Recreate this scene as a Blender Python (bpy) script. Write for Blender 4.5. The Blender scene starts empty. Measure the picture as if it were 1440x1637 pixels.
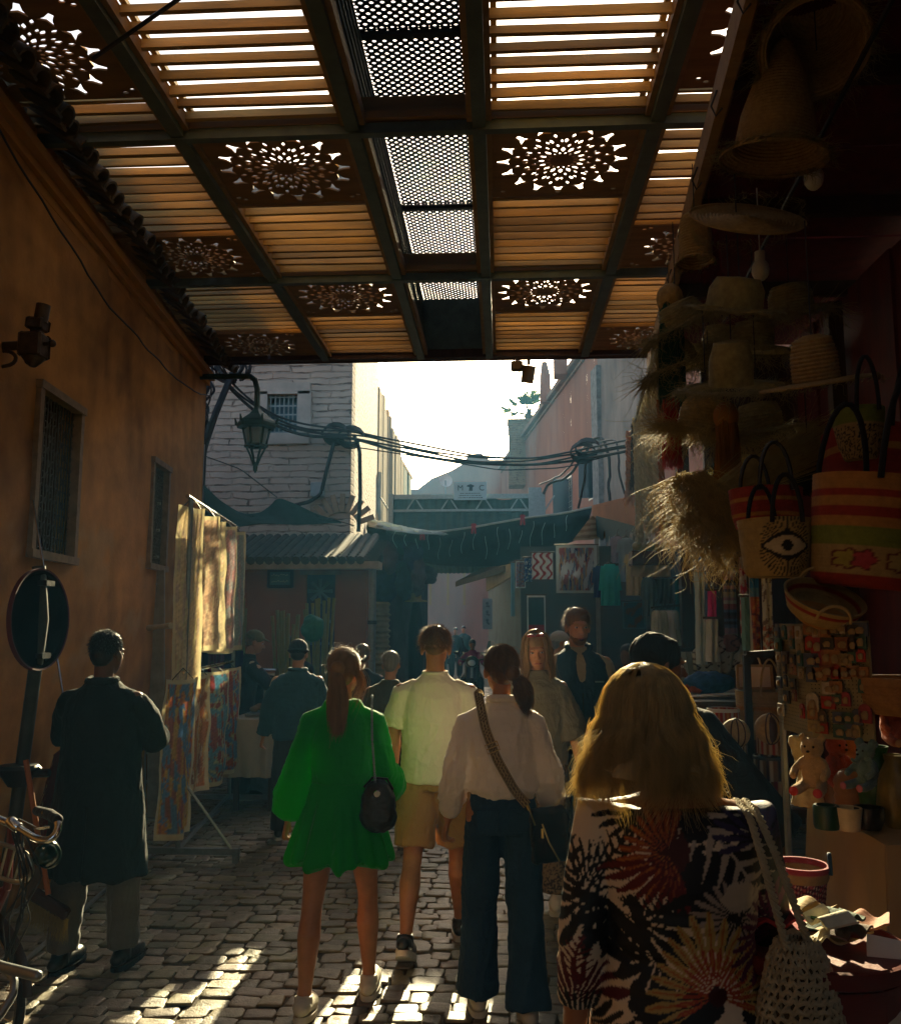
import bpy, math, random
import numpy as np
from mathutils import Vector, Matrix
R = math.radians; PI = math.pi; TAU = 2*PI
random.seed(7); rng = np.random.default_rng(7)
sc = bpy.context.scene; COL = sc.collection
# ---------------------------------------------------------------- camera, sky, sun, exposure
EYE = Vector((0, 0, 1.78)); PITCH, YAW, F = R(7.4), R(3.3), 1400.0
cam = bpy.data.cameras.new('camera'); co = bpy.data.objects.new('camera', cam); COL.objects.link(co)
co.location = EYE; co.rotation_euler = (PI/2 + PITCH, 0, YAW)
cam.sensor_fit = 'VERTICAL'; cam.sensor_height = 36; cam.lens = 36*F/1637
cam.clip_start = .05; cam.clip_end = 2000; sc.camera = co
SUN_EL, SUN_AZ = R(21.0), R(3.2)
w = bpy.data.worlds.new('World'); sc.world = w; w.use_nodes = True
nt = w.node_tree; nt.nodes.clear()
sky = nt.nodes.new('ShaderNodeTexSky'); sky.sky_type = 'NISHITA'; sky.sun_disc = False
sky.sun_elevation = SUN_EL; sky.sun_rotation = SUN_AZ; sky.air_density = 1.0; sky.dust_density = 4.0; sky.ozone_density = .3
bg = nt.nodes.new('ShaderNodeBackground'); bg.inputs[1].default_value = .072
out = nt.nodes.new('ShaderNodeOutputWorld'); nt.links.new(sky.outputs[0], bg.inputs[0]); nt.links.new(bg.outputs[0], out.inputs[0])
sl = bpy.data.lights.new('sun', 'SUN'); sl.energy = 5.0; sl.angle = R(.5); sl.color = (1, .84, .50)
so = bpy.data.objects.new('sun', sl); COL.objects.link(so)
SD = Vector((math.sin(SUN_AZ)*math.cos(SUN_EL), math.cos(SUN_AZ)*math.cos(SUN_EL), math.sin(SUN_EL)))
so.rotation_euler = SD.to_track_quat('Z', 'Y').to_euler(); so.location = (0, 30, 30)
sc.view_settings.view_transform = 'Standard'; sc.view_settings.look = 'None'
sc.view_settings.exposure = 1.72; sc.view_settings.gamma = 1.0
sc.render.engine = 'CYCLES'
cy = sc.cycles; cy.use_denoising = True; cy.max_bounces = 8; cy.diffuse_bounces = 4; cy.glossy_bounces = 3
cy.transmission_bounces = 4; cy.volume_bounces = 0; cy.transparent_max_bounces = 8; cy.caustics_reflective = False; cy.caustics_refractive = False
cy.sample_clamp_indirect = 6
try: cy.denoiser = 'OPENIMAGEDENOISE'
except Exception: pass
# ---------------------------------------------------------------- pixel -> place (the photograph is 1440 x 1637)
CM = Matrix.Rotation(YAW, 3, 'Z') @ Matrix.Rotation(PI/2 + PITCH, 3, 'X')
def ray(px, py): return CM @ Vector(((px-720)/F, (818.5-py)/F, -1))
def P(px, py, Y): d = ray(px, py); return EYE + d*(Y/d.y)              # at distance Y down the street
def G(px, py, z=0.): d = ray(px, py); return EYE + d*((z-EYE.z)/d.z)    # on the ground
# ---------------------------------------------------------------- tree of things
BASE = {}
def tag(o, label=None, cat=None, group=None, kind=None):
    if label: o['label'] = label
    if cat: o['category'] = cat
    if group: o['group'] = group
    if kind: o['kind'] = kind
    return o
def thing(name, label, cat, loc=(0, 0, 0), group=None):
    o = bpy.data.objects.new(name, None); COL.objects.link(o); o.location = Vector(loc); o.empty_display_size = .1
    BASE[o.name] = np.array(Vector(loc)); return tag(o, label, cat, group)
def copy_tree(o, loc=None, rz=None, label=None, parent=None, scale=None):
    c = o.copy(); COL.objects.link(c)
    if parent is not None: c.parent = parent
    for ch in list(o.children): copy_tree(ch, parent=c)
    if loc is not None: c.location = Vector(loc)
    if rz is not None: c.rotation_euler.z = rz
    if scale: c.scale = (scale,)*3 if not hasattr(scale, '__len__') else scale
    if label: c['label'] = label
    return c
# ---------------------------------------------------------------- mesh builder
def V3(p): return np.array((p[0], p[1], p[2]), float)
def rotm(rx=0, ry=0, rz=0): return np.array(Matrix.Rotation(rz, 3, 'Z') @ Matrix.Rotation(ry, 3, 'Y') @ Matrix.Rotation(rx, 3, 'X'))
def aim(d, up=(0, 0, 1)):
    d = V3(d); d = d/np.linalg.norm(d); u = V3(up)
    if abs(d @ u) > .98: u = np.array((1., 0, 0))
    x = np.cross(u, d); x /= np.linalg.norm(x); return np.stack([x, np.cross(d, x), d], 1)
class MB:
    def __init__(s): s.v, s.f, s.c, s.n = [], [], [], 0
    def add(s, v, f, col=None):
        v = np.asarray(v, float).reshape(-1, 3); k = s.n; s.v.append(v); s.n += len(v)
        s.f += [tuple(int(i)+k for i in q) for q in f]
        if col is None: col = (1, 1, 1)
        c = np.asarray(col, float)
        s.c.append(np.broadcast_to(c, (len(v), 3)) if c.ndim == 1 else c); return s
    def box(s, c, size, rot=None, col=None, bev=0):
        x, y, z = [a/2 for a in size]
        if bev:
            b = bev; pts = []; 
            for sx, sy in ((-1, -1), (1, -1), (1, 1), (-1, 1)):
                for k in ((x-b, y), (x, y-b)) if sx*sy > 0 else ((x, y-b), (x-b, y)): pts.append((sx*k[0], sy*k[1]))
            v = []
            for zz, i in ((-z, b), (-z+b, 0), (z-b, 0), (z, b)):
                for (a, d) in pts: v.append((a-math.copysign(i, a), d-math.copysign(i, d), zz))
            f = [tuple(range(7, -1, -1)), tuple(range(24, 32))]
            for r in range(3):
                for i in range(8): j = (i+1) % 8; f.append((r*8+i, r*8+j, r*8+8+j, r*8+8+i))
            v = np.array(v)
        else:
            v = np.array([(a, b, d) for d in (-z, z) for b in (-y, y) for a in (-x, x)])
            f = [(0, 2, 3, 1), (4, 5, 7, 6), (0, 1, 5, 4), (2, 6, 7, 3), (0, 4, 6, 2), (1, 3, 7, 5)]
        if rot is not None: v = v @ np.asarray(rot).T
        return s.add(v + V3(c), f, col)
    def beam(s, a, b, w, h, col=None, up=(0, 0, 1)):
        a, b = V3(a), V3(b); m = aim(b-a, up); return s.box((a+b)/2, (w, h, np.linalg.norm(b-a)), m, col)
    def tube(s, pts, r, n=8, col=None, flat=1., round_=False, up=None):
        p = np.array([V3(q) for q in pts]); m = len(p); r = np.broadcast_to(np.asarray(r, float), (m,)).copy()
        if round_:
            a, b = p[0]-p[1], p[-1]-p[-2]; a /= np.linalg.norm(a)+1e-9; b /= np.linalg.norm(b)+1e-9
            pa = [p[0]+a*r[0]*k for k in (.97, .7, .38)]; pb = [p[-1]+b*r[-1]*k for k in (.38, .7, .97)]
            q = (.24, .71, .925); r = np.r_[[r[0]*k for k in q], r, [r[-1]*k for k in q[::-1]]]; p = np.vstack([pa, p, pb]); m = len(p)
        t = np.gradient(p, axis=0); t /= np.linalg.norm(t, axis=1)[:, None]+1e-12
        u = V3(up) if up is not None else (np.array((0, 0, 1.)) if abs(t[0][2]) < .9 else np.array((0, 1., 0)))
        v = []; an = np.arange(n)*TAU/n
        for i in range(m):
            x = np.cross(u, t[i]); L = np.linalg.norm(x)
            if L < 1e-6: x = np.array((1., 0, 0)); L = 1
            x /= L; y = np.cross(t[i], x); u = y
            v.append(p[i] + r[i]*(np.cos(an)[:, None]*x + flat*np.sin(an)[:, None]*y))
        f = [(i*n+j, i*n+(j+1) % n, (i+1)*n+(j+1) % n, (i+1)*n+j) for i in range(m-1) for j in range(n)]
        f += [tuple(range(n-1, -1, -1)), tuple(range((m-1)*n, m*n))]
        c = col
        if c is not None and np.ndim(c) == 2: c = np.repeat(np.asarray(c), n, 0)
        return s.add(np.vstack(v), f, c)
    def rings(s, L, n=24, col=None, ex=2., cap=True):     # L: (x, y, z, rx, ry)
        an = np.arange(n)*TAU/n; c, d = np.cos(an), np.sin(an)
        cx = np.sign(c)*np.abs(c)**(2/ex); dy = np.sign(d)*np.abs(d)**(2/ex); v = []
        for (x, y, z, rx, ry) in L: v.append(np.stack([x+rx*cx, y+ry*dy, np.full(n, z)], 1))
        m = len(L); f = [(i*n+j, i*n+(j+1) % n, (i+1)*n+(j+1) % n, (i+1)*n+j) for i in range(m-1) for j in range(n)]
        if cap: f += [tuple(range(n-1, -1, -1)), tuple(range((m-1)*n, m*n))]
        return s.add(np.vstack(v), f, col)
    def lathe(s, prof, c=(0, 0, 0), n=24, rot=None, col=None, wob=0):
        an = np.arange(n)*TAU/n; v = []
        for k, (r, z) in enumerate(prof):
            rr = r*(1+wob*np.sin(an*5+k*.9)); v.append(np.stack([rr*np.cos(an), rr*np.sin(an), np.full(n, z)], 1))
        m = len(prof); f = [(i*n+j, i*n+(j+1) % n, (i+1)*n+(j+1) % n, (i+1)*n+j) for i in range(m-1) for j in range(n)]
        v = np.vstack(v)
        if rot is not None: v = v @ np.asarray(rot).T
        if col is not None and np.ndim(col) == 2: col = np.repeat(np.asarray(col), n, 0)
        return s.add(v + V3(c), f, col)
    def ell(s, c, r, rot=None, n=16, col=None):
        m = max(6, n//2+2); th = np.linspace(.02, PI-.02, m); an = np.arange(n)*TAU/n
        v = np.stack([np.outer(np.sin(th), np.cos(an)), np.outer(np.sin(th), np.sin(an)), np.outer(-np.cos(th), np.ones(n))], 2).reshape(-1, 3)*np.array(r if hasattr(r, '__len__') else (r,)*3)
        if rot is not None: v = v @ np.asarray(rot).T
        f = [(i*n+j, i*n+(j+1) % n, (i+1)*n+(j+1) % n, (i+1)*n+j) for i in range(m-1) for j in range(n)]
        f += [tuple(range(n-1, -1, -1)), tuple(range((m-1)*n, m*n))]
        return s.add(v + V3(c), f, col)
    def sheet(s, fn, nu, nv, col=None, thick=0):          # fn(U, V) -> X, Y, Z ; col(U, V) -> (.., 3)
        U, V = np.meshgrid(np.linspace(0, 1, nu), np.linspace(0, 1, nv)); X = np.stack(np.broadcast_arrays(*fn(U, V)), -1).astype(float)
        c = None if col is None else (np.asarray(col(U, V)).reshape(-1, 3) if callable(col) else col)
        f = [(i*nu+j, i*nu+j+1, (i+1)*nu+j+1, (i+1)*nu+j) for i in range(nv-1) for j in range(nu-1)]
        v = X.reshape(-1, 3)
        if thick:
            du = np.gradient(X, axis=1); dv = np.gradient(X, axis=0); nn = np.cross(du, dv).reshape(-1, 3); nn /= np.linalg.norm(nn, axis=1)[:, None]+1e-12
            N = nu*nv; v = np.vstack([v, v-nn*thick]); f = [q[::-1] for q in [tuple(a+N for a in q) for q in f]] + f
            e = [(j, j+1) for j in range(nu-1)] + [((nv-1)*nu+j+1, (nv-1)*nu+j) for j in range(nu-1)] + [((i+1)*nu, i*nu) for i in range(nv-1)] + [(i*nu+nu-1, (i+1)*nu+nu-1) for i in range(nv-1)]
            f += [(b, a, a+N, b+N) for a, b in e]
            if c is not None and np.ndim(c) == 2: c = np.vstack([c, c])
        return s.add(v, f, c)
    def prism(s, poly, d, col=None):                      # flat polygon (3-D points) pushed along d
        p = np.array([V3(q) for q in poly]); n = len(p); d = V3(d)
        return s.add(np.vstack([p, p+d]), [tuple(range(n-1, -1, -1)), tuple(range(n, 2*n))] + [(i, (i+1) % n, (i+1) % n+n, i+n) for i in range(n)], col)
    def mesh(s, name):
        v = np.vstack(s.v) if s.v else np.zeros((0, 3)); me = bpy.data.meshes.new(name); me.from_pydata(v.tolist(), [], s.f)
        return me
    def build(s, name, m, parent=None, smooth=True, voxel=0, it=3, disp=None, color=None, w=True):
        off = BASE.get(root_of(parent).name, np.zeros(3)) if (parent is not None and w) else np.zeros(3)
        if s.v: s.v = [np.vstack(s.v)-off]
        me = s.mesh(name)
        if voxel:
            me.update(); o = bpy.data.objects.new('tmp', me); COL.objects.link(o)
            r = o.modifiers.new('r', 'REMESH'); r.mode = 'VOXEL'; r.voxel_size = voxel; r.use_smooth_shade = True
            if it: q = o.modifiers.new('s', 'SMOOTH'); q.iterations = it; q.factor = .5
            dg = bpy.context.evaluated_depsgraph_get(); me2 = bpy.data.meshes.new_from_object(o.evaluated_get(dg)); me2.name = name
            bpy.data.objects.remove(o); bpy.data.meshes.remove(me); me = me2
            n = len(me.vertices); a = np.empty(n*3); me.vertices.foreach_get('co', a); a = a.reshape(-1, 3)
            if disp is not None:
                nn = np.empty(n*3); me.vertices.foreach_get('normal', nn); nn = nn.reshape(-1, 3)
                a = a + nn*disp(a+off)[:, None]; me.vertices.foreach_set('co', a.ravel())
            if color is not None: c = color(a+off)
            else: c = None
        else:
            c = np.vstack(s.c) if s.c else None
            if color is not None: c = color(np.vstack(s.v)+off)
            if c is not None and np.all(c == 1): c = None
            if c is None: pass
        if c is not None:
            at = me.color_attributes.new('Col', 'FLOAT_COLOR', 'POINT'); at.data.foreach_set('color', np.c_[c, np.ones(len(c))].astype(np.float32).ravel())
        me.update()
        if smooth and not voxel:
            me.polygons.foreach_set('use_smooth', [True]*len(me.polygons))
            if smooth is True:
                try: me.set_sharp_from_angle(angle=R(40))
                except Exception: pass
        elif smooth: me.polygons.foreach_set('use_smooth', [True]*len(me.polygons))
        me.materials.append(m); o = bpy.data.objects.new(name, me); COL.objects.link(o)
        if parent is not None: o.parent = parent
        return o
def root_of(o):
    while o is not None and o.parent is not None: o = o.parent
    return o
def one(name, mb, m, label, cat, group=None, **k): return tag(mb.build(name, m, **k), label, cat, group)
# ---------------------------------------------------------------- materials
MATS = {}
def mat(name, col=(.5, .5, .5), rough=.8, var=.25, scale=6., bump=.15, bscale=60., metal=0., trans=0., vc=False, col2=None, spec=.4, weave=0, stretch=(1, 1, 1), emit=0, sheen=0, sss=0, wrk=0):
    if name in MATS: return MATS[name]
    m = bpy.data.materials.new(name); m.use_nodes = True; t = m.node_tree; N = t.nodes; L = t.links; b = N['Principled BSDF']
    b.inputs['Roughness'].default_value = rough; b.inputs['Metallic'].default_value = metal; b.inputs['Specular IOR Level'].default_value = spec
    tc = N.new('ShaderNodeTexCoord'); mp = N.new('ShaderNodeMapping'); L.new(tc.outputs['Object'], mp.inputs[0]); mp.inputs['Scale'].default_value = stretch
    def noise(sc_, det=6, ro=.6):
        n = N.new('ShaderNodeTexNoise'); n.inputs['Scale'].default_value = sc_; n.inputs['Detail'].default_value = det; n.inputs['Roughness'].default_value = ro; L.new(mp.outputs[0], n.inputs[0]); return n
    src = None
    if vc:
        a = N.new('ShaderNodeAttribute'); a.attribute_name = 'Col'; mx = N.new('ShaderNodeMix'); mx.data_type = 'RGBA'; mx.blend_type = 'MULTIPLY'; mx.inputs[0].default_value = 1
        L.new(a.outputs['Color'], mx.inputs[6]); mx.inputs[7].default_value = (*col, 1); src = mx.outputs[2]
    n1 = noise(scale); rp = N.new('ShaderNodeMapRange'); L.new(n1.outputs[0], rp.inputs[0]); rp.inputs[1].default_value = .3; rp.inputs[2].default_value = .7
    mx = N.new('ShaderNodeMix'); mx.data_type = 'RGBA'
    if vc or col2 is None:
        mx.blend_type = 'MULTIPLY'; mx.inputs[0].default_value = 1
        rp.inputs[3].default_value = 1-var; rp.inputs[4].default_value = 1+var*.6
        if src: L.new(src, mx.inputs[6])
        else: mx.inputs[6].default_value = (*col, 1)
        L.new(rp.outputs[0], mx.inputs[7])
    else:
        L.new(rp.outputs[0], mx.inputs[0]); mx.inputs[6].default_value = (*col, 1); mx.inputs[7].default_value = (*col2, 1)
    L.new(mx.outputs[2], b.inputs['Base Color'])
    if bump or weave:
        bp = N.new('ShaderNodeBump'); bp.inputs['Strength'].default_value = bump or weave; bp.inputs['Distance'].default_value = .01
        n2 = noise(bscale, 5, .65); h = n2.outputs[0]
        if weave:
            wv = N.new('ShaderNodeTexWave'); wv.inputs['Scale'].default_value = bscale; wv.bands_direction = 'Z'; wv.inputs['Distortion'].default_value = 2; L.new(mp.outputs[0], wv.inputs[0])
            ad = N.new('ShaderNodeMath'); ad.operation = 'ADD'; L.new(wv.outputs[0], ad.inputs[0]); L.new(h, ad.inputs[1]); h = ad.outputs[0]
        L.new(h, bp.inputs['Height']); L.new(bp.outputs[0], b.inputs['Normal'])
        if wrk:
            m3 = N.new('ShaderNodeMapping'); L.new(tc.outputs['Object'], m3.inputs[0]); m3.inputs['Scale'].default_value = (1, 1, .55); n3 = N.new('ShaderNodeTexNoise'); n3.inputs['Scale'].default_value = 7; n3.inputs['Detail'].default_value = 3; n3.inputs['Distortion'].default_value = 1.6; L.new(m3.outputs[0], n3.inputs[0])
            sb = N.new('ShaderNodeMath'); sb.operation = 'SUBTRACT'; L.new(n3.outputs[0], sb.inputs[0]); sb.inputs[1].default_value = .5; ab = N.new('ShaderNodeMath'); ab.operation = 'ABSOLUTE'; L.new(sb.outputs[0], ab.inputs[0]); pw = N.new('ShaderNodeMath'); pw.operation = 'POWER'; L.new(ab.outputs[0], pw.inputs[0]); pw.inputs[1].default_value = .6
            b3 = N.new('ShaderNodeBump'); b3.inputs['Strength'].default_value = wrk; b3.inputs['Distance'].default_value = .05; b3.invert = True; L.new(pw.outputs[0], b3.inputs['Height']); L.new(bp.outputs[0], b3.inputs['Normal']); L.new(b3.outputs[0], b.inputs['Normal'])
    if sheen: b.inputs['Sheen Weight'].default_value = min(1, sheen*.7); b.inputs['Sheen Roughness'].default_value = .35
    if sss: b.inputs['Subsurface Weight'].default_value = sss; b.inputs['Subsurface Radius'].default_value = (.03, .012, .006); b.inputs['Subsurface Scale'].default_value = 1
    if emit: L.new(mx.outputs[2], b.inputs['Emission Color']); b.inputs['Emission Strength'].default_value = emit
    if trans:
        tr = N.new('ShaderNodeBsdfTranslucent'); L.new(mx.outputs[2], tr.inputs[0]); ms = N.new('ShaderNodeMixShader'); ms.inputs[0].default_value = trans
        L.new(b.outputs[0], ms.inputs[1]); L.new(tr.outputs[0], ms.inputs[2]); L.new(ms.outputs[0], N['Material Output'].inputs[0])
    MATS[name] = m; return m
def vcm(name, **k): return mat(name, (1, 1, 1), vc=True, **k)
def fbm(p, s=1., seed=0, oct_=4):                          # cheap smooth noise, about -1..1
    r = np.random.default_rng(seed); p = np.asarray(p)*s; o = np.zeros(p.shape[:-1]); a = 1.
    for k in range(oct_):
        for j in range(3):
            d = r.normal(size=p.shape[-1]); d /= np.linalg.norm(d); o = o + a*np.sin(p @ d*TAU*(.8+.5*r.random()) + r.random()*TAU + 1.3*np.sin(p @ r.normal(size=p.shape[-1])*2+j))
        p = p*2.03; a *= .5
    return o/4.2
def img_uv(U, V): return np.stack([U, V], -1)
# ================================================================ THE SETTING
def wallx(Y): return -2.45 - .113*Y
def rbx(Y): return 6.9 - .128*Y
CR = 1.0 ; 
def beamx(Y): return .71 + .0886*Y
M_PL = mat('ochre_plaster', (.50, .23, .045), .92, col2=(.36, .16, .03), scale=1.3, bump=.35, bscale=22, stretch=(1, 1, .5))
M_PK = mat('pink_plaster', (.46, .20, .125), .95, col2=(.33, .15, .10), scale=.9, bump=.5, bscale=6, stretch=(1, 1, .35))
M_GP = mat('grey_plaster', (.36, .28, .23), .95, col2=(.2, .17, .15), scale=1.6, bump=.8, bscale=5, stretch=(1, 1, .5))
M_PINE = mat('pine', (.36, .215, .075), .7, col2=(.24, .13, .045), scale=3, bump=.2, bscale=50, stretch=(.25, 4, 4))
M_PLY = mat('plywood', (.27, .145, .045), .75, var=.3, scale=4, bump=.1, bscale=30, stretch=(.4, 3, 3))
M_GRN = mat('green_grey_paint', (.10, .13, .10), .55, var=.3, scale=7, bump=.12)
M_IRON = mat('black_iron', (.025, .024, .024), .5, var=.3, scale=20, bump=.3, metal=.3)
M_BRZ = mat('aged_bronze', (.09, .06, .035), .45, var=.4, scale=25, bump=.3, metal=.6)
M_DKW = mat('dark_wood', (.07, .032, .018), .7, col2=(.035, .017, .01), scale=4, bump=.3, bscale=30, stretch=(3, 3, .4))
M_RDW = mat('red_painted_wood', (.16, .016, .01), .7, col2=(.08, .01, .008), scale=3, bump=.3, bscale=25, stretch=(3, 3, .5))
M_TILE = mat('clay_tile', (.13, .09, .05), .85, col2=(.06, .055, .035), scale=9, bump=.6, bscale=20)
M_STONE = vcm('cobble', rough=.45, var=.35, scale=22, bump=.5, bscale=90, spec=.5)
M_GROUT = mat('grout', (.06, .048, .03), .95, var=.5, scale=15, bump=.5)
M_CABLE = mat('black_cable', (.02, .022, .024), .5, var=.2, scale=9, bump=0)
M_GLASS = mat('dark_glass', (.02, .03, .035), .15, var=.3, scale=3, bump=.05, spec=.6)
M_BLKC = mat('black_shade_cloth', (.022, .05, .052), .8, var=.3, scale=3, bump=.3, bscale=15, trans=.12)
M_WHT = mat('white_paint', (.75, .74, .7), .6, var=.15, scale=10, bump=.1)
M_CHR = mat('chrome', (.6, .6, .58), .18, var=.1, scale=30, bump=.05, metal=1.)
M_STL = mat('grey_steel', (.25, .27, .27), .4, var=.2, scale=20, bump=.1, metal=.7)
# brick, whitewashed
def brick_mat(name, c1, c2, mortar, sx, sz, dist=.05):
    m = mat(name, c1, .9, col2=c2, scale=2.5, bump=.5, bscale=30); t = m.node_tree; N = t.nodes; L = t.links; b = N['Principled BSDF']
    tc = N.new('ShaderNodeTexCoord'); sp = N.new('ShaderNodeSeparateXYZ'); L.new(tc.outputs['Object'], sp.inputs[0])
    ad = N.new('ShaderNodeMath'); L.new(sp.outputs[0], ad.inputs[0]); L.new(sp.outputs[1], ad.inputs[1]); cb = N.new('ShaderNodeCombineXYZ'); L.new(ad.outputs[0], cb.inputs[0]); L.new(sp.outputs[2], cb.inputs[1])
    nz = N.new('ShaderNodeTexNoise'); nz.inputs['Scale'].default_value = 3; nz.inputs['Detail'].default_value = 4; L.new(tc.outputs['Object'], nz.inputs[0])
    sc_ = N.new('ShaderNodeVectorMath'); sc_.operation = 'MULTIPLY_ADD'; L.new(nz.outputs['Color'], sc_.inputs[0]); sc_.inputs[1].default_value = (dist*3, dist, 0); L.new(cb.outputs[0], sc_.inputs[2])
    br = N.new('ShaderNodeTexBrick'); L.new(sc_.outputs[0], br.inputs[0]); br.inputs['Scale'].default_value = 1; br.inputs['Brick Width'].default_value = sx; br.inputs['Row Height'].default_value = sz
    br.inputs['Mortar Size'].default_value = sz*.16; br.inputs['Mortar Smooth'].default_value = .6; br.inputs['Color1'].default_value = (1, 1, 1, 1); br.inputs['Color2'].default_value = (.9, .9, .9, 1); br.inputs['Mortar'].default_value = (0, 0, 0, 1)
    n2 = N.new('ShaderNodeTexNoise'); n2.inputs['Scale'].default_value = 4.; n2.inputs['Detail'].default_value = 6; L.new(tc.outputs['Object'], n2.inputs[0])
    r2 = N.new('ShaderNodeMapRange'); L.new(n2.outputs[0], r2.inputs[0]); r2.inputs[1].default_value = .47; r2.inputs[2].default_value = .6
    ml = N.new('ShaderNodeMath'); ml.operation = 'MULTIPLY'; L.new(br.outputs['Fac'], ml.inputs[0]); L.new(r2.outputs[0], ml.inputs[1])
    old = b.inputs['Base Color'].links[0].from_socket; mx = N.new('ShaderNodeMix'); mx.data_type = 'RGBA'; L.new(ml.outputs[0], mx.inputs[0]); L.new(old, mx.inputs[6]); mx.inputs[7].default_value = (*mortar, 1); L.new(mx.outputs[2], b.inputs['Base Color'])
    b2 = N.new('ShaderNodeBump'); b2.inputs['Distance'].default_value = .05; b2.inputs['Strength'].default_value = .9; b2.invert = True; L.new(br.outputs['Fac'], b2.inputs['Height']); L.new(b.inputs['Normal'].links[0].from_socket, b2.inputs['Normal']); L.new(b2.outputs[0], b.inputs['Normal'])
    return m
M_BRK = brick_mat('whitewashed_brick', (.58, .47, .38), (.44, .36, .30), (.20, .16, .13),   .62, .105, .10)
M_BRK2 = brick_mat('old_brick', (.42, .29, .17), (.3, .2, .12), (.12, .08, .05), .3, .09)
# ---- ground and cobbled paving
m = MB(); m.sheet(lambda U, V: (U*150-75, V*170-30, U*0-.0105), 2, 2); tag(m.build('ground', M_GROUT), kind='structure')
def paving():
    m = MB(); r = np.random.default_rng(3); V = []; Cc = []; Fq = []; k = 0; Y = 2.2; row = 0
    an = np.array([(-1, -.72), (-.8, -1), (.8, -1), (1, -.72), (1, .72), (.8, 1), (-.8, 1), (-1, .72)])
    while Y < 26:
        h = .108+.012*math.sin(row*2.3) if Y < 12 else .2; x = -4.9 + r.random()*.2; row += 1
        while x < 3.6:
            wd = r.uniform(.085, .175) * (1 if Y < 12 else 1.5); cx = x+wd/2; cyy = Y+h/2 + .07*math.sin(cx*1.7+Y*.35) + .015*r.normal()
            hw, hh = wd/2-.0025, h/2-.002; rot = r.normal()*.035; tilt = r.normal(size=2)*.028; up = r.normal()*.0035
            jit = r.normal(size=(8, 2))*.0045; base = an*(hw, hh)+jit
            lv = []
            for sc2, z in ((1., -.012), (1., -.005), (.97, -.0008), (.9, .0008), (.5, .0012)):
                q = base*np.array([1-(1-sc2)*.12/wd*1.2, 1-(1-sc2)]); lv.append(np.c_[q, np.full(8, z)+(r.normal(size=8)*.0016 if z > -.01 else 0)])
            q = np.vstack(lv+[[(0, 0, .0012)]]); q[:, 2] += up + q[:, 0]*tilt[0]+q[:, 1]*tilt[1]
            c, s = math.cos(rot), math.sin(rot); qx = q[:, 0]*c-q[:, 1]*s+cx; qy = q[:, 0]*s+q[:, 1]*c+cyy
            V.append(np.c_[qx, qy, q[:, 2]]); b = r.uniform(.6, 1.25); col = np.array((.20, .165, .10))*b*(1+r.normal(size=3)*.05); Cc.append(np.tile(col, (41, 1)))
            for a in range(4): Fq += [(k+a*8+i, k+a*8+(i+1) % 8, k+a*8+8+(i+1) % 8, k+a*8+8+i) for i in range(8)]
            Fq += [(k+32+i, k+32+(i+1) % 8, k+40) for i in range(8)]; k += 41; x += wd+.001
        Y += h
    m.add(np.vstack(V), Fq, np.vstack(Cc)); tag(m.build('cobbled_paving', M_STONE, smooth=2), kind='structure')
paving()
# ---- slatted canopy over the street
YB = [-6.95, -4.5, -2.05, .4, 2.85, 5.3, 7.75, 10.2]; ZR = 5.0; XB = [-2.10, -.94, -.12, 1.015]
def rose_curve(x0, x1, y0, y1, name, parent):
    cu = bpy.data.curves.new('c', 'CURVE'); cu.dimensions = '2D'; cu.fill_mode = 'BOTH'; cu.extrude = .006; r = random.Random(int(x0*97+y0*31))
    def sp(pts):
        s = cu.splines.new('POLY'); s.points.add(len(pts)-1); s.use_cyclic_u = True
        for q, (a, b) in zip(s.points, pts): q.co = (a, b, 0, 1)
    sp([(x0, y0), (x1, y0), (x1, y1), (x0, y1)]); cx = max(x0, x1-1.15)/2+min(x1, max(x0, x1-1.15)+1.15)/2; cyy = (y0+y1)/2
    cx = (x0+x1)/2; 
    arrow = [(-.075, -.055), (0, -.02), (.075, -.055), (.034, .012), (.022, .085), (-.022, .085), (-.034, .012)]; drop = [(0, -.036), (.018, -.01), (.013, .018), (0, .038), (-.013, .018), (-.018, -.01)]
    n = 16; K = min(1., (y1-y0)/1.0, (x1-x0)/1.05)
    for rad, shp, sx, ph in ((.415, arrow, .75, 0), (.335, drop, .8, .5), (.27, drop, .9, .15), (.265, drop, .7, .85), (.205, drop, .7, .5), (.15, drop, 1., 0), (.10, drop, .55, .5)):
        for i in range(n):
            a = (i+ph)*TAU/n; c, s = math.cos(a), math.sin(a); q = [(cx+K*((rad+py*sx)*c-px*sx*s), cyy+K*((rad+py*sx)*s+px*sx*c)) for px, py in shp]
            if min(p[0] for p in q) > x0+.02 and max(p[0] for p in q) < x1-.02: sp(q)
    for sx, sy in ((1, 1), (1, -1), (-1, 1), (-1, -1)):
        for dx, dy in ((.46, .41), (.41, .44)):
            px, py = cx+sx*dx, cyy+sy*dy*K
            if x0+.04 < px < x1-.04 and y0+.03 < py < y1-.03: sp([(px+.02*math.cos(k*TAU/6), py+.013*math.sin(k*TAU/6)) for k in range(6)])
    o = bpy.data.objects.new('t', cu); COL.objects.link(o); dg = bpy.context.evaluated_depsgraph_get(); me = bpy.data.meshes.new_from_object(o.evaluated_get(dg)); bpy.data.objects.remove(o)
    me.materials.clear(); me.materials.append(M_PLY); me.name = name; o = bpy.data.objects.new(name, me); COL.objects.link(o); o.parent = parent; o.location = (0, 0, ZR+.03) 
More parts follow.
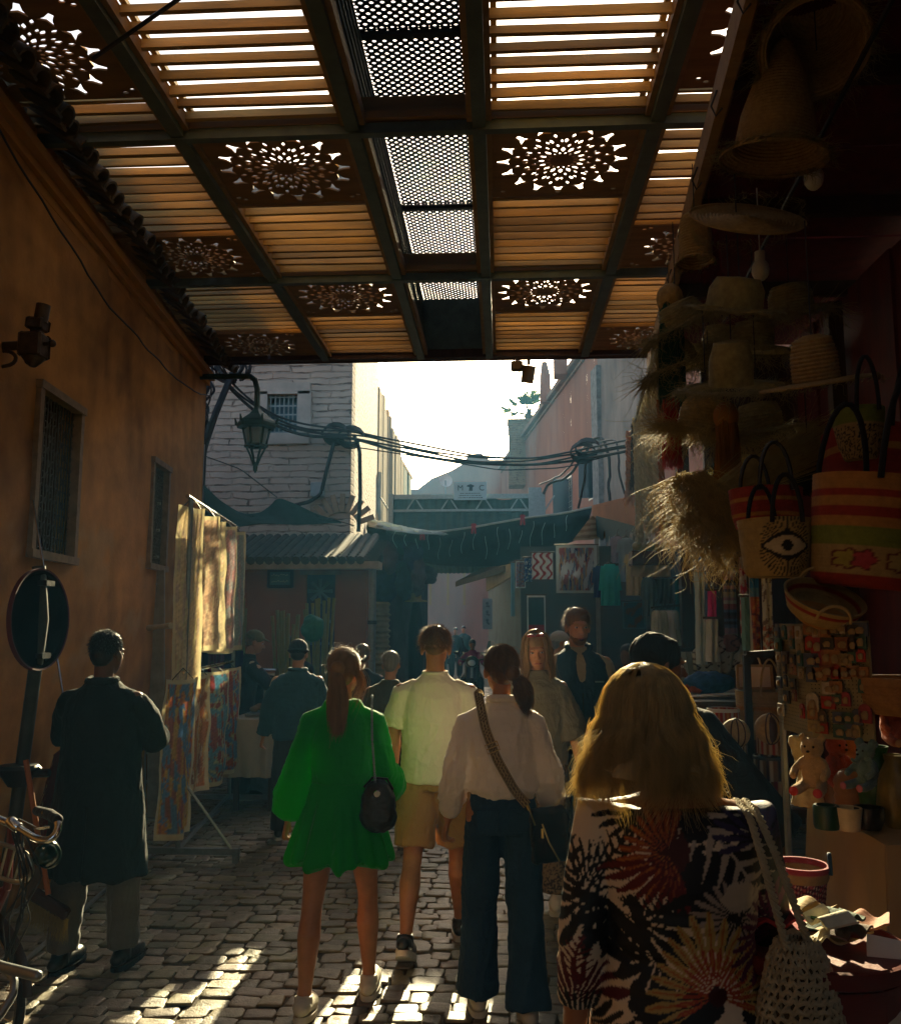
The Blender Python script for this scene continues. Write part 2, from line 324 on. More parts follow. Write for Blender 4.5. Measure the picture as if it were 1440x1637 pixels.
def canopy():
    T = thing('slatted_canopy', 'timber canopy of slats, carved rosette panels and a mesh strip over the street', 'canopy')
    rr = random.Random(5)
    for i, x in enumerate(XB):
        m = MB(); m.box((x, 1.6, ZR+.03), (.085, 17.2, .14)); m.build('beam', M_GRN, T)
        m = MB()
        for s in (-1, 1): m.box((x+s*.062, 1.6, ZR+.045), (.035, 17.16, .09))
        m.build('beam', M_PINE, T)
    for x in (-.94, -.12):
        s = 1 if x < -.5 else -1
        m = MB(); m.box((x+s*.01, 1.6, ZR+.40), (.03, 17.1, .6))
        for k in range(7): m.box((x+s*.03, 1.6, ZR+.16+k*.085), (.012, 17.1, .012))
        m.build('well_side', M_GRN, T)
    m = MB(); m.box((-.6, 10.2, ZR+.05), (6.9, .1, .16)); m.box((-.6, 10.27, ZR+.06), (6.9, .03, .2)); m.build('fascia_board', M_DKW, T)
    for Y in YB[:-1]:
        m = MB(); m.box((-1.0, Y, ZR-.02), (6.4, .06, .07)); m.build('crossbeam', M_GRN, T); m = MB(); m.box((-2.2, Y, ZR+.075), (2.4, .075, .12)); m.build('crossbeam', M_PINE, T); m = MB(); m.box((.9, Y, ZR+.075), (2.0, .075, .12)); m.build('crossbeam', M_PINE, T)
        m = MB(); m.box((-.53, Y+.04, ZR+.13), (.78, .035, .2)); m.build('crossbeam', M_PINE, T); m = MB(); m.box((-.53, Y-.03, ZR+.06), (.9, .05, .05)); m.build('crossbeam', M_PINE, T)
    m = MB(); m.box((-.53, 10.15, ZR+.38), (.78, .03, .62)); m.build('well_end', M_GRN, T)
    def slats(x0, x1, y0, y1, hs=.066):
        m = MB(); n = int((y1-y0)/.136)+1; 
        for i in range(n):
            y = y0+.03+i*(y1-y0-.03)/(n-.6); a = rr.uniform(-.016, .016)*(2 if rr.random() < .12 else 1); c = rr.uniform(.6, 1.3)
            m.box(((x0+x1)/2+rr.uniform(-.01, .01), y, ZR+.065+rr.uniform(-.004, .004)), (x1-x0, .030+rr.uniform(-.004, .006), hs+rr.uniform(-.006, .004)), rotm(rr.uniform(-.22, .22), rr.uniform(-.006, .006), a), col=(c, c*rr.uniform(.93, 1.0), c*.95))
        for x in (x0+.03, x1-.03): m.box((x, (y0+y1)/2, ZR+.112), (.035, y1-y0-.01, .03))
        m.build('slat_panel', M_SLAT, T)
    xl = lambda Y: wallx(Y)+.02; xr = lambda Y: 2.6
    for k in range(len(YB)-1):
        y0, y1 = YB[k]+.03, YB[k+1]-.03
        for b, (x0, x1) in enumerate(((None, -2.17), (-2.03, -1.01), (-.05, .945), (1.085, 2.5))):
            a0 = wallx(y1)+.02 if x0 is None else x0
            near = (k+b) % 2 == 0 if b in (0,) else (b in (1, 2))
            if b == 3: near = False
            if b == 0: near = False
            if k == 4 and b in (0, 3): near = True; 
            if k == 6 and b == 0: near = False
            if near:
                if k == 4 and b in (0, 3): rc = (y0+1.15, y0+2.15 if b == 3 else y0+2.05)
                else: rc = (y0, y0+1.0)
            else: rc = (y1-.85, y1)
            if b == 3: cx1 = a0+1.15
            rose_curve(a0 if b else -3.4 if k == 6 else -3.2, x1 if b != 3 else a0+1.15, rc[0], rc[1], 'carved_panel', T)
            if b == 0 and a0 < -3.2: m = MB(); m.box(((a0-3.3)/2-.0, (rc[0]+rc[1])/2, ZR+.05), (abs(a0+3.1), rc[1]-rc[0], .012)); m.build('edge_board', M_PLY, T)
            m = MB(); m.box(((a0+x1)/2, rc[0]-.02 if rc[0] > y0+.2 else rc[1]+.02, ZR+.04), (x1-a0, .03, .06)); m.build('beam', M_PINE, T)
            if rc[0]-y0 > .2: slats(a0, x1, y0, rc[0]-.03, .058 if b in (0, 3) or k < 5 else .066)
            if y1-rc[1] > .2: slats(a0, x1, rc[1]+.03, y1, .057 if b in (0, 3) or k < 5 else .065)
        # raised perforated sheet
        px, py = .07, .066; v = []; f = []; n = 0; z = ZR+.7+.0015*(k % 2); N = int(math.ceil(2.46/(py/2))); xs0 = -.9; ncol = 11
        A = np.arange(8)*TAU/8
        out8 = np.array([(1, 0), (.5, .5), (0, 1), (-.5, .5), (-1, 0), (-.5, -.5), (0, -1), (.5, -.5)])*(px/2, py/2); in8 = np.stack([np.cos(A)*.56, np.sin(A)*.56], 1)*.84*(px/2, py/2)*np.where(np.arange(8) % 2, .92, 1.)[:, None]
        for j in range(N):
            for i in range(ncol):
                c = np.array((xs0+px*(i+.5*(j % 2)), y0-.03+j*py/2)); o = np.c_[out8+c, np.full(8, z)]; q = np.c_[in8+c, np.full(8, z)]; q2 = q+(0, 0, .008)
                v += [o, q, q2]; f += [(n+a, n+8+a, n+8+(a+1) % 8, n+(a+1) % 8) for a in range(8)]+[(n+8+a, n+16+a, n+16+(a+1) % 8, n+8+(a+1) % 8) for a in range(8)]; n += 24
        m = MB(); m.add(np.vstack(v), f); m.build('mesh_panel', M_IRON, T, smooth=False)
        m = MB(); m.box((-.53, y0+1.1, z-.015), (.78, .05, .03)); m.build('crossbeam', M_IRON, T); m = MB(); m.box((-.53, y0+.02, z-.012), (.78, .05, .03)); m.build('crossbeam', M_IRON, T)
M_SLAT = mat('slat_pine', (.41, .255, .08), .7, vc=True, var=.4, scale=5, bump=.3, bscale=40, stretch=(.3, 3, 3))
canopy()
# ---- left plastered building with tiled eave and grilled windows
def left_building():
    T = thing('plastered_building', 'long ochre plastered building with grilled windows and tiled eave on the left', 'building')
    d = np.array((-.113, 1., 0)); d /= np.linalg.norm(d); nrm = np.array((d[1], -d[0], 0))  # towards the street
    def W(Y, z, out=0.): return np.array((wallx(Y), Y, z)) + nrm*out
    m = MB(); Y0, Y1 = -9., 10.35
    def stain(Y, Z):
        q = np.stack([Y, Z], -1); c = np.ones(Y.shape+(3,)); a = fbm(q*np.array((1.3, .35)), 1, 7, 5); b = fbm(q*np.array((.5, .6)), 1, 17, 5); d = fbm(q*3.5, 1, 27, 4)
        k = 1+.36*b+.2*d-.5*np.clip(a-.1, 0, 1); k = k*(1-.45*np.clip(1-(Z+.25*b)/.9, 0, 1)); c = c*k[..., None]; pl = np.clip((fbm(q*np.array((.9, 1.2)), 1, 41, 5)-.34)*8, 0, 1)*(Z < 2.6); c = c*(1-pl[..., None])+np.array((1.25, 1.5, 2.2))*.8*pl[..., None]
        return np.clip(c, .1, 3)
    def quadwall(ya, yb, za, zb):
        n = max(2, int((yb-ya)/.07)); k = max(2, int((zb-za)/.07))
        m.sheet(lambda U, V: tuple((W(0, 0)[i] + (ya+(yb-ya)*U)*(np.array((-.113, 1, 0))[i]) + (za+(zb-za)*V)*(i == 2) + nrm[i]*.012*fbm(np.stack([(ya+(yb-ya)*U), za+(zb-za)*V], -1), .5, 3)) for i in range(3)), n, k, col=lambda U, V: stain(ya+(yb-ya)*U, za+(zb-za)*V))
    zA, zB, zC, zD = 2.25, 3.38, 2.35, 3.38
    quadwall(Y0, 5.53, -.05, 5.05); quadwall(5.53, 6.27, -.05, zA); quadwall(5.53, 6.27, zB, 5.05); quadwall(6.27, 8.19, -.05, 5.05)
    quadwall(8.19, 8.75, -.05, zC); quadwall(8.19, 8.75, zD, 5.05); quadwall(8.75, Y1, -.05, 5.05)
    m.sheet(lambda U, V: (wallx(Y1)-U*8, Y1+U*0, V*5.1-.05), 2, 2)
    m.build('wall', mat('stained_ochre_plaster', (.43, .195, .04), .92, vc=True, var=.25, scale=3, bump=.45, bscale=25), T)
    m = MB(); c = W(1.5, 2.6, -3.2); m.prism([W(Y0, -.05, -.25), W(Y1-.2, -.05, -.25), (-9, Y1-.2, -.05), (-9, Y0, -.05)], (0, 0, 5.0)); m.build('inner_mass', M_PL, T)
    m = MB(); a, b = W(Y0, 4.66, .05), W(Y1, 4.66, .05)
    for z, o, h in ((4.68, .02, .05), (4.76, .04, .06), (4.83, .07, .07)): m.beam(W(Y0, z, o-.04), W(Y1+o*.5, z, o-.04), 2*o, h)
    m.build('cornice', M_PL, T)
    m = MB(); r = random.Random(2); Y = -1.
    while Y < Y1+.2:                         # half-round eave tiles, ends towards the street
        z = 4.93+r.uniform(-.02, .02); sl = -.42
        p0 = W(Y, z, .30+r.uniform(-.02, .03)); p1 = W(Y, z+.28, -.15); an = np.linspace(-.2, PI+.2, 9); 
        ax = aim(p1-p0); pr = [ax @ np.array((math.cos(t)*.085, math.sin(t)*.085, 0)) for t in an]
        up = r.random() < 2; v = [p0+q for q in pr]+[p1+q for q in pr]+[p0+q*.8 for q in pr]+[p1+q*.8 for q in pr]
        f = []
        for i in range(8): f += [(i, i+1, i+10, i+9), (18+i+1, 18+i, 27+i, 27+i+1), (i+1, i, 18+i, 18+i+1)]
        f += [(0, 9, 27, 18), (8, 26, 35, 17)]
        m.add(v, f); m.beam(p0-np.array((0, .09, .02)), p1-np.array((0, .09, .02)), .1, .02); Y += .185
    m.build('roof_tiles', M_TILE, T)
    for i, (ya, yb, za, zb) in enumerate(((5.53, 6.27, zA, zB), (8.19, 8.75, zC, zD))):
        fr = MB()
        for (p, q) in ((W(ya, za, 0), W(ya, zb, 0)), (W(yb, za, 0), W(yb, zb, 0))): fr.beam(p, q, .06, .07, up=nrm)
        for z in (za, zb): fr.beam(W(ya-.04, z, .005), W(yb+.04, z, .005), .085, .055)
        for (p, q) in ((W(ya, (za+zb)/2, -.1), W(yb, (za+zb)/2, -.1)),): pass
        f = fr.build('window', M_FRM, T)
        g = MB(); n = 15
        for k in range(1, n): t = ya+(yb-ya)*k/n; g.beam(W(t, za, -.03), W(t, zb, -.03), .009, .009)
        rr = random.Random(i)
        for k in range(9):                    # scrolls between the bars
            for j in range(13):
                cy_, cz = ya+(yb-ya)*(k+.5)/9, za+(zb-za)*(j+.5)/13; s = 1 if (k+j) % 2 else -1
                pts = [W(cy_+s*.036*math.cos(a)*(.35+a/8), cz+.036*math.sin(a)*(.35+a/8), -.025) for a in np.linspace(0, 4.6, 9)]; g.tube(pts, .0045, 4)
        g.build('grille', M_GRL, f)
        p = MB(); p.beam(W(ya, (za+zb)/2, -.14), W(yb, (za+zb)/2, -.14), zb-za+.1, .01, up=nrm); p.build('pane', M_GLASS, f)
M_FRM = mat('pale_window_frame', (.24, .17, .10), .8, var=.3, scale=12, bump=.4)
M_GRL = mat('grille_iron', (.09, .085, .05), .6, var=.5, scale=30, bump=.2)
left_building()
# ---- whitewashed brick building and its neighbours on the left
def wall_box(m, x0, x1, y0, y1, z0, z1): m.box(((x0+x1)/2, (y0+y1)/2, (z0+z1)/2), (x1-x0, y1-y0, z1-z0))
def wall_open(m, y, x0, x1, z0, z1, holes, th=.3):        # wall facing the camera with real openings
    xs = sorted({x0, x1, *[h[0] for h in holes], *[h[1] for h in holes]}); zs = sorted({z0, z1, *[h[2] for h in holes], *[h[3] for h in holes]})
    for a, b in zip(xs, xs[1:]):
        for c, d in zip(zs, zs[1:]):
            if not any(h[0] <= (a+b)/2 <= h[1] and h[2] <= (c+d)/2 <= h[3] for h in holes): wall_box(m, a, b, y, y+th, c, d)
def brick_building():
    T = thing('brick_building', 'tall whitewashed brick building with one barred window and a sunlit right side', 'building', (0, 13.2, 0))
    c = P(562, 700, 13.2).x; a = P(429, 627, 13.2); b = P(477, 697, 13.2)
    m = MB(); wall_open(m, 13.2, -9, c, -.05, 9.2, [(a.x, b.x, b.z, a.z)])
    y2 = 20.2; dx = -.086
    m.prism([(c, 13.5, -.05), (c+dx*(y2-13.2), y2, -.05), (c-3, y2, -.05), (c-3, 13.5, -.05)], (0, 0, 9.25)); m.build('wall', M_BRK, T)
    f = MB(); w_ = .09
    for (x, z, sx, sz) in (((a.x+b.x)/2, a.z+w_/2, b.x-a.x+.36, w_+.09), ((a.x+b.x)/2, b.z-w_/2, b.x-a.x+.36, w_+.08), (a.x-w_/2-.03, (a.z+b.z)/2, w_+.06, a.z-b.z), (b.x+w_/2+.05, (a.z+b.z)/2, w_+.12, a.z-b.z)): f.box((x, 13.19, z), (sx, .1, sz))
    f = f.build('window', mat('cream_surround', (.5, .44, .38), .9, var=.2, scale=5), T)
    g = MB()
    for k in range(7): x = a.x+(b.x-a.x)*(k+.5)/7; g.tube([(x, 13.25, b.z), (x, 13.25, a.z)], .012, 6)
    for k in range(5): z = b.z+(a.z-b.z)*(k+.5)/5; g.box(((a.x+b.x)/2, 13.25, z), (b.x-a.x, .012, .02))
    g.build('grille', M_STL, f); g = MB(); g.box(((a.x+b.x)/2, 13.4, (a.z+b.z)/2), (b.x-a.x, .01, a.z-b.z)); g.build('pane', mat('blue_glass', (.05, .12, .16), .3, var=.5, scale=3), f)
    e = MB(); p = P(508, 783, 13.14); e.box(p, (.2, .12, .22), bev=.01); e.build('junction_box', mat('pale_box', (.33, .38, .4), .6), T)
    # arch of bricks in the lower wall
    e = MB(); q = P(545, 845, 13.17)
    for k in range(9): an = R(20+k*17); e.box((q.x+math.cos(an)*.4, 13.19, q.z+math.sin(an)*.4), (.075, .06, .28), rotm(0, -(an-PI/2), 0))
    e.build('brick_arch', mat('ochre_brick', (.4, .27, .17), .9), T)
brick_building()
def far_left():
    T = thing('timber_clad_building', 'tall narrow building with vertical weathered boards right behind the brick building', 'building', (-2.9, 20.2, 0))
    m = MB(); r = random.Random(3); y = 20.25
    while y < 26:
        wd = r.uniform(.2, .45); t = (y-20.2)/6; z = 7.75-.9*t+r.uniform(-.2, .1); m.box((-2.9-r.uniform(0, .06)-.75, y+wd/2, z/2), (1.5, wd-.02, z), col=np.array((.5, .38, .24))*r.uniform(.7, 1.15)); y += wd
    m.build('wall', vcm('weathered_boards', rough=.9, var=.3, scale=6, bump=.4, stretch=(3, 3, .3)), T)
    m = MB(); q = P(605, 760, 26.3)
    for k in range(2): m.tube([P(607, 755, 20.4+k*.1), P(604, 800, 20.4), P(607, 832, 20.4)], [.04, .07, .04], 8)
    m.build('hanging_cloth', mat('white_rag', (.7, .68, .62), .9, trans=.3), T)
    T = thing('shuttered_building', 'small flat topped building with pale green shutters beyond the boards', 'building', (-3.1, 26.3, 0))
    m = MB(); m.box((-4.3, 28, 3.35), (2.5, 3.0, 6.8)); m.build('wall', M_PK, T); p = MB(); p.box((-3.02, 27.2, 5.8), (.06, 1.0, 1.8)); p.box((-3.02, 28.6, 5.8), (.06, .8, 1.8)); p.build('shutter', mat('green_shutter', (.25, .36, .3), .8), T)
    p = MB(); p.box((-4.3, 28, 6.8), (2.6, 3.1, .1)); p.build('parapet', M_PL, T)
far_left()
def porch():
    T = thing('porch_house', 'low orange house front with tiled roof, plaque and blue door below the brick building', 'building', (-3.5, 12, 0))
    xr = P(586, 950, 12).x; y = 12.0; zt = P(585, 905, y).z
    d0, d1 = P(490, 918, y), P(535, 1000, y); m = MB(); wall_open(m, y, -7, xr, -.05, zt-.05, [(d0.x, d1.x, -.05, d0.z)], .25); m.build('wall', mat('rust_plaster', (.34, .13, .06), .9, col2=(.25, .1, .05), scale=2, bump=.3), T)
    m = MB(); m.box(((-9+xr)/2, y-.03, .85), (xr+9.02, .05, 1.75)); m.build('dado', mat('blue_dado', (.03, .06, .09), .8), T) if False else None
    m = MB(); m.box((xr-3.3, y-.08, zt), (7.0, .36, .1)); m.build('cornice', mat('pale_cornice', (.42, .32, .22), .85), T)
    m = MB(); x = xr-6.3; za, zb = zt+.06, P(575, 868, 13.1).z
    while x < xr+.05:
        p0, p1 = np.array((x, y-.28, za)), np.array((x, 13.16, zb+.1)); m.tube([p0, p1], .06, 8); x += .125
    for k in range(9): t = k/9; m.box((xr-3.1, y-.2+t*1.3, za+.02+(zb-za)*t), (6.5, .02, .09))
    m.prism([(xr-6.4, y-.25, za-.04), (xr+.06, y-.25, za-.04), (xr+.06, 13.17, zb), (xr-6.4, 13.17, zb)], (0, 0, .05)); m.build('roof_tiles', mat('dark_tile', (.09, .08, .06), .8, col2=(.045, .05, .045), scale=5, bump=.5), T)
    dr = MB(); dr.box(((d0.x+d1.x)/2, y+.1, d0.z/2), (d1.x-d0.x, .05, d0.z)); dr = dr.build('door', mat('blue_door', (.02, .06, .11), .6), T)
    k = MB(); c = P(512, 945, y+.06)
    for i in range(8): an = i*TAU/8; k.tube([c, c+Vector((.17*math.cos(an), 0, .17*math.sin(an)))], [.012, .03], 6)
    for i in range(3): kk = MB(); kk.box((c.x, y+.06, c.z-.42-.3*i), (.36, .02, .04)); kk.build('door_rail', mat('blue_ornament', (.10, .2, .26), .6), dr)
    k.build('door_ornament', mat('blue_ornament', (.10, .2, .26), .6), dr)
    k = MB(); k.box(((d0.x+d1.x)/2, y-.02, d0.z+.04), (d1.x-d0.x+.16, .06, .1)); k.build('lintel', mat('carved_lintel', (.2, .12, .08), .8), T)
    S = thing('wall_plaque', 'dark framed plaque with two lines of script on the orange porch wall', 'plaque', P(448, 925, 11.94)); a, b = P(428, 910, 11.94), P(469, 940, 11.94)
    m = MB(); m.box((a+b)/2, (b.x-a.x, .05, a.z-b.z), bev=.012); m.build('frame', M_IRON, S); m = MB(); m.box(((a+b)/2)+Vector((0, -.03, 0)), ((b.x-a.x)*.76, .012, (a.z-b.z)*.66)); m.build('panel', mat('plaque_field', (.06, .13, .15), .7), S)
    m = MB(); c = (a+b)/2; r = random.Random(4)
    for z in (.045, -.045):
        x = -.115
        while x < .115:
            l = r.uniform(.015, .04); m.tube([(c.x+x, c.y-.045, c.z+z+r.uniform(-.01, .01)), (c.x+x+l*.6, c.y-.045, c.z+z+r.uniform(-.025, .025)), (c.x+x+l, c.y-.045, c.z+z)], .0035, 4); x += l+r.uniform(.003, .012)
    m.build('inscription', mat('plaque_ink', (.5, .45, .35), .7), S)
    D = thing('drainpipe', 'slim grey drainpipe at the right corner of the orange porch', 'pipe', (xr+.08, 11.9, 0)); m = MB(); m.tube([(xr+.1, 11.88, 0), (xr+.1, 11.88, zt)], .05, 10); m.build('pipe', M_STL, D); m = MB(); [m.tube([(xr+.1, 11.88, z), (xr+.1, 11.88, z+.05)], .065, 10) for z in (.6, 1.8)]; m.build('clamp', M_IRON, D)
porch()
# ---- right building: long pink wall bending across the end of the street
def right_building():
    T = thing('pink_building', 'long high pink plastered building with narrow windows, rising behind the right stalls', 'building', (2.5, 14, 0))
    def W(Y, z, o=0.): return (rbx(Y)-o, Y-o*.128, z)
    m = MB(); win = [(904, 916, 770, 828), (943, 956, 738, 800)]; H = 11.4
    def zt(Y): return 11.4
    rw = []
    def Yat(px): t = (px-801)/1400; return 6.9/(t+.128)
    for (pa, pb, qa, qb) in win:
        ya, yb = Yat(pb), Yat(pa); rw.append((ya, yb, P(pa, qb, yb).z, P(pa, qa, yb).z))
    rw.sort(); ys = [11.5]+[v for r_ in rw for v in r_[:2]]+[53.5]
    for i, (a, b) in enumerate(zip(ys, ys[1:])):
        zz = [(-.05, H)] if i % 2 == 0 else [(-.05, rw[i//2][2]), (rw[i//2][3], H)]
        for (z0, z1) in zz: m.sheet(lambda U, V: (rbx(a+(b-a)*U)-.012*fbm(np.stack([a+(b-a)*U, z0+(z1-z0)*V], -1), .2, 8, 2), a+(b-a)*U, z0+(z1-z0)*V), max(2, int((b-a)*2)), max(2, int((z1-z0)*2)))
    m.prism([(rbx(53.5), 53.5, 0), (rbx(53.5)+6, 53.5, 0), (rbx(53.5)+6, 53.6, 0), (rbx(53.5), 53.6, 0)], (0, 0, H))
    m.build('wall', M_PK, T)
    m = MB(); m.beam(W(11.5, H+.04, .06), W(53.5, H+.04, .06), .3, .2); m.beam(W(11.5, H-.22, .03), W(53.5, H-.22, .03), .1, .09); m.build('parapet', mat('parapet_trim', (.36, .2, .13), .9), T)
    for (ya, yb, z0, z1) in rw:
        f = MB(); 
        for (p, q) in ((W(ya, z0), W(ya, z1)), (W(yb, z0), W(yb, z1)), (W(ya, z0), W(yb, z0)), (W(ya, z1), W(yb, z1))): f.beam(p, q, .06, .06)
        f = f.build('window', M_STL, T); g = MB(); g.beam(W((ya+yb)/2, z0, -.1), W((ya+yb)/2, z1, -.1), .012, yb-ya, up=(1, 0, 0)); g.build('pane', M_GLASS, f)
        g = MB()
        for k in range(4): g.beam(W(ya+(yb-ya)*(k+.5)/4, z0, .0), W(ya+(yb-ya)*(k+.5)/4, z1, .0), .015, .015)
        for k in range(7): zz_ = z0+(z1-z0)*(k+.5)/7; g.beam(W(ya, zz_), W(yb, zz_), .02, .015)
        g.build('grille', M_STL, f)
    # bare grey patch of render + pier
    m = MB()
    a, b = Yat(1050), Yat(962)
    m.sheet(lambda U, V: (rbx(a+(b-a)*U)-.05-.05*fbm(np.stack([U*4, V*6], -1), .6, 5), a+(b-a)*U+.25*fbm(np.stack([V*5, U*0], -1), .5, 2), .1+V*11), 18, 40); m.build('render_patch', M_GP, T)
    m = MB(); y = Yat(968); m.prism([W(y, 4.2, .0), W(y, 4.2, .2), W(y+.8, 4.2, .2), W(y+.8, 4.2, 0)], (-.0, 0, 6)); m.build('pier', mat('pier_grey', (.26, .25, .24), .9, var=.4), T)
    # upper terrace
    S = thing('roof_terrace', 'pink rooftop wall and corner post above the long pink building', 'terrace', (2.3, 32, 11.5))
    m = MB(); y = 33.; a, b = P(886, 640, y), P(905, 560, y); m.box(((a.x+b.x)/2, y, 11.8), (b.x-a.x, .8, 1.0)); m.box(((a.x+b.x)/2, y, 12.3), (b.x-a.x+.4, .9, .15)); m.build('post', M_PK, S)
    m = MB(); 
    for k in range(9): Y = 26+k*.8; m.tube([W(Y, 11.5, .0), W(Y, 12.2, .0)], .02, 6)
    m.beam(W(25.6, 12.2), W(33, 12.2), .08, .06); m.build('railing', M_IRON, S)
    m = MB(); m.beam(W(29, 11.8, -.4), W(33, 11.8, -.4), .03, .7); m.build('screen', mat('green_screen', (.07, .16, .15), .8), S)
    m = MB(); a = P(870, 640, 37); m.rings([(a.x+.05, 37, 11.3, .25, .25), (a.x+.05, 37, 12.5, .22, .22), (a.x+.02, 37, 13.1, .12, .15)], 8); m.build('post', M_PK, S)
    # parapet block with palm
    B = thing('parapet_block', 'crumbling brick parapet block at the far end of the pink wall, under the palm', 'parapet', P(838, 735, 44))
    a, b = P(813, 745, 44), P(862, 672, 44); m = MB(); r = random.Random(4)
    for k in range(7):
        t = k/7; x0 = a.x; x1 = a.x+(b.x-a.x)*(1-.75*(1-t)**1.3*0) ; z0 = a.z-1+(b.z-a.z+1)*t; h = (b.z-a.z+1)/7; m.box(((x0+b.x)/2+r.uniform(-.02, .02), 44.6, z0+h/2), (b.x-x0-r.uniform(0, .08), 1.2, h-.01))
    m.box(((a.x+b.x)/2, 44.6, b.z+.03), (b.x-a.x+.1, 1.4, .1)); m.build('wall', M_BRK2, B)
    K = thing('potted_palm', 'small fan palm standing against the sky on the parapet block', 'palm', P(845, 672, 44.6)); q = P(845, 672, 44.6)
    m = MB(); m.lathe([(.15, 0), (.25, .2), (.27, .25)], q, 12); m.build('pot', M_TILE, K); m = MB(); m.tube([q, q+Vector((.02, 0, .5))], [.16, .12], 8); m.build('trunk', M_DKW, K)
    m = MB(); r = random.Random(8)
    for az, el, L in ((180, 15, .95), (165, 40, .8), (120, 70, .85), (75, 78, .95), (55, 65, 1.), (20, 40, .7), (200, 5, .6), (-30, 60, .7), (250, 50, .6), (100, 55, .7)):
        d = Vector((math.cos(R(az))*math.cos(R(el)), .35*math.sin(R(az)), math.sin(R(el)))).normalized(); o = q+Vector((0, 0, .3)); L *= 1.9; tip = o+d*L*.5; m.tube([o, tip], .03, 6)
        M_ = aim(d)
        for k in range(-6, 7):
            a_ = k*R(13); dd = Vector(M_ @ np.array((math.sin(a_), .15*math.cos(k), math.cos(a_)))); e = tip+dd*L*.5*(1-.03*abs(k))+Vector((0, 0, -.05)); s = dd.cross(Vector((0, 1, 0))).normalized()*.045
            md = (tip+e)/2; m.add([tip, md+s, e, md-s, md+Vector((0, .012, 0))], [(0, 1, 4), (1, 2, 4), (2, 3, 4), (3, 0, 4)])
    m.build('crown', mat('palm_green', (.07, .13, .03), .6, var=.4, scale=9, trans=.35), K)
right_building()
def far_end():
    T = thing('far_pink_building', 'distant pink house closing the bend of the street under the bright sky', 'building', (0, 60, 0))
    pts = [(600, 785), (668, 782), (690, 765), (722, 752), (742, 740), (748, 727), (768, 724), (782, 735), (812, 735), (816, 745), (980, 745)]
    m = MB(); y = 60; poly = [P(a, b, y) for a, b in pts]; poly = [(p.x, y, p.z) for p in poly]; poly = [(poly[0][0], y, 0)]+poly+[(poly[-1][0], y, 0)]; m.prism(poly, (0, 3, 0)); m.build('wall', M_PK, T)
    m = MB(); a = P(780, 733, 59.9); m.box(a+Vector((1.2, 0, .55)), (2.6, .03, .04)); [m.box(a+Vector((i*.65, 0, .28)), (.04, .03, .55)) for i in range(5)]; m.build('railing', M_IRON, T)
    m = MB(); a = P(730, 830, 41.8)
    for px in (688, 716, 742): q = P(px, 925, 59.9); m.box(q, (.16, .1, 3.6))
    m.build('pipe', M_PL, T)
    S = thing('wall_notice', 'pale rounded notice high on the distant pink wall under the dark awning', 'sign', P(717, 908, 59.7)); m = MB(); m.box(P(717, 905, 59.7), (1.05, .06, .7), bev=.02); m.build('board', mat('pale_notice', (.6, .58, .55), .7), S)
    m = MB(); a = P(717, 905, 59.6); [m.box(a+Vector((0, 0, z)), (w_, .02, .03)) for z, w_ in ((.12, .5), (0, .42), (-.12, .5))]; m.build('lettering', M_STL, S)
    S = thing('satellite_dish', 'small white satellite dish on the distant pink roof', 'dish', P(712, 768, 38)); m = MB(); a = P(712, 768, 38); m.lathe([(.01, -.08), (.18, -.05), (.3, .02), (.31, .03)], a, 16, rotm(R(80), 0, R(20))); m.build('dish', M_WHT, S); m = MB(); m.tube([a, a+Vector((0, 0, -.6))], .03, 6); m.build('mast', M_STL, S)
    # left side of the alley, in shade below the canopy with the sign
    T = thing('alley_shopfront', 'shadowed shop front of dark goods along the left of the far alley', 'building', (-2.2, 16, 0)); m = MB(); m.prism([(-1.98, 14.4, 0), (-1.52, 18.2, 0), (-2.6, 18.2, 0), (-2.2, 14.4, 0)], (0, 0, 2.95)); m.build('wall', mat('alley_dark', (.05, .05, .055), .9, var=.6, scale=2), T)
    # right side: low shops with lit signboard and small roof
    T = thing('alley_shop_row', 'low shop row with tan signboard on the right of the far alley', 'building', (1.5, 20, 0))
    a, b = P(870, 905, 17), P(780, 930, 27)
    m = MB(); m.prism([(a.x-.1, 17, 0), (b.x, 27, 0), (b.x+3, 27, 0), (a.x+3, 17, 0)], (0, 0, 2.9)); m.build('wall', mat('shop_teal', (.05, .08, .085), .8, var=.4, scale=2), T)
    c1, c2 = P(776, 945, 19), P(822, 920, 16); m = MB(); q = [P(777, 945, 19.5), P(823, 918, 16.), P(823, 892, 16.), P(777, 917, 19.5)]; q = [(v.x, v.y, v.z) for v in q]; m.prism(q, (.06, .03, 0)); m.build('signboard', mat('tan_board', (.45, .37, .2), .8, var=.3, scale=3), T)
    m = MB(); q = [P(728, 930, 21), P(805, 905, 17), P(842, 895, 17), P(770, 908, 22)]; m.prism([(v.x, v.y, v.z) for v in q], (0, 0, -.12)); m.build('roof', M_TILE, T)
    S = thing('price_board', 'narrow upright white board with dark emblems outside the low shop row', 'sign', P(779, 1010, 16.5)); a, b = P(771, 957, 16.5), P(787, 1006, 16.5); m = MB(); m.box((a+b)/2, (b.x-a.x, .03, a.z-b.z)); m.build('board', mat('dull_white_board', (.3, .32, .3), .8), S)
    m = MB(); [(m.ell(((a.x+b.x)/2, 16.48, a.z-(a.z-b.z)*t), (.03, .008, .03), n=8), m.box(((a.x+b.x)/2+.01, 16.48, a.z-(a.z-b.z)*(t+.1)), (.07, .012, .035), rotm(0, t))) for t in (.15, .42, .70)]; m.build('emblem', mat('grey_ink', (.12, .13, .13), .7), S)
far_end()
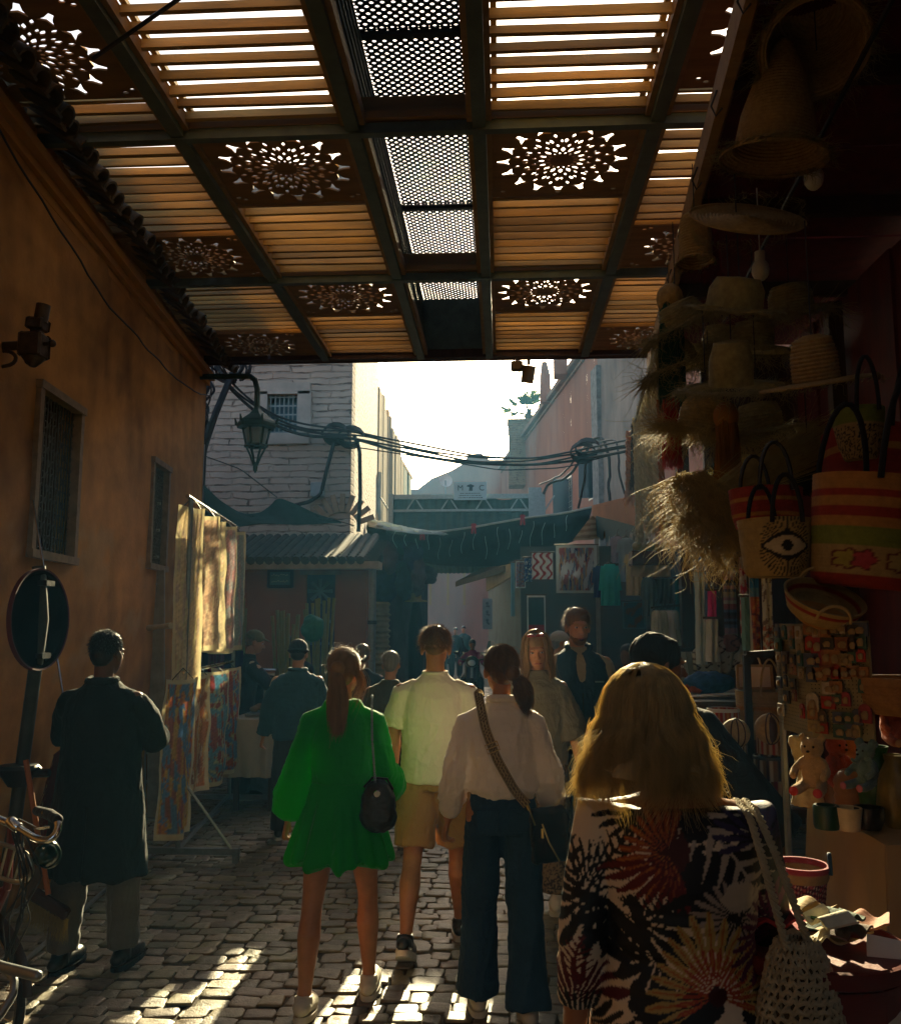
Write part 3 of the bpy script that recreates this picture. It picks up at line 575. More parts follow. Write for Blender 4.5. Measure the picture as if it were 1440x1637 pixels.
# ---- the dark shade roof with the sign, the awnings
def shade_roof():
    y = 18.8; T = thing('shade_roof', 'dark green metal shade roof spanning the street behind the black awning', 'roof', (0, y, 0))
    xa, xb = P(622, 800, y).x, P(871, 800, y).x; zt = P(700, 790, y).z; zb = P(700, 880, y-1).z
    m = MB(); m.box(((xa+xb)/2, y, zt-.06), (xb-xa, .1, .1)); m.box(((xa+xb)/2, y, zt-.36), (xb-xa, .06, .05))
    for k in range(10): x = xa+(xb-xa)*k/9; m.beam((x, y, zt-.36), (x+(.2 if k % 2 else -.2), y, zt-.05), .03, .03)
    m.build('truss', M_STL, T)
    m = MB(); n = 60; m.sheet(lambda U, V: (xa+(xb-xa)*U, y+.05+V*5, zt-.4-V*.0-1.0*V+.02*np.sin(U*180)), 90, 4, thick=.02); m.build('roof_sheet', M_DKG, T)
    m = MB(); m.sheet(lambda U, V: (xa+(xb-xa)*U, y+.06+.02*np.sin(U*90)+U*0, zt-.06+.03*np.sin(U*23)+.05*np.sin(U*7)-V*(zt-zb-.1)), 120, 8, thick=.015); m.build('front_sheet', M_DKG, T)
    m = MB(); 
    for x in (xa+.05, xb-.05): m.box((x, y-.06, zt/2), (.1, .1, zt))
    m.box((P(855, 820, y).x, y-.1, P(0, 820, y).z+.05), (.28, .06, .8)); m.build('post', M_STL, T)
    S = thing('shop_sign', 'pale blue sign lettered M and C around a small emblem on the shade roof', 'sign', P(752, 785, y-.15)); a, b = P(725.5, 771, y-.15), P(778, 799, y-.15)
    m = MB(); m.box((a+b)/2, (b.x-a.x, .04, a.z-b.z)); m.build('board', mat('pale_blue_board', (.45, .6, .68), .6, var=.12, scale=3), S)
    def txt(s, x, z, size, name='lettering'):
        cu = bpy.data.curves.new('t', 'FONT'); cu.body = s; cu.size = size; cu.extrude = .004; cu.align_x = 'CENTER'; o = bpy.data.objects.new('t', cu); COL.objects.link(o); dg = bpy.context.evaluated_depsgraph_get()
        me = bpy.data.meshes.new_from_object(o.evaluated_get(dg)); bpy.data.objects.remove(o); me.materials.clear(); me.materials.append(mat('dark_blue_ink', (.03, .06, .09), .6)); o = bpy.data.objects.new(name, me); COL.objects.link(o); o.parent = S
        o.rotation_euler = (PI/2, 0, 0); o.location = Vector((x, y-.18, z)) - S.location
    h = a.z-b.z; cx = (a.x+b.x)/2; txt('M', a.x+.14, b.z+h*.52, .17); txt('C', b.x-.11, b.z+h*.52, .17)
    m = MB(); z0 = b.z+h*.5; m.prism([(cx-.03, y-.175, z0), (cx+.05, y-.175, z0), (cx+.045, y-.175, z0+.07), (cx+.09, y-.175, z0+.11), (cx+.01, y-.175, z0+.145), (cx-.05, y-.175, z0+.13), (cx-.085, y-.175, z0+.1), (cx-.02, y-.175, z0+.08)], (0, -.006, 0)); m.build('emblem', mat('dark_blue_ink'), S)
    m = MB(); r = random.Random(2)
    for z, L in ((.36, .4), (.24, .46), (.12, .5)):
        x = -L/2
        while x < L/2: l = r.uniform(.01, .03); m.box((cx+x, y-.176, b.z+h*z), (l, .004, .016)); x += l+.012
    m.build('lettering', mat('dark_blue_ink'), S)
M_DKG = mat('dark_green_sheet', (.035, .07, .068), .6, var=.4, scale=3, bump=.2, stretch=(1, 1, 3))
shade_roof()
def interp(pts, n):
    p = np.array([V3(q) for q in pts]); d = np.r_[0, np.cumsum(np.linalg.norm(np.diff(p, axis=0), axis=1))]; t = np.linspace(0, d[-1], n*4)
    q = np.stack([np.interp(t, d, p[:, i]) for i in range(3)], 1); k = max(3, n//6*2+1); pad = np.vstack([np.repeat(q[:1], k//2, 0)*1, q, np.repeat(q[-1:], k//2, 0)])
    q = np.stack([np.convolve(pad[:, i], np.ones(k)/k, 'valid') for i in range(3)], 1); q[0] = p[0]; q[-1] = p[-1]; i = np.linspace(0, len(q)-1, n).round().astype(int); return q[i]
def cloth_between(top, bot, nu, nv, sag=0, folds=.03, seed=0, depth=0):
    A, B = interp(top, nu), interp(bot, nu)
    def fn(U, V):
        i = (U*(nu-1)).round().astype(int); X = A[i]*(1-V[..., None])+B[i]*V[..., None]; o = folds*fbm(np.stack([U*9, V*1.5], -1), 1, seed)*np.sin(V*PI*.8+.2)
        X = X+np.stack([o*.2, o+depth*np.sin(V*PI), -sag*np.sin(V*PI)*np.sin(U*PI)], -1); return X[..., 0], X[..., 1], X[..., 2]
    return fn
def awnings():
    y = 13.5; T = thing('black_awning', 'long sagging black cloth awning with pale stitches strung across the street', 'awning', P(750, 850, y))
    top = [P(588, 832, y), P(640, 848, y), P(700, 852, y), P(757, 844, y), P(835, 830, y), P(900, 822, y), P(946, 812, y)]
    bot = [P(592, 868, y+.6), P(640, 885, y+.8), P(690, 902, y+1), P(745, 905, y+1), P(800, 904, y+1), P(860, 888, y+.8), P(930, 858, y+.5)]
    m = MB(); m.sheet(cloth_between(top, bot, 120, 22, folds=.06, seed=3, depth=-.25), 120, 22, thick=.012); m.build('cloth', M_BLKC, T)
    m = MB(); A = interp(top, 120); B = interp(bot, 120)
    for k in range(16):
        i = 16+k*6; a, b = A[i], B[i]; t = np.linspace(.12+.1*((k*7) % 3), .86-.08*((k*5) % 4), 9)[:, None]; p = a*(1-t)+b*t; p[:, 1] -= .40*np.sin(t[:, 0]*PI)**.8+.02+.05; p[:, 0] += .02*np.sin(t[:, 0]*9+k); m.tube(p, .0035, 4)
    m.build('stitching', mat('pale_thread', (.6, .68, .62), .8), T)
    m = MB(); m.tube([q+np.array((0, -.03, .01)) for q in A], .018, 6); m.build('rope', mat('pale_rope', (.5, .5, .42), .8), T)
    m = MB(); m.sheet(cloth_between([P(584, 828, y-.1), P(620, 836, y-.1), P(665, 846, y-.1), P(712, 852, y-.1)], [P(590, 842, y-.1), P(620, 848, y-.2), P(665, 854, y-.2), P(716, 855, y-.1)], 40, 8, folds=.05, seed=5), 40, 8, thick=.01); m.build('sheen_strip', mat('painted_sheen', (.6, .66, .62), .35, trans=.3), T)  # pale strip along the awning top, its colour stands in for white sheen
    for px, py in ((675, 852), (757, 842), (835, 828)):
        c = thing('red_clip', {675: 'red clip at the left of the black awning rope, nearest the brick corner', 757: 'large red clip at the middle of the black awning rope', 835: 'red clip on the rising right half of the black awning rope'}[px], 'clip', P(px, py, y-.08), 'red clips on the awning rope'); q = P(px, py, y-.08)
        m = MB(); m.box(q+Vector((-.018, 0, -.03)), (.03, .05, .16), rotm(0, .12, 0)); m.box(q+Vector((.018, 0, -.03)), (.03, .05, .16), rotm(0, -.12, 0)); m.tube([q+Vector((-.04, 0, .03)), q+Vector((.04, 0, .03))], .016, 6); m.build('jaw', mat('red_plastic', (.45, .03, .05), .5), c)
    y = 11.3; T = thing('shade_sail', 'dark teal triangular shade cloth strung from the corner to the brick building', 'awning', P(440, 820, y))
    top = [P(326, 776, y-.5), P(350, 800, y-.3), P(385, 822, y), P(415, 822, y), P(434, 808, y+.2), P(443, 795, y+.3), P(470, 805, y+.5), P(505, 822, y+.8), P(545, 834, y+1.2)]
    bot = [P(330, 852, y-.8), P(355, 850, y-.7), P(385, 842, y-.6), P(415, 838, y-.4), P(434, 838, y-.2), P(443, 838, y), P(470, 839, y+.4), P(505, 838, y+.7), P(545, 836, y+1.2)]
    m = MB(); m.sheet(cloth_between(top, bot, 70, 18, folds=.05, seed=9), 70, 18, thick=.01); m.build('cloth', mat('teal_shade_cloth', (.02, .075, .07), .8, var=.3, scale=2, trans=.25, bump=.3, bscale=12), T)
    for q in ([P(326, 776, y-.5), P(330, 700, y-1)], [P(443, 795, y+.3), P(385, 750, y-.5), P(330, 730, y-1)], [P(545, 834, y+1.2), P(566, 840, y+1.6)], [P(330, 852, y-.8), P(365, 845, y-1.2), P(352, 850, y-1.5)]): m = MB(); m.tube(interp(q, 12), .008, 5); m.build('rope', M_CABLE, T)
    # second awning: orange roof with ragged black edge on the right
    T = thing('orange_canopy', 'sloping orange canopy over the garment stall on the right', 'awning', P(980, 820, 12)); q = [P(946, 808, 12.6), P(1035, 786, 9.5), P(1120, 800, 9.8), P(1120, 870, 12.5)]; m = MB(); m.prism([(v.x, v.y, v.z) for v in q], (.0, .05, -.06)); m.build('sheet', mat('orange_sheet', (.42, .15, .05), .8, var=.3, scale=2), T)
    q = [P(946, 812, 12.4), P(1035, 790, 9.4), P(1035, 850, 9.5), P(948, 835, 12.4)]; m = MB(); m.prism([(v.x, v.y, v.z) for v in q], (.03, .03, 0)); m.build('valance', mat('orange_sheet'), T)
    m = MB(); r = random.Random(3); A = [P(952, 830, 12.2), P(1020, 850, 9.6)]
    n = 26; t = np.linspace(0, 1, n); v = []; 
    for k in range(n):
        q = Vector(A[0])*(1-t[k])+Vector(A[1])*t[k]; v += [q+Vector((0, 0, .05)), q-Vector((0, 0, r.uniform(.1, .38)))]
    v2 = [q+Vector((.02, .02, 0)) for q in v]; f = []
    for k in range(n-1): f += [(2*k, 2*k+1, 2*k+3, 2*k+2)]
    N = len(v); f += [tuple(a+N for a in q[::-1]) for q in f]; m.add([V3(q) for q in v+v2], f); m.build('torn_fringe', M_BLKC, T)
    # striped triangular cloth
    T = thing('striped_parasol_flap', 'small tan striped triangular cloth hanging below the right end of the black awning', 'cloth', P(945, 850, 12.2)); tp, a, b = P(946, 824, 12.2), P(915, 864, 12.0), P(982, 858, 12.6); n = 20
    def fn(U, V): 
        p = [tp[i]*(1-V)+(a[i]*(1-U)+b[i]*U)*V for i in range(3)]; return p[0], p[1]-.18*np.sin(U*PI)*V, p[2]-.03*np.sin(U*PI)*V
    m = MB(); m.sheet(fn, 24, 24, col=lambda U, V: np.where((np.sin(V*26+np.sin(U*PI)*1.5) > 0)[..., None], (.5, .36, .18), (.3, .19, .08)), thick=.01); m.build('cloth', vcm('striped_cloth', rough=.9, trans=.2), T)
awnings()
# ---- cables
def cable(name, label, pts, r=.014, n=40, cat='cable', wob=.0, group=None):
    p = interp(pts, n); 
    if wob: p = p+np.stack([fbm(np.linspace(0, 6, n)[:, None]*np.ones((1, 3)), .6, s_) for s_ in (1, 2, 3)], 1)*wob
    m = MB(); m.tube(p, r, 6); return one(name, m, M_CABLE, label, cat, group)
def cables():
    T = thing('cable_bundle', 'thick tangled bundle of black cables sagging across the street from the left lamp', 'cable', P(560, 690, 16))
    base = [P(352, 590, 11.5), P(372, 622, 12.2), P(420, 660, 12.6), P(470, 685, 12.8), P(530, 694, 12.95), P(562, 693, 12.95), P(600, 703, 13.2), P(680, 722, 13.8), P(760, 737, 14.2), P(850, 738, 14.4), P(920, 727, 14.2), P(1004, 713, 13.4)]
    for k in range(5):
        q = [Vector(p)+Vector((0, 0, (k-2)*.035+.03*math.sin(i*1.7+k*2))) for i, p in enumerate(base)]; m = MB(); m.tube(interp(q, 70), .016 if k else .024, 6); m.build('cable', M_CABLE, T)
    for px, py in ((535, 692), (560, 697), (932, 722), (940, 716)):
        q = P(px, py, 13 if px < 700 else 14); m = MB()
        for k in range(5): m.tube([q+Vector((math.cos(a)*.2, .02*k, math.sin(a)*.1*(1+.2*k))) for a in np.linspace(0, 5.5, 14)], .012, 5)
        m.build('cable_coil', M_CABLE, T)
    cable('drop_cable', 'black cable hanging from the bundle down to the box on the brick building', [P(536, 700, 13.05), P(524, 745, 13.05), P(513, 790, 13.1), P(495, 802, 13.1), P(470, 808, 13.1)], .03)
    cable('corner_cable', 'black cable running down the corner of the brick building', [P(566, 695, 13.05), P(575, 720, 13.05), P(576, 790, 13.05), P(573, 850, 13.05)], .03)
    cable('thin_wire', 'thin wire crossing the sky below the main cable bundle', [P(570, 715, 13), P(700, 735, 13.8), P(800, 752, 14), P(900, 748, 14), P(975, 728, 14)], .01)
    cable('looped_wire', 'loops of wire climbing the pink wall beside its window', [P(868, 790, 18), P(880, 770, 18), P(905, 765, 17.5), P(930, 735, 17), P(945, 703, 16), P(965, 700, 15.6), P(972, 720, 15.4), P(974, 800, 15.2)], .03, wob=.03)
    cable('second_looped_wire', 'pale wire strung from the pink wall window to the pier', [P(862, 775, 20), P(900, 758, 18), P(935, 712, 16.4), P(985, 700, 15), P(990, 760, 14.5), P(998, 790, 14.5)], .02, wob=.02)
    cable('wall_wire', 'dark wire hanging down the pink wall between its two windows', [P(936, 735, 16.2), P(934, 770, 16.4), P(924, 812, 16.8)], .025)
    cable('roof_cable', 'black cable slanting across the slatted canopy near the top left', [(-2.2, 4.3, 4.85), (-1.5, 3.9, 4.92), (-.7, 3.7, 5.0)], .012)
    cable('wall_cable', 'black cable swagging along the ochre wall below the tiled eave', [np.array((wallx(y)+.06, y, z)) for y, z in ((3.5, 4.95), (5.2, 4.55), (6.5, 4.35), (8, 4.32), (9.6, 4.42), (10.4, 4.6))], .008, wob=.02)
    for i, (a, b) in enumerate((((1004, 0), (0, 0)),)): pass
    T = thing('cable_tangle', 'tangle of cables and brackets on the corner of the ochre building above the lamp', 'cable', P(330, 640, 11))
    r = random.Random(12)
    for k in range(9):
        a = P(330+r.uniform(-12, 12), 570+r.uniform(-6, 10), 11); pts = [a]
        for j in range(5): pts.append(P(318+r.uniform(-18, 35)*(1-j/6), 590+j*28+r.uniform(-8, 8), 11.2+r.uniform(-.2, .2)))
        m = MB(); m.tube(interp(pts, 30), r.choice((.012, .018, .03)), 5); m.build('cable', M_CABLE, T)
    for k in range(5):
        c = P(365+r.uniform(-8, 8), 585+r.uniform(-5, 8), 11.2); m = MB(); m.tube([c+Vector((math.cos(a)*(.15+.03*k), .05*k, math.sin(a)*(.13+.02*k))) for a in np.linspace(-1, 5, 18)], .018, 5); m.build('cable', M_CABLE, T)
    m = MB(); m.tube(interp([P(378, 585, 11.3), P(366, 610, 11.2), P(345, 660, 11.1), P(325, 720, 11), P(322, 790, 11)], 24), .045, 7); m.build('conduit', M_CABLE, T)
    m = MB(); m.box(P(308, 668, 10.9), (.3, .1, .35)); m.box(P(316, 760, 10.8), (.16, .1, .8)); m.build('junction_box', M_STL, T)
cables()
# ================================================================ PEOPLE
def nrm_(v): v = V3(v); return v/(np.linalg.norm(v)+1e-12)
def bez(pts, n):
    return interp(pts, n)
SKIN = mat('skin', (.50, .24, .13), .5, var=.15, scale=9, bump=.12, bscale=120, spec=.35, sss=.12)
SKIN_T = mat('tanned_skin', (.44, .19, .085), .42, var=.3, scale=7, bump=.12, bscale=120, spec=.4, sss=.1)
SKIN_D = mat('brown_skin', (.17, .075, .04), .5, var=.15, scale=9, bump=.12, bscale=120, sss=.08)
def hairmat(name, c, t=.35): return mat(name, c, .38, var=.35, scale=40, bump=0, spec=.5, trans=t, stretch=(1, 1, .15))
H_BLOND = hairmat('blond_hair', (.50, .30, .10), .4); H_BROWN = hairmat('brown_hair', (.24, .12, .045)); H_LBR = hairmat('light_brown_hair', (.44, .27, .11)); H_BLK = hairmat('black_hair', (.015, .012, .01), .15); H_GREY = hairmat('grey_hair', (.3, .28, .25))
def strands(Pt, rad, name, m, parent):                    # Pt (N, K, 3)
    N, K, _ = Pt.shape; t = np.gradient(Pt, axis=1); t /= np.linalg.norm(t, axis=2)[..., None]+1e-12
    up = np.array((.31, .8, .51)); x = np.cross(t, up); x /= np.linalg.norm(x, axis=2)[..., None]+1e-9; y = np.cross(t, x)
    r = (np.asarray(rad)*np.ones((N, 1)) if np.ndim(rad) < 2 else rad); tp = np.linspace(1, .25, K)[None, :]*r[:, :1]
    v = np.stack([Pt+tp[..., None]*(math.cos(a)*x+math.sin(a)*y) for a in (0, TAU/3, 2*TAU/3)], 2).reshape(-1, 3)
    i = np.arange(N)[:, None, None]*K*3 + np.arange(K-1)[None, :, None]*3; j = np.arange(3)[None, None, :]; j2 = (j+1) % 3
    q = np.stack([i+j, i+j2, i+3+j2, i+3+j], -1).reshape(-1, 4)
    off = BASE.get(root_of(parent).name, np.zeros(3)); me = bpy.data.meshes.new(name); me.vertices.add(len(v)); me.vertices.foreach_set('co', (v-off).ravel())
    me.loops.add(len(q)*4); me.loops.foreach_set('vertex_index', q.ravel().astype(np.int32)); me.polygons.add(len(q)); me.polygons.foreach_set('loop_start', np.arange(0, len(q)*4, 4, dtype=np.int32)); me.polygons.foreach_set('use_smooth', [True]*len(q))
    me.update(calc_edges=True); me.validate(); me.materials.append(m); o = bpy.data.objects.new(name, me); COL.objects.link(o); o.parent = parent; return o
def folds(amp, seed=0, sx=9, sz=2.5, ridge=True):
    def f(p):
        w_ = .5*np.stack([fbm(p*3, .5, seed+9, 2), fbm(p*3, .5, seed+11, 2), fbm(p*3, .5, seed+13, 2)], -1); p = p+w_*.09
        a = fbm(p*np.array((sx, sx, sz)), .5, seed); b = fbm(p*np.array((sx*.4, sx*.4, sz*1.4)), .5, seed+5); c = fbm(p*np.array((sx*.7, sx*.7, sx*1.5)), .5, seed+7)
        if ridge: a = 1-2.6*np.abs(a)**.7; c = 1-2.6*np.abs(c)**.7
        return amp*(.75*a+.6*b+.45*c)
    return f
class Person:
    def __init__(s, label, S, loc, rz=0., legs=((0, 4, 0, 0), (0, 4, 0, 0)), arms=((0, 8, 10), (0, 8, 10)), lean=0, head=(0, 0, 0), fem=False, fat=1., skin=SKIN, vox=.009, sit=None, cat=None, group=None, hands=(.5, .5), twist=(0, 0)):
        s.S = S; k = s.k = S/1.75; s.rz = rz; s.fem = fem; s.fat = fat; s.vox = vox; s.head_a = head; s.lean = R(lean); s.skin = skin
        s.T = thing('person', label, cat or ('woman' if fem else 'man'), loc, group); s.loc = V3(loc); s.M = rotm(0, 0, rz)
        J = s.J = {}; sw = .165 if fem else .19
        for i, sd in enumerate((-1, 1)):
            fl, ab, kn, fp = [R(a) for a in legs[i]]; hip = np.array((sd*.088, 0, .93)); d = np.array((sd*math.sin(ab), math.sin(fl), -math.cos(fl)*math.cos(ab))); d = nrm_(d); knee = hip+d*.435
            a2 = fl-kn; d2 = nrm_((sd*math.sin(ab)*.3, math.sin(a2), -math.cos(a2))); J['hip', i], J['knee', i], J['ank', i] = hip, knee, knee+d2*.42; J['fp', i] = fp
        dz = .075-min(J['ank', i][2]-max(0, math.sin(J['fp', i]))*.11 for i in (0, 1))
        for i in (0, 1):
            for n_ in ('hip', 'knee', 'ank'): J[n_, i] = J[n_, i]+(0, 0, dz)
        s.dz = dz
        s.pel = np.array((0, 0, .95+dz)); st = lambda p: s.bend(np.array(p, float)+(0, 0, dz))
        for i, sd in enumerate((-1, 1)):
            fl, ab, el = [R(a) for a in arms[i][:3]]; tw = R(arms[i][3]) if len(arms[i]) > 3 else 0
            sh = st((sd*sw, -.005, 1.415)); d = nrm_((sd*math.sin(ab), math.sin(fl)*math.cos(ab), -math.cos(fl)*math.cos(ab))); e = sh+d*.285
            f_ = nrm_(np.array((-sd*math.sin(tw), math.cos(tw), 0))+0*d); pr = nrm_(f_-d*(f_ @ d)); d2 = math.cos(el)*d+math.sin(el)*pr; wr = e+d2*.25
            J['sh', i], J['el', i], J['wr', i], J['hd', i] = sh, e, wr, d2
        s.neck = st((0, -.012, 1.475)); s.hc = st((0, .018, 1.625)); y, pi, ro = [R(a) for a in head]
        s.HM = rotm(0, 0, y) @ rotm(pi-s.lean*.3, ro, 0); s.hands = hands
    def bend(s, p):
        p = np.asarray(p, float); t = np.clip((p[..., 2]-s.pel[2] if np.ndim(s.pel) else 0)/.25, 0, 1); a = -s.lean*t; c, n = np.cos(a), np.sin(a); q = p-s.pel
        return np.stack([q[..., 0], c*q[..., 1]-n*q[..., 2], n*q[..., 1]+c*q[..., 2]], -1)+s.pel
    def W(s, p): return (np.asarray(p, float)*s.k) @ s.M.T + s.loc            # person -> world
    def L(s, p): return ((np.asarray(p)-s.loc) @ s.M)/s.k
    def H(s, p): return np.asarray(p, float) @ s.HM.T + s.hc                   # head -> person
    def put(s, mb, name, m, parent=None, voxel=0, disp=None, color=None, it=3, lab=None):
        mb.v = [s.W(v) for v in mb.v]
        o = mb.build(name, m, parent or s.T, voxel=voxel, it=it, disp=(lambda p: disp(s.L(p))) if disp else None, color=(lambda p: color(s.L(p))) if color else None)
        if lab: o['label'] = lab
        return o
    def hand(s, m, i, curl):
        w_, d = s.J['wr', i], s.J['hd', i]; sd = (-1, 1)[i]; inn = np.array((-sd, 0, 0.)); pn = nrm_(inn-d*(inn @ d)); side = nrm_(np.cross(d, pn))
        if side[1] < 0: side = -side
        m.tube([w_-d*.02, w_+d*.03, w_+d*.085], [.024, .034, .036], 10, flat=.42, round_=True, up=pn)
        for k, (o, L) in enumerate(((.027, .066), (.009, .076), (-.010, .072), (-.028, .056))):
            p = w_+d*(.082-.004*abs(k-1))+side*o; a = 0; pts = [p-d*.02, p]; cu = curl*(1+.12*k)
            for q in (.45, .32, .23): a += cu*R(55)*(1 if q < .4 else .7); p = p+(d*math.cos(a)+pn*math.sin(a))*L*q; pts.append(p)
            m.tube(pts, [.010, .0098, .0088, .008, .0068], 8, round_=True)
        p = w_+d*.02+side*.028; pts = [p-side*.01]; 
        for q, a, b in ((.035, 40, .2), (.03, 22, .6), (.024, 10, .9)): p = p+(d*math.cos(R(a))+side*math.sin(R(a))*.9+pn*.35*b)*q; pts.append(p)
        m.tube(pts, [.013, .0125, .0105, .008], 8, round_=True)
    def body(s, barefoot=False, face=True, headonly=False):
        m = MB(); J = s.J; f = s.fat; b = s.bend; z0 = s.dz; vox = s.vox
        E = lambda c, r: m.ell(b(np.array(c)+(0, 0, z0)), r, n=18)
        E((0, .0, .97), (.146*f, .10*f, .12)); E((0, .0, 1.12), (.118*f, .086*f, .15)); E((0, .0, 1.29), (.143, .10, .16)); E((0, -.01, 1.405), (.12, .062, .05))
        if s.fem: E((-.07, .06, 1.29), (.055, .05, .055)); E((.07, .06, 1.29), (.055, .05, .055))
        m.tube([b(np.array((0, -.015, 1.40+z0))), s.neck, s.H((0, -.015, -.04))], [.056, .052 if not s.fem else .046, .052 if not s.fem else .045], 14)
        for i in (0, 1):
            sh, e, w_ = J['sh', i], J['el', i], J['wr', i]; g = .9 if s.fem else 1.05
            m.tube([np.array((sh[0]*.5, sh[1], sh[2]-.018)), sh-(0, 0, .03)], [.040, .042*g], 12, round_=True)
            m.tube([sh-(0, 0, .03), sh*.7+e*.3, e*.95+sh*.05, e, e*.8+w_*.2, e*.2+w_*.8, w_], np.array([.044, .044, .038, .037, .040, .029, .025])*g, 12, round_=True); s.hand(m, i, s.hands[i])
            h, k, a = J['hip', i], J['knee', i], J['ank', i]; up = np.array((0, -.012, 0))
            m.tube([h+(0, 0, .03), h, h*.5+k*.5, k*.88+h*.12, k, k*.88+a*.12+up*.4, k*.68+a*.32+up*1.7, k*.45+a*.55+up, k*.15+a*.85, a], np.array([.088, .088, .074, .055, .052, .050, .057, .047, .034, .034])*(f*.5+.5), 14, round_=True)
            fp = J['fp', i]; fw = np.array((0, math.cos(fp), -math.sin(fp))); dn = np.array((0, -math.sin(fp), -math.cos(fp)))
            m.tube([a-fw*.04+dn*.04, a+fw*.03+dn*.03, a+fw*.10+dn*.05, a+fw*.16+dn*.055], [.028, .032, .028, .02], 10, flat=.8, round_=True)
        h = lambda c, r: m.ell(s.H(c), r, s.HM, n=18)
        h((0, -.012, .035), (.074, .094, .084)); h((0, .03, -.025), (.062, .062, .088)); h((0, .048, -.078), (.038, .04, .033)); h((0, .0, -.05), (.056, .06, .05))
        if vox < .013:
            m.tube([s.H((0, .088, .012)), s.H((0, .103, -.012)), s.H((0, .112, -.028))], [.008, .010, .014], 8, round_=True); h((.012, .098, -.032), (.009, .01, .008)); h((-.012, .098, -.032), (.009, .01, .008))
            h((0, .082, .026), (.052, .016, .011)); h((0, .088, -.064), (.024, .013, .006)); h((0, .086, -.073), (.020, .013, .007)); h((.036, .06, -.02), (.02, .022, .018)); h((-.036, .06, -.02), (.02, .022, .018))
        for sd in (-1, 1): m.ell(s.H((sd*.078, -.005, -.012)), (.009, .022, .033), s.HM @ rotm(0, 0, sd*-.35), n=10)
        o = s.put(m, 'body', s.skin, voxel=vox, it=2)
        if face and vox < .013:
            for sd in (-1, 1):
                e = MB(); e.ell(s.H((sd*.031, .081, .004)), (.0135, .009, .0065), s.HM, n=10); e = s.put(e, 'eye', mat('eye_white', (.55, .5, .45), .3)); q = MB(); q.ell(s.H((sd*.031, .0885, .004)), (.0055, .003, .0055), s.HM, n=8); s.put(q, 'iris', mat('iris', (.03, .03, .03), .2), e)
                q = MB(); q.tube([s.H((sd*.013, .093, .021)), s.H((sd*.032, .094, .028)), s.H((sd*.05, .083, .022))], [.003, .004, .0025], 6); s.put(q, 'eyebrow', H_LBR)
            q = MB(); q.tube([s.H((-.024, .088, -.069)), s.H((-.01, .0985, -.0665)), s.H((.01, .0985, -.0665)), s.H((.024, .088, -.069))], [.003, .006, .006, .003], 6, flat=1); s.put(q, 'lips', mat('lips', (.34, .10, .08), .5))
        return o
    def top(s, name, m, hem=.88, w=None, d=None, ex=2.4, sleeve=(1., .075, .06), vox=None, amp=.006, color=None, neck=.075, seed=1, puff=None, cuffs=False, sx=9, tail=None, lab=None, sholder=.0, disp=None):
        z0 = s.dz; J = s.J; fe = s.fem; W0 = w or ((.175, .155, .165, .16) if fe else (.185, .175, .175, .17)); D0 = d or ((.125, .125, .12, .075) if not fe else (.13, .115, .125, .07))
        mb = MB(); zz = [hem, hem+.02, 1.06, 1.27, 1.385, 1.435, 1.472, 1.495]
        ww = [W0[0], W0[0]*1.01, W0[1], W0[2], W0[3]*.93, W0[3]*.68, neck+.018, neck]; dd = [D0[0], D0[0]*1.01, D0[1], D0[2], D0[3]+.02, D0[3], neck*.9, neck*.85]
        if hem > 1.04: zz[2] = (hem+1.27)/2
        mb.rings([(0, -.005 if z < 1.4 else -.015, z+z0, a, b_) for z, a, b_ in zip(zz, ww, dd)], 40, ex=2.15); mb.v = [s.bend(v) for v in mb.v]
        for i in (0, 1):
            sh, e, w_ = J['sh', i], J['el', i], J['wr', i]; fr, r0, r1 = sleeve; inn = np.array((sh[0]*.5, sh[1], sh[2]-.012)); r0 = puff[1] if puff else r0; sh = sh+np.array((-np.sign(sh[0])*max(0, r0-.06)*.8, 0, -max(0, .93*r0-.02)))
            inn = np.array((inn[0], inn[1], J['sh', i][2]-max(0, .8*r0-.050)))
            if puff: P_ = [inn, sh+(0, 0, .0), sh*.6+e*.4, e, e*.5+w_*.5, e*.15+w_*.85+(0, 0, -.005), w_]; r_ = puff
            elif fr <= .5: c = sh+(e-sh)*fr*2; P_ = [inn, sh, sh*.5+c*.5, c]; r_ = [r0*.8, r0*.93, (r0+r1)/2, r1]
            else:
                c = e+(w_-e)*(fr-.5)*2; P_ = [inn, sh, sh*.5+e*.5, e, e*.4+c*.6, c]; r_ = [r0*.8, r0*.93, r0*.93, (r0+r1)/2, r1*1.05, r1]
            mb.tube(P_, r_, 16)
        f0 = disp or folds(amp, seed, sx); mob = s.put(mb, name, m, voxel=vox or s.vox, it=5, disp=lambda p: f0(p)*np.clip((1.47+z0-p[..., 2])/.12, .15, 1), color=color, lab=lab)
        return mob
    def trousers(s, name, m, r=(.112, .095, .085, .08), hem=1., seat=(.165, .125), waist=(.15, .115), amp=.006, seed=4, top=1.06, color=None, flare=0, lab=None, vox=None):
        z0 = s.dz; mb = MB(); J = s.J; sx, sy = seat
        mb.rings([(0, 0, .86+z0, sx*.95, sy*.95), (0, 0, .93+z0, sx, sy), (0, 0, 1.0+z0, sx*.97, sy*.95), (0, 0, top+z0, waist[0], waist[1])], 32, ex=2.3)
        for i in (0, 1):
            h, k, a = J['hip', i], J['knee', i], J['ank', i]; h = h-(0, 0, .02)
            if hem <= .5: c = h+(k-h)*hem*2; P_ = [h, h*.5+c*.5, c]; r_ = [r[0], (r[0]+r[1])/2*1.0, r[1]]
            else: c = k+(a-k)*(hem-.5)*2; P_ = [h, h*.5+k*.5, k, k*.5+c*.5, c]; r_ = [r[0], (r[0]+r[1])/2, r[1], r[2], r[3]]
            mb.tube(P_, r_, 18)
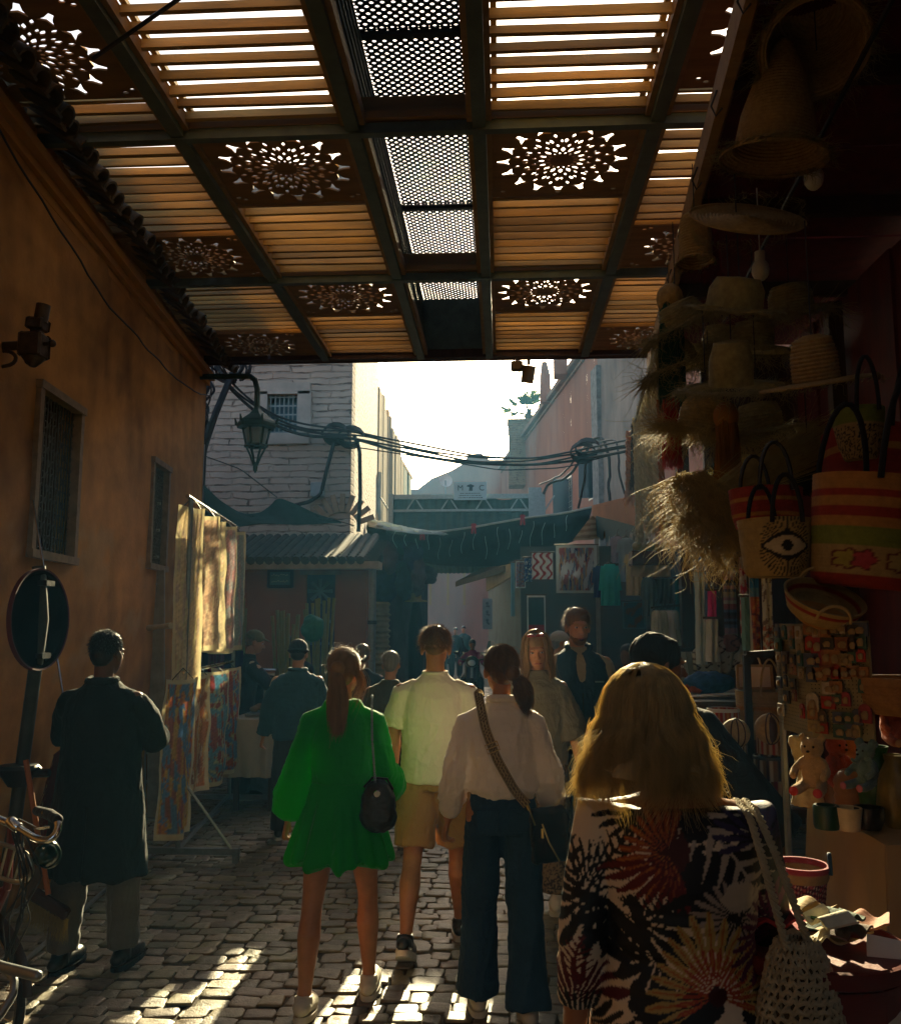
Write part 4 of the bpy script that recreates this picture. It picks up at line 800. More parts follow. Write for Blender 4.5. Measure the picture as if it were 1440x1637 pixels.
        return s.put(mb, name, m, voxel=vox or s.vox, it=4, disp=folds(amp, seed, 7, 3.5), color=color, lab=lab)
    def shoes(s, m, sole=None, stripes=None, big=1.):
        for i in (0, 1):
            a = s.J['ank', i]; fp = s.J['fp', i]; fw = np.array((0, math.cos(fp), -math.sin(fp))); dn = np.array((0, -math.sin(fp), -math.cos(fp))); sd = (-1, 1)[i]; sx = np.array((1., 0, 0))
            B = np.stack([sx, fw, -dn], 1); X = lambda p: a+B @ np.array(p)
            mb = MB(); out = [(-.07, .034, .05), (-.05, .041, .058), (0, .043, .062), (.05, .046, .055), (.1, .050, .045), (.15, .046, .034), (.19, .03, .02)]
            v = []; n = 16
            mb.tube([X((0, y, -.042+zz*.45)) for y, w_, zz in out], [w_*big for _, w_, _ in out], 14, flat=.9, round_=True, up=(0, 0, 1)); mb.tube([X((0, -.01, -.03)), X((0, -.012, .012)), X((0, -.012, .028))], [.046, .045, .043], 12)
            sh_ = s.put(mb, 'shoe', m, voxel=max(.005, s.vox), it=2)
            mb = MB(); an = np.linspace(0, TAU, 28, endpoint=False); yy = .058+.146*np.cos(an); ww = .052*np.sign(np.sin(an))*np.abs(np.sin(an))**.6*(1+.12*np.cos(an)); lo = [X((w_, y, -.078)) for w_, y in zip(ww, yy)]; 
            mb.prism(lo, B @ np.array((0, 0, .028))); s.put(mb, 'sole', sole or M_SOLE, sh_)
            if stripes:
                for k in range(3): mb = MB(); y = .02+.03*k; mb.tube([X((sd*.044, y-.02, -.05)), X((sd*.036, y, -.015)), X((sd*.02, y+.01, .01))], .005, 5, flat=.5); s.put(mb, 'stripe', stripes, sh_)
    def cap_hair(s, m, fuzz=900, L=.012, vol=1., low=-.055, seed=0, fade=False):
        h = MB(); H = s.H
        h.ell(H((0, -.018, .046 if not fade else .052)), (.0795*vol if not fade else .0765, .094*vol, .083*vol if not fade else .079), s.HM, n=22); h.ell(H((0, -.05, -.01) if not fade else (0, -.047, .008)), (.066*vol, .056*vol, .055) if not fade else (.060, .053, .05), s.HM, n=16)
        if low < -.05: h.ell(H((0, -.052, low+.012)), (.05, .035, .03), s.HM, n=12)
        o = s.put(h, 'hair', m, voxel=max(.006, s.vox*.8), it=2, disp=lambda p: .0025*fbm(p*60, 1, 3))
        if fuzz:
            r = np.random.default_rng(seed); a = r.random(fuzz)*TAU; z = r.uniform(-.55, 1, fuzz); q = np.sqrt(1-z*z); n_ = np.stack([q*np.cos(a), q*np.sin(a), z], 1)
            n_ = n_[~((n_[:, 1] > .45) & (n_[:, 2] < .45))]; p = n_*np.array((.0795, .094, .083))*vol+np.array((0, -.018, .046)); t = np.linspace(0, 1, 4)[None, :, None]
            d = n_+r.normal(size=n_.shape)*.35+np.array((0, -.1, -.25)); Pt = p[:, None]+d[:, None]*t*L*r.uniform(.6, 1.5, (len(p), 1, 1)); Pt[:, :, 2] -= (t[..., 0]**2)*L*.4
            strands(s.W(H(Pt)), .0007*s.k*(1+s.vox*60), 'hair_strands', m, o)
        return o
M_SOLE = mat('white_rubber', (.55, .52, .45), .7, var=.2, scale=20)
def hair_flow(phi, t, r0, length, spread, back=.0, wave=0, seed=0, part=0.):
    # phi: azimuth (0 = back of the head), t: 0..1 from crown to tip; head-local coordinates
    A = np.array((.078+r0, .097+r0, .087+r0)); th = np.clip(t/.42, 0, 1)*R(97); c = np.array((0, -.014, .036))
    dx, dy = np.sin(phi), -np.cos(phi); x = A[0]*np.sin(th)*dx; y = A[1]*np.sin(th)*dy; z = A[2]*np.cos(th)
    u = np.clip((t-.42)/.58, 0, 1); fall = u*length; k = 1+spread*np.sqrt(u)*1.0
    x = x*k; y = y*(k*.85+.15)-back*u; z = z-fall; n1 = np.sin(u*7+phi*3+seed)*wave*u; x = x+n1; y = y+np.cos(u*6+phi*5+seed*2)*wave*u
    return np.stack([x, y, z], -1)+c
def long_hair(P_, m, length, spread, n=2500, rad=.0009, wave=.01, phis=(-2.3, 2.3), fly=.06, seed=0, back=0, name='hair', r0=.008, tips=.05, lift=None, gap=.004, bl=.86):
    r = np.random.default_rng(seed); h = MB(); a, b = phis
    fn = lambda U, V: tuple(np.moveaxis(P_.H(hair_flow(a+(b-a)*U, V*.97, r0-gap+.006*fbm(np.stack([U*14, V*1.], -1), 1, seed+1), length*bl*(1-.04*np.cos(U*40)), spread, back, wave)), -1, 0))
    h.sheet(fn, 120, 50, thick=.012); h.ell(P_.H((0, -.006, .052)), (.080, .088, .072), P_.HM, n=22); o = P_.put(h, name, m)
    K = 16; ph = r.uniform(a, b, n); t = np.linspace(.0, 1, K)[None, :]; rr = r0+r.uniform(-.002, .012, (n, 1)); L = length*(1+r.normal(size=(n, 1))*tips); cl = np.sin(ph*23)*.3
    Q = hair_flow(ph[:, None]+.05*fbm(np.stack([ph*9, ph*3], -1), 1, 4)[:, None]*t*3, t*(1+0*rr), rr, L, spread*(1+.25*r.normal(size=(n, 1))*.3), back, wave*(1+cl[:, None]), seed)
    f = r.random(n) < fly; amp = np.where(f, r.uniform(.010, .035, n), .002)[:, None, None]; dv = r.normal(size=(n, 1, 3)); cv = np.stack([np.sin(t*9+ph[:, None]*31), np.cos(t*11+ph[:, None]*17), .4*np.sin(t*13+ph[:, None])], -1)
    Q = Q+amp*(dv*t[..., None]**1.5*.7+cv*t[..., None]*.5); strands(P_.W(P_.H(Q)), rad, 'hair_strands', m, o); return o
def tail(P_, m, start, path, rad, n=500, seed=0, name='ponytail', srad=.0009, fly=.004):
    r = np.random.default_rng(seed); h = MB(); p = bez([P_.H(q) for q in path], 14); h.tube(p, np.interp(np.linspace(0, 1, 14), np.linspace(0, 1, len(rad)), rad), 14, round_=True); o = P_.put(h, name, m)
    K = 14; rr = np.interp(np.linspace(0, 1, K), np.linspace(0, 1, len(rad)), rad)[None, :]; a = r.uniform(0, TAU, (n, 1)); q = r.uniform(.85, 1.12, (n, 1))*rr*(1+.12*np.sin(np.linspace(0, 7, K)[None, :]+a*3))
    t = np.gradient(p, axis=0); t /= np.linalg.norm(t, axis=1)[:, None]; x = np.cross(t, (0, 1, .01)); x /= np.linalg.norm(x, axis=1)[:, None]; y = np.cross(t, x)
    L = p[None]+q[..., None]*(np.cos(a)[..., None]*x[None]+np.sin(a)[..., None]*y[None])+r.normal(size=(n, 1, 3))*fly*np.linspace(0, 1, K)[None, :, None]*2.5
    L[:, -1] += t[-1]*r.uniform(0, .03, (n, 1)); strands(P_.W(L), srad, 'hair_strands', m, o); return o
def pulled_hair(P_, m, tie, n=1400, seed=0, rad=.0008, fuzz=.1):
    r = np.random.default_rng(seed); h = MB(); h.ell(P_.H((0, -.016, .042)), (.081, .099, .085), P_.HM, n=22); h.ell(P_.H((0, -.05, -.01)), (.068, .058, .06), P_.HM, n=16); h.ell(P_.H((np.array(tie)+(0, -.04, .02))*.8), (.04, .035, .04), P_.HM, n=12)
    o = P_.put(h, 'hair', m, voxel=.006, it=3, disp=lambda p: .0015*fbm(p*50, 1, 3))
    a = r.uniform(0, TAU, n); z = r.uniform(-.35, 1, n); q = np.sqrt(1-z*z); v = np.stack([q*np.cos(a), q*np.sin(a), z], 1); v = v[~((v[:, 1] > .6) & (v[:, 2] < .35))]; tn = nrm_(np.array(tie)-(0, -.016, .042)); K = 10
    t = np.linspace(0, 1, K)[None, :, None]; w_ = v[:, None]*(1-t)+tn*t*1.0; w_ /= np.linalg.norm(w_, axis=2)[..., None]; rr = 1.03+.04*r.random((len(v), 1, 1)); f = (r.random(len(v)) < fuzz)[:, None, None]
    Q = w_*np.array((.081, .1, .087))*rr+np.array((0, -.016, .042)); Q = Q+f*r.normal(size=(len(v), 1, 3))*.018*np.sin(t*PI); e = np.array(tie)[None, None]; s = np.clip((t-.8)/.2, 0, 1); Q = Q*(1-s)+e*s
    strands(P_.W(P_.H(Q)), rad, 'hair_strands', m, o); return o
# fabrics
F_GREEN = mat('emerald_chiffon', (.006, .42, .03), .75, var=.12, scale=5, bump=.12, bscale=160, trans=.42, sheen=.35, wrk=.28)
F_CREAM = mat('cream_jersey', (.84, .75, .60), .85, var=.08, scale=4, bump=.15, bscale=200, trans=.12, sheen=.35, wrk=.28)
F_BLOUSE = mat('white_cotton', (.92, .86, .78), .8, var=.08, scale=5, bump=.15, bscale=170, trans=.2, sheen=.35, wrk=.28)
F_TAN = mat('tan_cotton', (.36, .19, .07), .85, var=.12, scale=6, bump=.2, bscale=180, sheen=.35, wrk=.28)
F_JEAN = mat('blue_denim', (.018, .055, .11), .85, var=.3, scale=5, bump=.3, bscale=220, sheen=.03, wrk=.28)
F_COAT = mat('dark_green_wool', (.010, .016, .012), .9, var=.3, scale=8, bump=.3, bscale=150, sheen=.03, wrk=.28)
F_BLK = mat('black_fabric', (.008, .008, .010), .85, var=.3, scale=8, bump=.25, bscale=120, sheen=.03, wrk=.28)
F_BLUE = mat('blue_canvas', (.022, .07, .10), .85, var=.25, scale=6, bump=.25, bscale=120, sheen=.03, wrk=.28)
F_NAVY = mat('navy_softshell', (.012, .045, .085), .7, var=.2, scale=6, bump=.2, bscale=100, sheen=.03, wrk=.28)
F_BEI = mat('beige_knit', (.34, .29, .20), .9, var=.12, scale=8, bump=.4, bscale=200, sheen=.35, wrk=.28)
F_TAU = mat('taupe_knit', (.17, .15, .10), .9, var=.15, scale=8, bump=.5, bscale=180, sheen=.35, wrk=.28)
F_GRY = mat('grey_trouser', (.12, .115, .10), .85, var=.15, scale=6, bump=.25, bscale=150, sheen=.35, wrk=.28)
F_OLV = mat('olive_cloth', (.06, .062, .03), .9, var=.2, scale=6, bump=.25, sheen=.35, wrk=.28)
F_CHAR = mat('charcoal_cloth', (.025, .028, .03), .9, var=.2, scale=6, bump=.25, sheen=.03, wrk=.28)
L_BLK = mat('black_leather', (.010, .010, .010), .35, var=.2, scale=20, bump=.2, bscale=90, spec=.5)
L_WHT = mat('white_leather', (.60, .56, .46), .55, var=.12, scale=20, bump=.15)
GOLD = mat('brass', (.6, .42, .16), .3, var=.1, metal=1.)
def gl(px, py): g = G(px, py); return (g.x, g.y, 0)
def at(px, Y): g = P(px, 1000, Y); return (g.x, Y, 0)
# ---- 1 man in long dark coat
def p_coat():
    g = at(172, 4.72); s = Person('man in a long dark coat seen from behind by the ochre wall', 1.755, g, R(-4), legs=((-2, 5, 2, 0), (6, 6, 4, 0)), arms=((26, 19, 62, 10), (18, 16, 84, 20)), head=(-8, -4, 2), vox=.008, skin=SKIN_D)
    s.body(); s.cap_hair(H_BLK, 2400, .012, .985, low=-.055)
    s.trousers('trousers', F_GRY, r=(.10, .09, .085, .078), hem=.97, amp=.007)
    z = s.dz; m = MB(); m.rings([(a, b, c+z, d, e) for a, b, c, d, e in ((.01, .005, .48, .262, .20), (.01, .005, .495, .263, .20), (0, 0, .7, .248, .185), (0, 0, .95, .225, .165), (0, 0, 1.12, .212, .15), (0, 0, 1.28, .212, .15), (0, -.005, 1.385, .19, .12), (0, -.01, 1.437, .135, .095), (0, -.01, 1.475, .09, .075), (0, -.01, 1.50, .075, .065))], 60, ex=2.2)
    for i in (0, 1): sh, e, w_ = s.J['sh', i], s.J['el', i], s.J['wr', i]; m.tube([np.array((sh[0]*.45, sh[1], sh[2]-.022)), sh-(0, 0, .058), sh*.5+e*.5, e, e*.5+w_*.5, w_-(w_-e)*.08], [.066, .072, .076, .072, .062, .055], 18)
    s.put(m, 'coat', F_COAT, voxel=.0085, it=5, disp=lambda p: .010*np.sin(np.arctan2(p[:, 1], p[:, 0])*9+1)*np.clip((.95-p[:, 2])/.5, 0, 1)+.006*fbm(p*np.array((6, 6, 2)), 1, 4)+folds(.004, 3)(p)-.02*np.exp(-((p[:, 0]-.02)/.012)**2)*(p[:, 1] < 0)*(p[:, 2] < .85))
    m = MB(); m.tube([s.neck+np.array((.072*math.cos(a), .062*math.sin(a)-.01, .012+.012*math.sin(a))) for a in np.linspace(-PI-.5, .5, 18)], [.012]+[.022]*16+[.012], 8, flat=1.); s.put(m, 'collar', F_COAT)
    s.shoes(L_BLK, sole=F_BLK)
# ---- 2 woman in the green dress
def p_green():
    g = at(551, 4.38); s = Person('woman in a short emerald green dress with puffed sleeves seen from behind', 1.675, g, R(2), legs=((-12, 5, 4, 10), (14, 5, 14, 0)), arms=((-3, 12, 12), (6, 9, 50, 0)), head=(-10, -2, 2), fem=True, skin=SKIN_T, vox=.0062, hands=(.75, .6))
    s.body(); z = s.dz; m = MB(); m.rings([(0, 0, .70+z, .26, .22), (0, 0, .72+z, .26, .22), (0, 0, .85+z, .225, .18), (0, 0, .98+z, .185, .14), (0, 0, 1.08+z, .155, .115), (0, 0, 1.12+z, .157, .118), (0, 0, 1.14+z, .15, .11)], 80)
    def dsk(p):
        a = np.arctan2(p[:, 1], p[:, 0]); w_ = np.clip((1.08+z-p[:, 2])/.38, 0, 1); return w_*(.022*np.sin(a*8+.6*np.sin(a*3))+.010*np.sin(a*17+2))+.003*np.sin(a*60+fbm(p*8, 1, 2)*3)*np.exp(-((p[:, 2]-1.09-z)/.08)**2)
    sk = s.put(m, 'skirt', F_GREEN, voxel=.0065, it=3, disp=dsk, color=None)
    s.top('dress_bodice', F_GREEN, hem=1.08, w=(.152, .162, .168, .168), d=(.116, .122, .125, .075), puff=[.05, .056, .062, .074, .098, .088, .036], vox=.0065, amp=.006, neck=.085, seed=8)
    s.shoes(L_WHT, big=1.08)
    pulled_hair(s, H_LBR, (0, -.105, .01), seed=2, fuzz=.14)
    tail(s, H_LBR, None, [(0, -.10, .012), (.0, -.135, -.02), (.01, -.13, -.10), (.015, -.115, -.19), (.02, -.105, -.27), (.005, -.10, -.34)], [.018, .034, .044, .040, .028, .008], n=1200, seed=4)
    # loose side strands
    r = np.random.default_rng(3); n = 120; t = np.linspace(0, 1, 10)[None, :, None]; a = np.array((.05, -.03, .06))+r.normal(size=(n, 1, 3))*.012; e = np.array((.075, -.06, -.16))+r.normal(size=(n, 1, 3))*.025; Q = a*(1-t)+e*t+np.array((.045, 0, 0))*np.sin(t*PI); strands(s.W(s.H(Q)), .0008, 'loose_strands', H_LBR, s.T)
    b = thing('shoulder_bag', 'small black shoulder bag on a chain at the green dress woman\'s side', 'bag', s.W((.19, -.14, 1.0+z))); m = MB(); c = s.W((.20, -.13, .99+z)); m.ell(c, (.085, .05, .12), n=18); m.ell(c+(0, 0, -.05), (.092, .055, .08), n=16); m.build('pouch', L_BLK, b, voxel=.006, disp=lambda p: .004*fbm(p*20, 1, 3)); m = MB(); m.lathe([(.0, .006), (.014, .006), (.017, 0), (.0, 0)], c+(0, -.055, .06), 14, rotm(PI/2)); m.build('clasp', M_CHR, b)
    A = bez([s.W((.135, .06, 1.50+z)), s.W((.15, 0, 1.515+z)), s.W((.155, -.07, 1.47+z)), s.W((.165, -.13, 1.30+z)), s.W((.185, -.15, 1.1+z))], 60); m = MB()
    for k in range(59): q = A[k]; d = aim(A[k+1]-A[k]); u = d @ np.array((1, 0, 0) if k % 2 else (0, 1, 0)); m.tube([q-u*.004, q+(A[k+1]-q)*1.3-u*.004, q+(A[k+1]-q)*1.3+u*.004, q+u*.004, q-u*.004], .0018, 4)
    m.build('chain', M_STL, b); m = MB(); m.tube([c+(-.07, 0, .08), c+(-.03, 0, .125), c+(.04, 0, .12), c+(.07, 0, .07)], .006, 6); m.build('handle', L_BLK, b)
# ---- 3 man in cream tee
def p_tee():
    g = at(696, 5.15); s = Person('man in a cream t-shirt and tan shorts walking away', 1.80, g, R(-1), legs=((-11, 3.5, 22, 26), (14, 4, 4, 0)), arms=((4, 9, 14, 20), (-6, 7, 22, 60)), head=(0, 0, 0), skin=SKIN_T, vox=.0068, hands=(.5, .7))
    s.body(); s.cap_hair(H_BROWN, 3000, .016, 1.0, low=-.05, seed=3, fade=True)
    s.trousers('shorts', F_TAN, r=(.118, .112, 0, 0), hem=.43, seat=(.175, .14), waist=(.17, .13), amp=.007)
    s.top('t_shirt', F_CREAM, hem=.90, w=(.19, .182, .19, .188), d=(.15, .14, .135, .085), sleeve=(.37, .078, .080), amp=.0075, seed=27, neck=.066, sx=7)
    m = MB(); m.tube([s.neck+np.array((.066*math.cos(a), .056*math.sin(a), .018+.004*math.sin(a))) for a in np.linspace(0, TAU, 28)], .008, 8); s.put(m, 'collar', F_CREAM)
    s.shoes(L_BLK, stripes=M_WHT); m = MB()
    for i in (0, 1): a = s.J['ank', i]; m = MB(); m.tube([a+(0, 0, -.0), a+(0, 0, .035)], [.04, .038], 14); s.put(m, 'sock', M_WHT)
# ---- 4 woman in white blouse
def p_blouse():
    g = at(800, 4.25); s = Person('woman in a white blouse and blue jeans with a patterned bag strap', 1.675, g, R(3), legs=((6, 3, 2, 0), (-7, 2, 6, 14)), arms=((-2, 11, 18), (2, 11, 16)), head=(12, -2, 0), fem=True, skin=SKIN_T, vox=.0062, hands=(.7, .5)); z = s.dz
    s.body(); s.trousers('jeans', F_JEAN, r=(.100, .084, .092, .108), hem=.985, seat=(.165, .13), waist=(.14, .105), amp=.007, top=1.08)
    for sd in (-1, 1): m = MB(); m.box((sd*.075, -.137, .93+z), (.105, .012, .11), rotm(.1), bev=.004); s.put(m, 'pocket', F_JEAN)
    s.top('blouse', F_BLOUSE, hem=1.035, w=(.165, .185, .182, .172), d=(.14, .15, .135, .085), sleeve=(.80, .078, .068), amp=.011, seed=14, neck=.06)
    m = MB(); m.tube([s.neck+np.array((.06*math.cos(a), .055*math.sin(a)-.005, .012+.008*math.sin(a+PI))) for a in np.linspace(0, TAU, 28)], .02, 8, flat=1); s.put(m, 'collar', F_BLOUSE)
    for i in (0, 1): e, w_ = s.J['el', i], s.J['wr', i]; c = e+(w_-e)*.6; d = nrm_(w_-e); m = MB(); m.tube([c-d*.03, c+d*.03], [.062, .058], 16, round_=True); s.put(m, 'cuff', F_BLOUSE, voxel=.0065, disp=folds(.004, 3, 14, 14))
    s.shoes(L_WHT)
    pulled_hair(s, H_BROWN, (.035, -.098, -.035), n=1700, seed=5, fuzz=.12); tail(s, H_BROWN, None, [(.036, -.10, -.038), (.062, -.125, -.06), (.085, -.12, -.11), (.095, -.105, -.16), (.10, -.095, -.19)], [.016, .036, .042, .030, .008], n=900, seed=6)
    m = MB(); q = s.H((.044, -.108, -.043)); 
    for k in range(10): a = k*TAU/10; m.ell(q+s.HM @ np.array((.024*math.cos(a), .012*math.sin(a), .024*math.sin(a))), .013, n=8)
    s.put(m, 'scrunchie', mat('cream_satin', (.65, .6, .5), .5), voxel=.004, it=2)
    b = thing('crossbody_bag', 'black leather bag on a woven strap at the blouse woman\'s right hip', 'bag', s.W((.25, -.05, .9+z)))
    A = bez([s.W((-.10, .07, 1.49+z)), s.W((-.115, 0, 1.525+z)), s.W((-.11, -.07, 1.49+z)), s.W((-.085, -.15, 1.36+z)), s.W((-.03, -.175, 1.22+z)), s.W((.05, -.175, 1.08+z)), s.W((.11, -.165, 1.01+z))], 90)
    nm = s.M @ np.array((0, -1, 0)); m = MB(); tt = np.gradient(A, axis=0); tt /= np.linalg.norm(tt, axis=1)[:, None]; sd_ = np.cross(tt, nm); sd_ /= np.linalg.norm(sd_, axis=1)[:, None]; nn = np.cross(sd_, tt); U = np.linspace(-1, 1, 13)
    v = A[:, None]+sd_[:, None]*U[None, :, None]*.021+nm*.006; L_ = np.arange(90)*.0115; c = np.zeros((90, 13, 3)); 
    zz = np.sin(L_*150)[:, None]*.45; pat = (np.abs(U[None]-zz) < .16) | (np.abs(U[None]+zz) < .16) | (np.abs(np.abs(U[None])-.8) < .1); c[:] = (.07, .045, .02); c[pat] = (.42, .32, .15)
    F_ = [(i*13+j, i*13+j+1, (i+1)*13+j+1, (i+1)*13+j) for i in range(89) for j in range(12)]; m.add(v.reshape(-1, 3), F_, c.reshape(-1, 3)); m.add((v+nm*-.003).reshape(-1, 3), [f[::-1] for f in F_], c.reshape(-1, 3)); m.build('strap', vcm('woven_strap', rough=.8, bump=.4, bscale=200), b)
    m = MB(); k = 50; q = A[k]+nm*.012; a_, b_ = tt[k]*.02, sd_[k]*.028; m.tube([q-a_-b_, q-a_+b_, q+a_+b_, q+a_-b_, q-a_-b_], .0028, 6); m.tube([q-b_, q+b_], .0025, 6); m.build('buckle', GOLD, b)
    m = MB(); q = A[-1]; m.tube([q, q+(0.01, 0, -.02)], .008, 6); m.tube([q+(.01, 0, -.02), q+(.035, .01, -.09)], .004, 6); m.build('hook', GOLD, b)
    q = s.W((.215, -.10, .86+z)); m = MB(); m.box(q, (.20, .085, .25), rotm(.05, -.08, .25), bev=.02); bag = m.build('pouch', L_BLK, b, voxel=.007, it=4, disp=lambda p: .004*fbm(p*14, 1, 3)); m = MB(); m.tube([q+(-.03, -.06, .06), q+(.0, -.062, -.02), q+(.045, -.055, -.10)], .004, 6); m.tube([q+(-.03, -.062, .04), q+(-.03, -.064, -.0)], .007, 6); m.build('zip', GOLD, bag)
    w_ = s.J['wr', 1]; m = MB(); d = s.J['hd', 1]; 
    for k in (0, .012): c0 = w_+d*(.0+k); Q = aim(d); m.tube([c0+Q @ np.array((.031*math.cos(a), .028*math.sin(a), .004*math.sin(a+k*90))) for a in np.linspace(0, TAU, 24)], .0022, 5)
    s.put(m, 'bracelet', GOLD)
# ---- 6 veiled woman
def p_veil():
    g = at(1046, 3.85); s = Person('woman in a black veil and robe reaching towards the stall', 1.745, g, R(-35), legs=((0, 4, 0, 0), (8, 4, 6, 0)), arms=((20, 10, 40), (6, 31, 6)), head=(-48, -10, 0), fem=True, skin=SKIN_D, vox=.009, lean=3); z = s.dz
    s.body(); m = MB(); b = s.bend
    m.ell(s.H((0, -.03, .035)), (.094, .112, .098), s.HM, n=22); m.ell(s.H((0, -.03, -.06)), (.088, .085, .09), s.HM, n=20); m.tube([s.H((0, -.02, -.06)), b(np.array((0, 0, 1.42+z)))], [.085, .17], 22, flat=.8)
    hood = s.put(m, 'headscarf', F_BLK, voxel=.008, it=4, disp=folds(.006, 4, 12, 5))
    m = MB(); m.ell(s.H((0, .072, -.005)), (.05, .045, .062), s.HM, n=16); s.put(m, 'face', SKIN_D, voxel=.006) if False else None
    m = MB(); m.rings([(0, 0, .05, .33, .28), (0, 0, .5, .29, .24), (0, 0, .95, .25, .195), (0, 0, 1.2, .22, .165), (0, 0, 1.40, .195, .12), (0, 0, 1.47, .12, .09), (0, 0, 1.5, .08, .08)], 56); m.v = [b(v+np.array((0, 0, z))*(v[:, 2:] > .5)) for v in m.v]
    for i in (0, 1): sh, e, w_ = s.J['sh', i], s.J['el', i], s.J['wr', i]; m.tube([sh*.6+s.neck*.4-(0, 0, .05), sh-(0, 0, .04), e-(0, 0, .02), e*.3+w_*.7-(0, 0, .04), w_-(0, 0, .03)], [.075, .088, .11, .145, .15], 18)
    def dr(p): a = np.arctan2(p[:, 1], p[:, 0]); return .012*np.sin(a*11+1.5*np.sin(a*2)+p[:, 2]*2)*np.clip((1.3-p[:, 2])/.8, 0, 1)+.006*fbm(p*np.array((6, 6, 2)), 1, 8)
    s.put(m, 'robe', F_BLK, voxel=.01, it=4, disp=dr); s.shoes(L_BLK)
    q = MB(); q.tube([s.H((-.024, .09, -.07)), s.H((0, .10, -.067)), s.H((.024, .09, -.07))], [.004, .007, .004], 6); s.put(q, 'lips', mat('lips'))
# ---- 7 man in navy vest
def p_vest():
    g = at(922, 6.5); s = Person('bearded man in a navy vest facing the camera', 1.895, g, PI+R(8), legs=((4, 3, 3, 0), (-6, 4, 6, 12)), arms=((2, 9, 18), (5, 8, 22)), head=(3, -5, 0), vox=.0085, fat=1.1)
    s.body(); s.cap_hair(hairmat('ginger_hair', (.28, .14, .05)), 1500, .016, 1.04, low=-.03, seed=8)
    m = MB(); m.ell(s.H((0, .046, -.082)), (.05, .048, .038), s.HM, n=16); m.ell(s.H((0, .028, -.06)), (.063, .048, .036), s.HM, n=16); be = s.put(m, 'beard', hairmat('ginger_beard', (.24, .12, .05)), voxel=.006, disp=lambda p: .003*fbm(p*90, 1, 2))
    m = MB(); m.ell(s.H((0, .094, -.076)), (.018, .008, .009), s.HM, n=12); s.put(m, 'mouth', mat('dark_mouth', (.06, .015, .012), .5))
    s.top('sweater', F_BEI, hem=.9, w=(.19, .185, .195, .195), d=(.14, .13, .13, .085), sleeve=(.97, .082, .055), amp=.006, seed=9, neck=.07)
    s.trousers('trousers', F_CHAR, r=(.11, .09, .08, .072)); s.shoes(L_BLK)
    z = s.dz; m = MB(); m.rings([(0, 0, .86+z, .215, .165), (0, 0, 1.06+z, .205, .155), (0, 0, 1.27+z, .21, .15), (0, 0, 1.38+z, .19, .12), (0, 0, 1.44+z, .14, .10), (0, 0, 1.48+z, .085, .085)], 48, ex=2.4)
    ve = s.put(m, 'vest', F_NAVY, voxel=.008, it=3, disp=lambda p: folds(.004, 3)(p)-.05*np.exp(-((p[:, 0])/.034)**2)*(p[:, 1] > 0)*np.clip((p[:, 2]-1.22-z)/.06, 0, 1)*np.clip((p[:, 2]-1.15)/.2, 0, 1)-.006*np.exp(-(p[:, 0]/.006)**2)*(p[:, 1] > 0))
    for sd in (-1, 1): m = MB(); m.tube([s.neck+np.array((sd*.02, .10, -.16)), s.neck+np.array((sd*.05, .09, -.06)), s.neck+np.array((sd*.078, .045, .02)), s.neck+np.array((sd*.06, -.04, .035)), s.neck+np.array((0, -.07, .03))], [.008, .014, .02, .02, .02], 8); s.put(m, 'collar', F_NAVY, ve)
    m = MB(); m.tube([(.004, .158, .88+z), (.004, .155, 1.2+z)], .004, 5); s.put(m, 'zip', M_IRON, ve); m = MB(); m.box((-.11, .145, 1.27+z), (.06, .006, .01)); s.put(m, 'chest_mark', M_STL, ve)
# ---- 8 woman in taupe sweater
def p_taupe():
    g = at(857, 5.95); s = Person('blonde woman in a taupe sweater facing the camera', 1.735, g, PI+R(-6), legs=((5, 3, 2, 0), (-8, 3, 8, 14)), arms=((3, 12, 16), (2, 10, 22)), head=(6, -12, 4), fem=True, fat=1.06, vox=.0085); z = s.dz
    s.body(); s.top('sweater', F_TAU, hem=.88, w=(.205, .20, .205, .195), d=(.16, .15, .145, .085), sleeve=(.72, .10, .085), amp=.009, seed=31, neck=.075)
    def leop(p): f = fbm(p*np.array((26, 26, 22)), 1, 3); return np.where((np.abs(f) < .18)[:, None], (.03, .022, .015), (.22, .16, .08))
    s.trousers('patterned_trousers', vcm('printed_cloth', rough=.85), r=(.115, .105, .10, .10), color=leop, hem=.98); s.shoes(L_WHT)
    long_hair(s, hairmat('golden_hair', (.40, .24, .10), .4), .25, .22, n=1300, rad=.0011, wave=.010, phis=(-2.45, 2.45), seed=7, fly=.08)
    m = MB()
    for sd in (-1, 1): m.ell(s.H((sd*.034, .052, .115)), (.026, .02, .010), s.HM @ rotm(.6), n=12)
    m.tube([s.H((-.08, .0, .075)), s.H((-.05, .05, .105)), s.H((0, .062, .112)), s.H((.05, .05, .105)), s.H((.08, .0, .075))], .004, 6); s.put(m, 'sunglasses', mat('pink_acetate', (.35, .06, .07), .25))
    m = MB(); m.tube(bez([s.neck+np.array((.07, -.0, .02)), s.neck+np.array((.075, .10, -.08)), (.05, .165, 1.2+z), (.03, .172, 1.12+z)], 20), .006, 6, flat=.4); s.put(m, 'lanyard', mat('green_cord', (.03, .12, .09), .7))
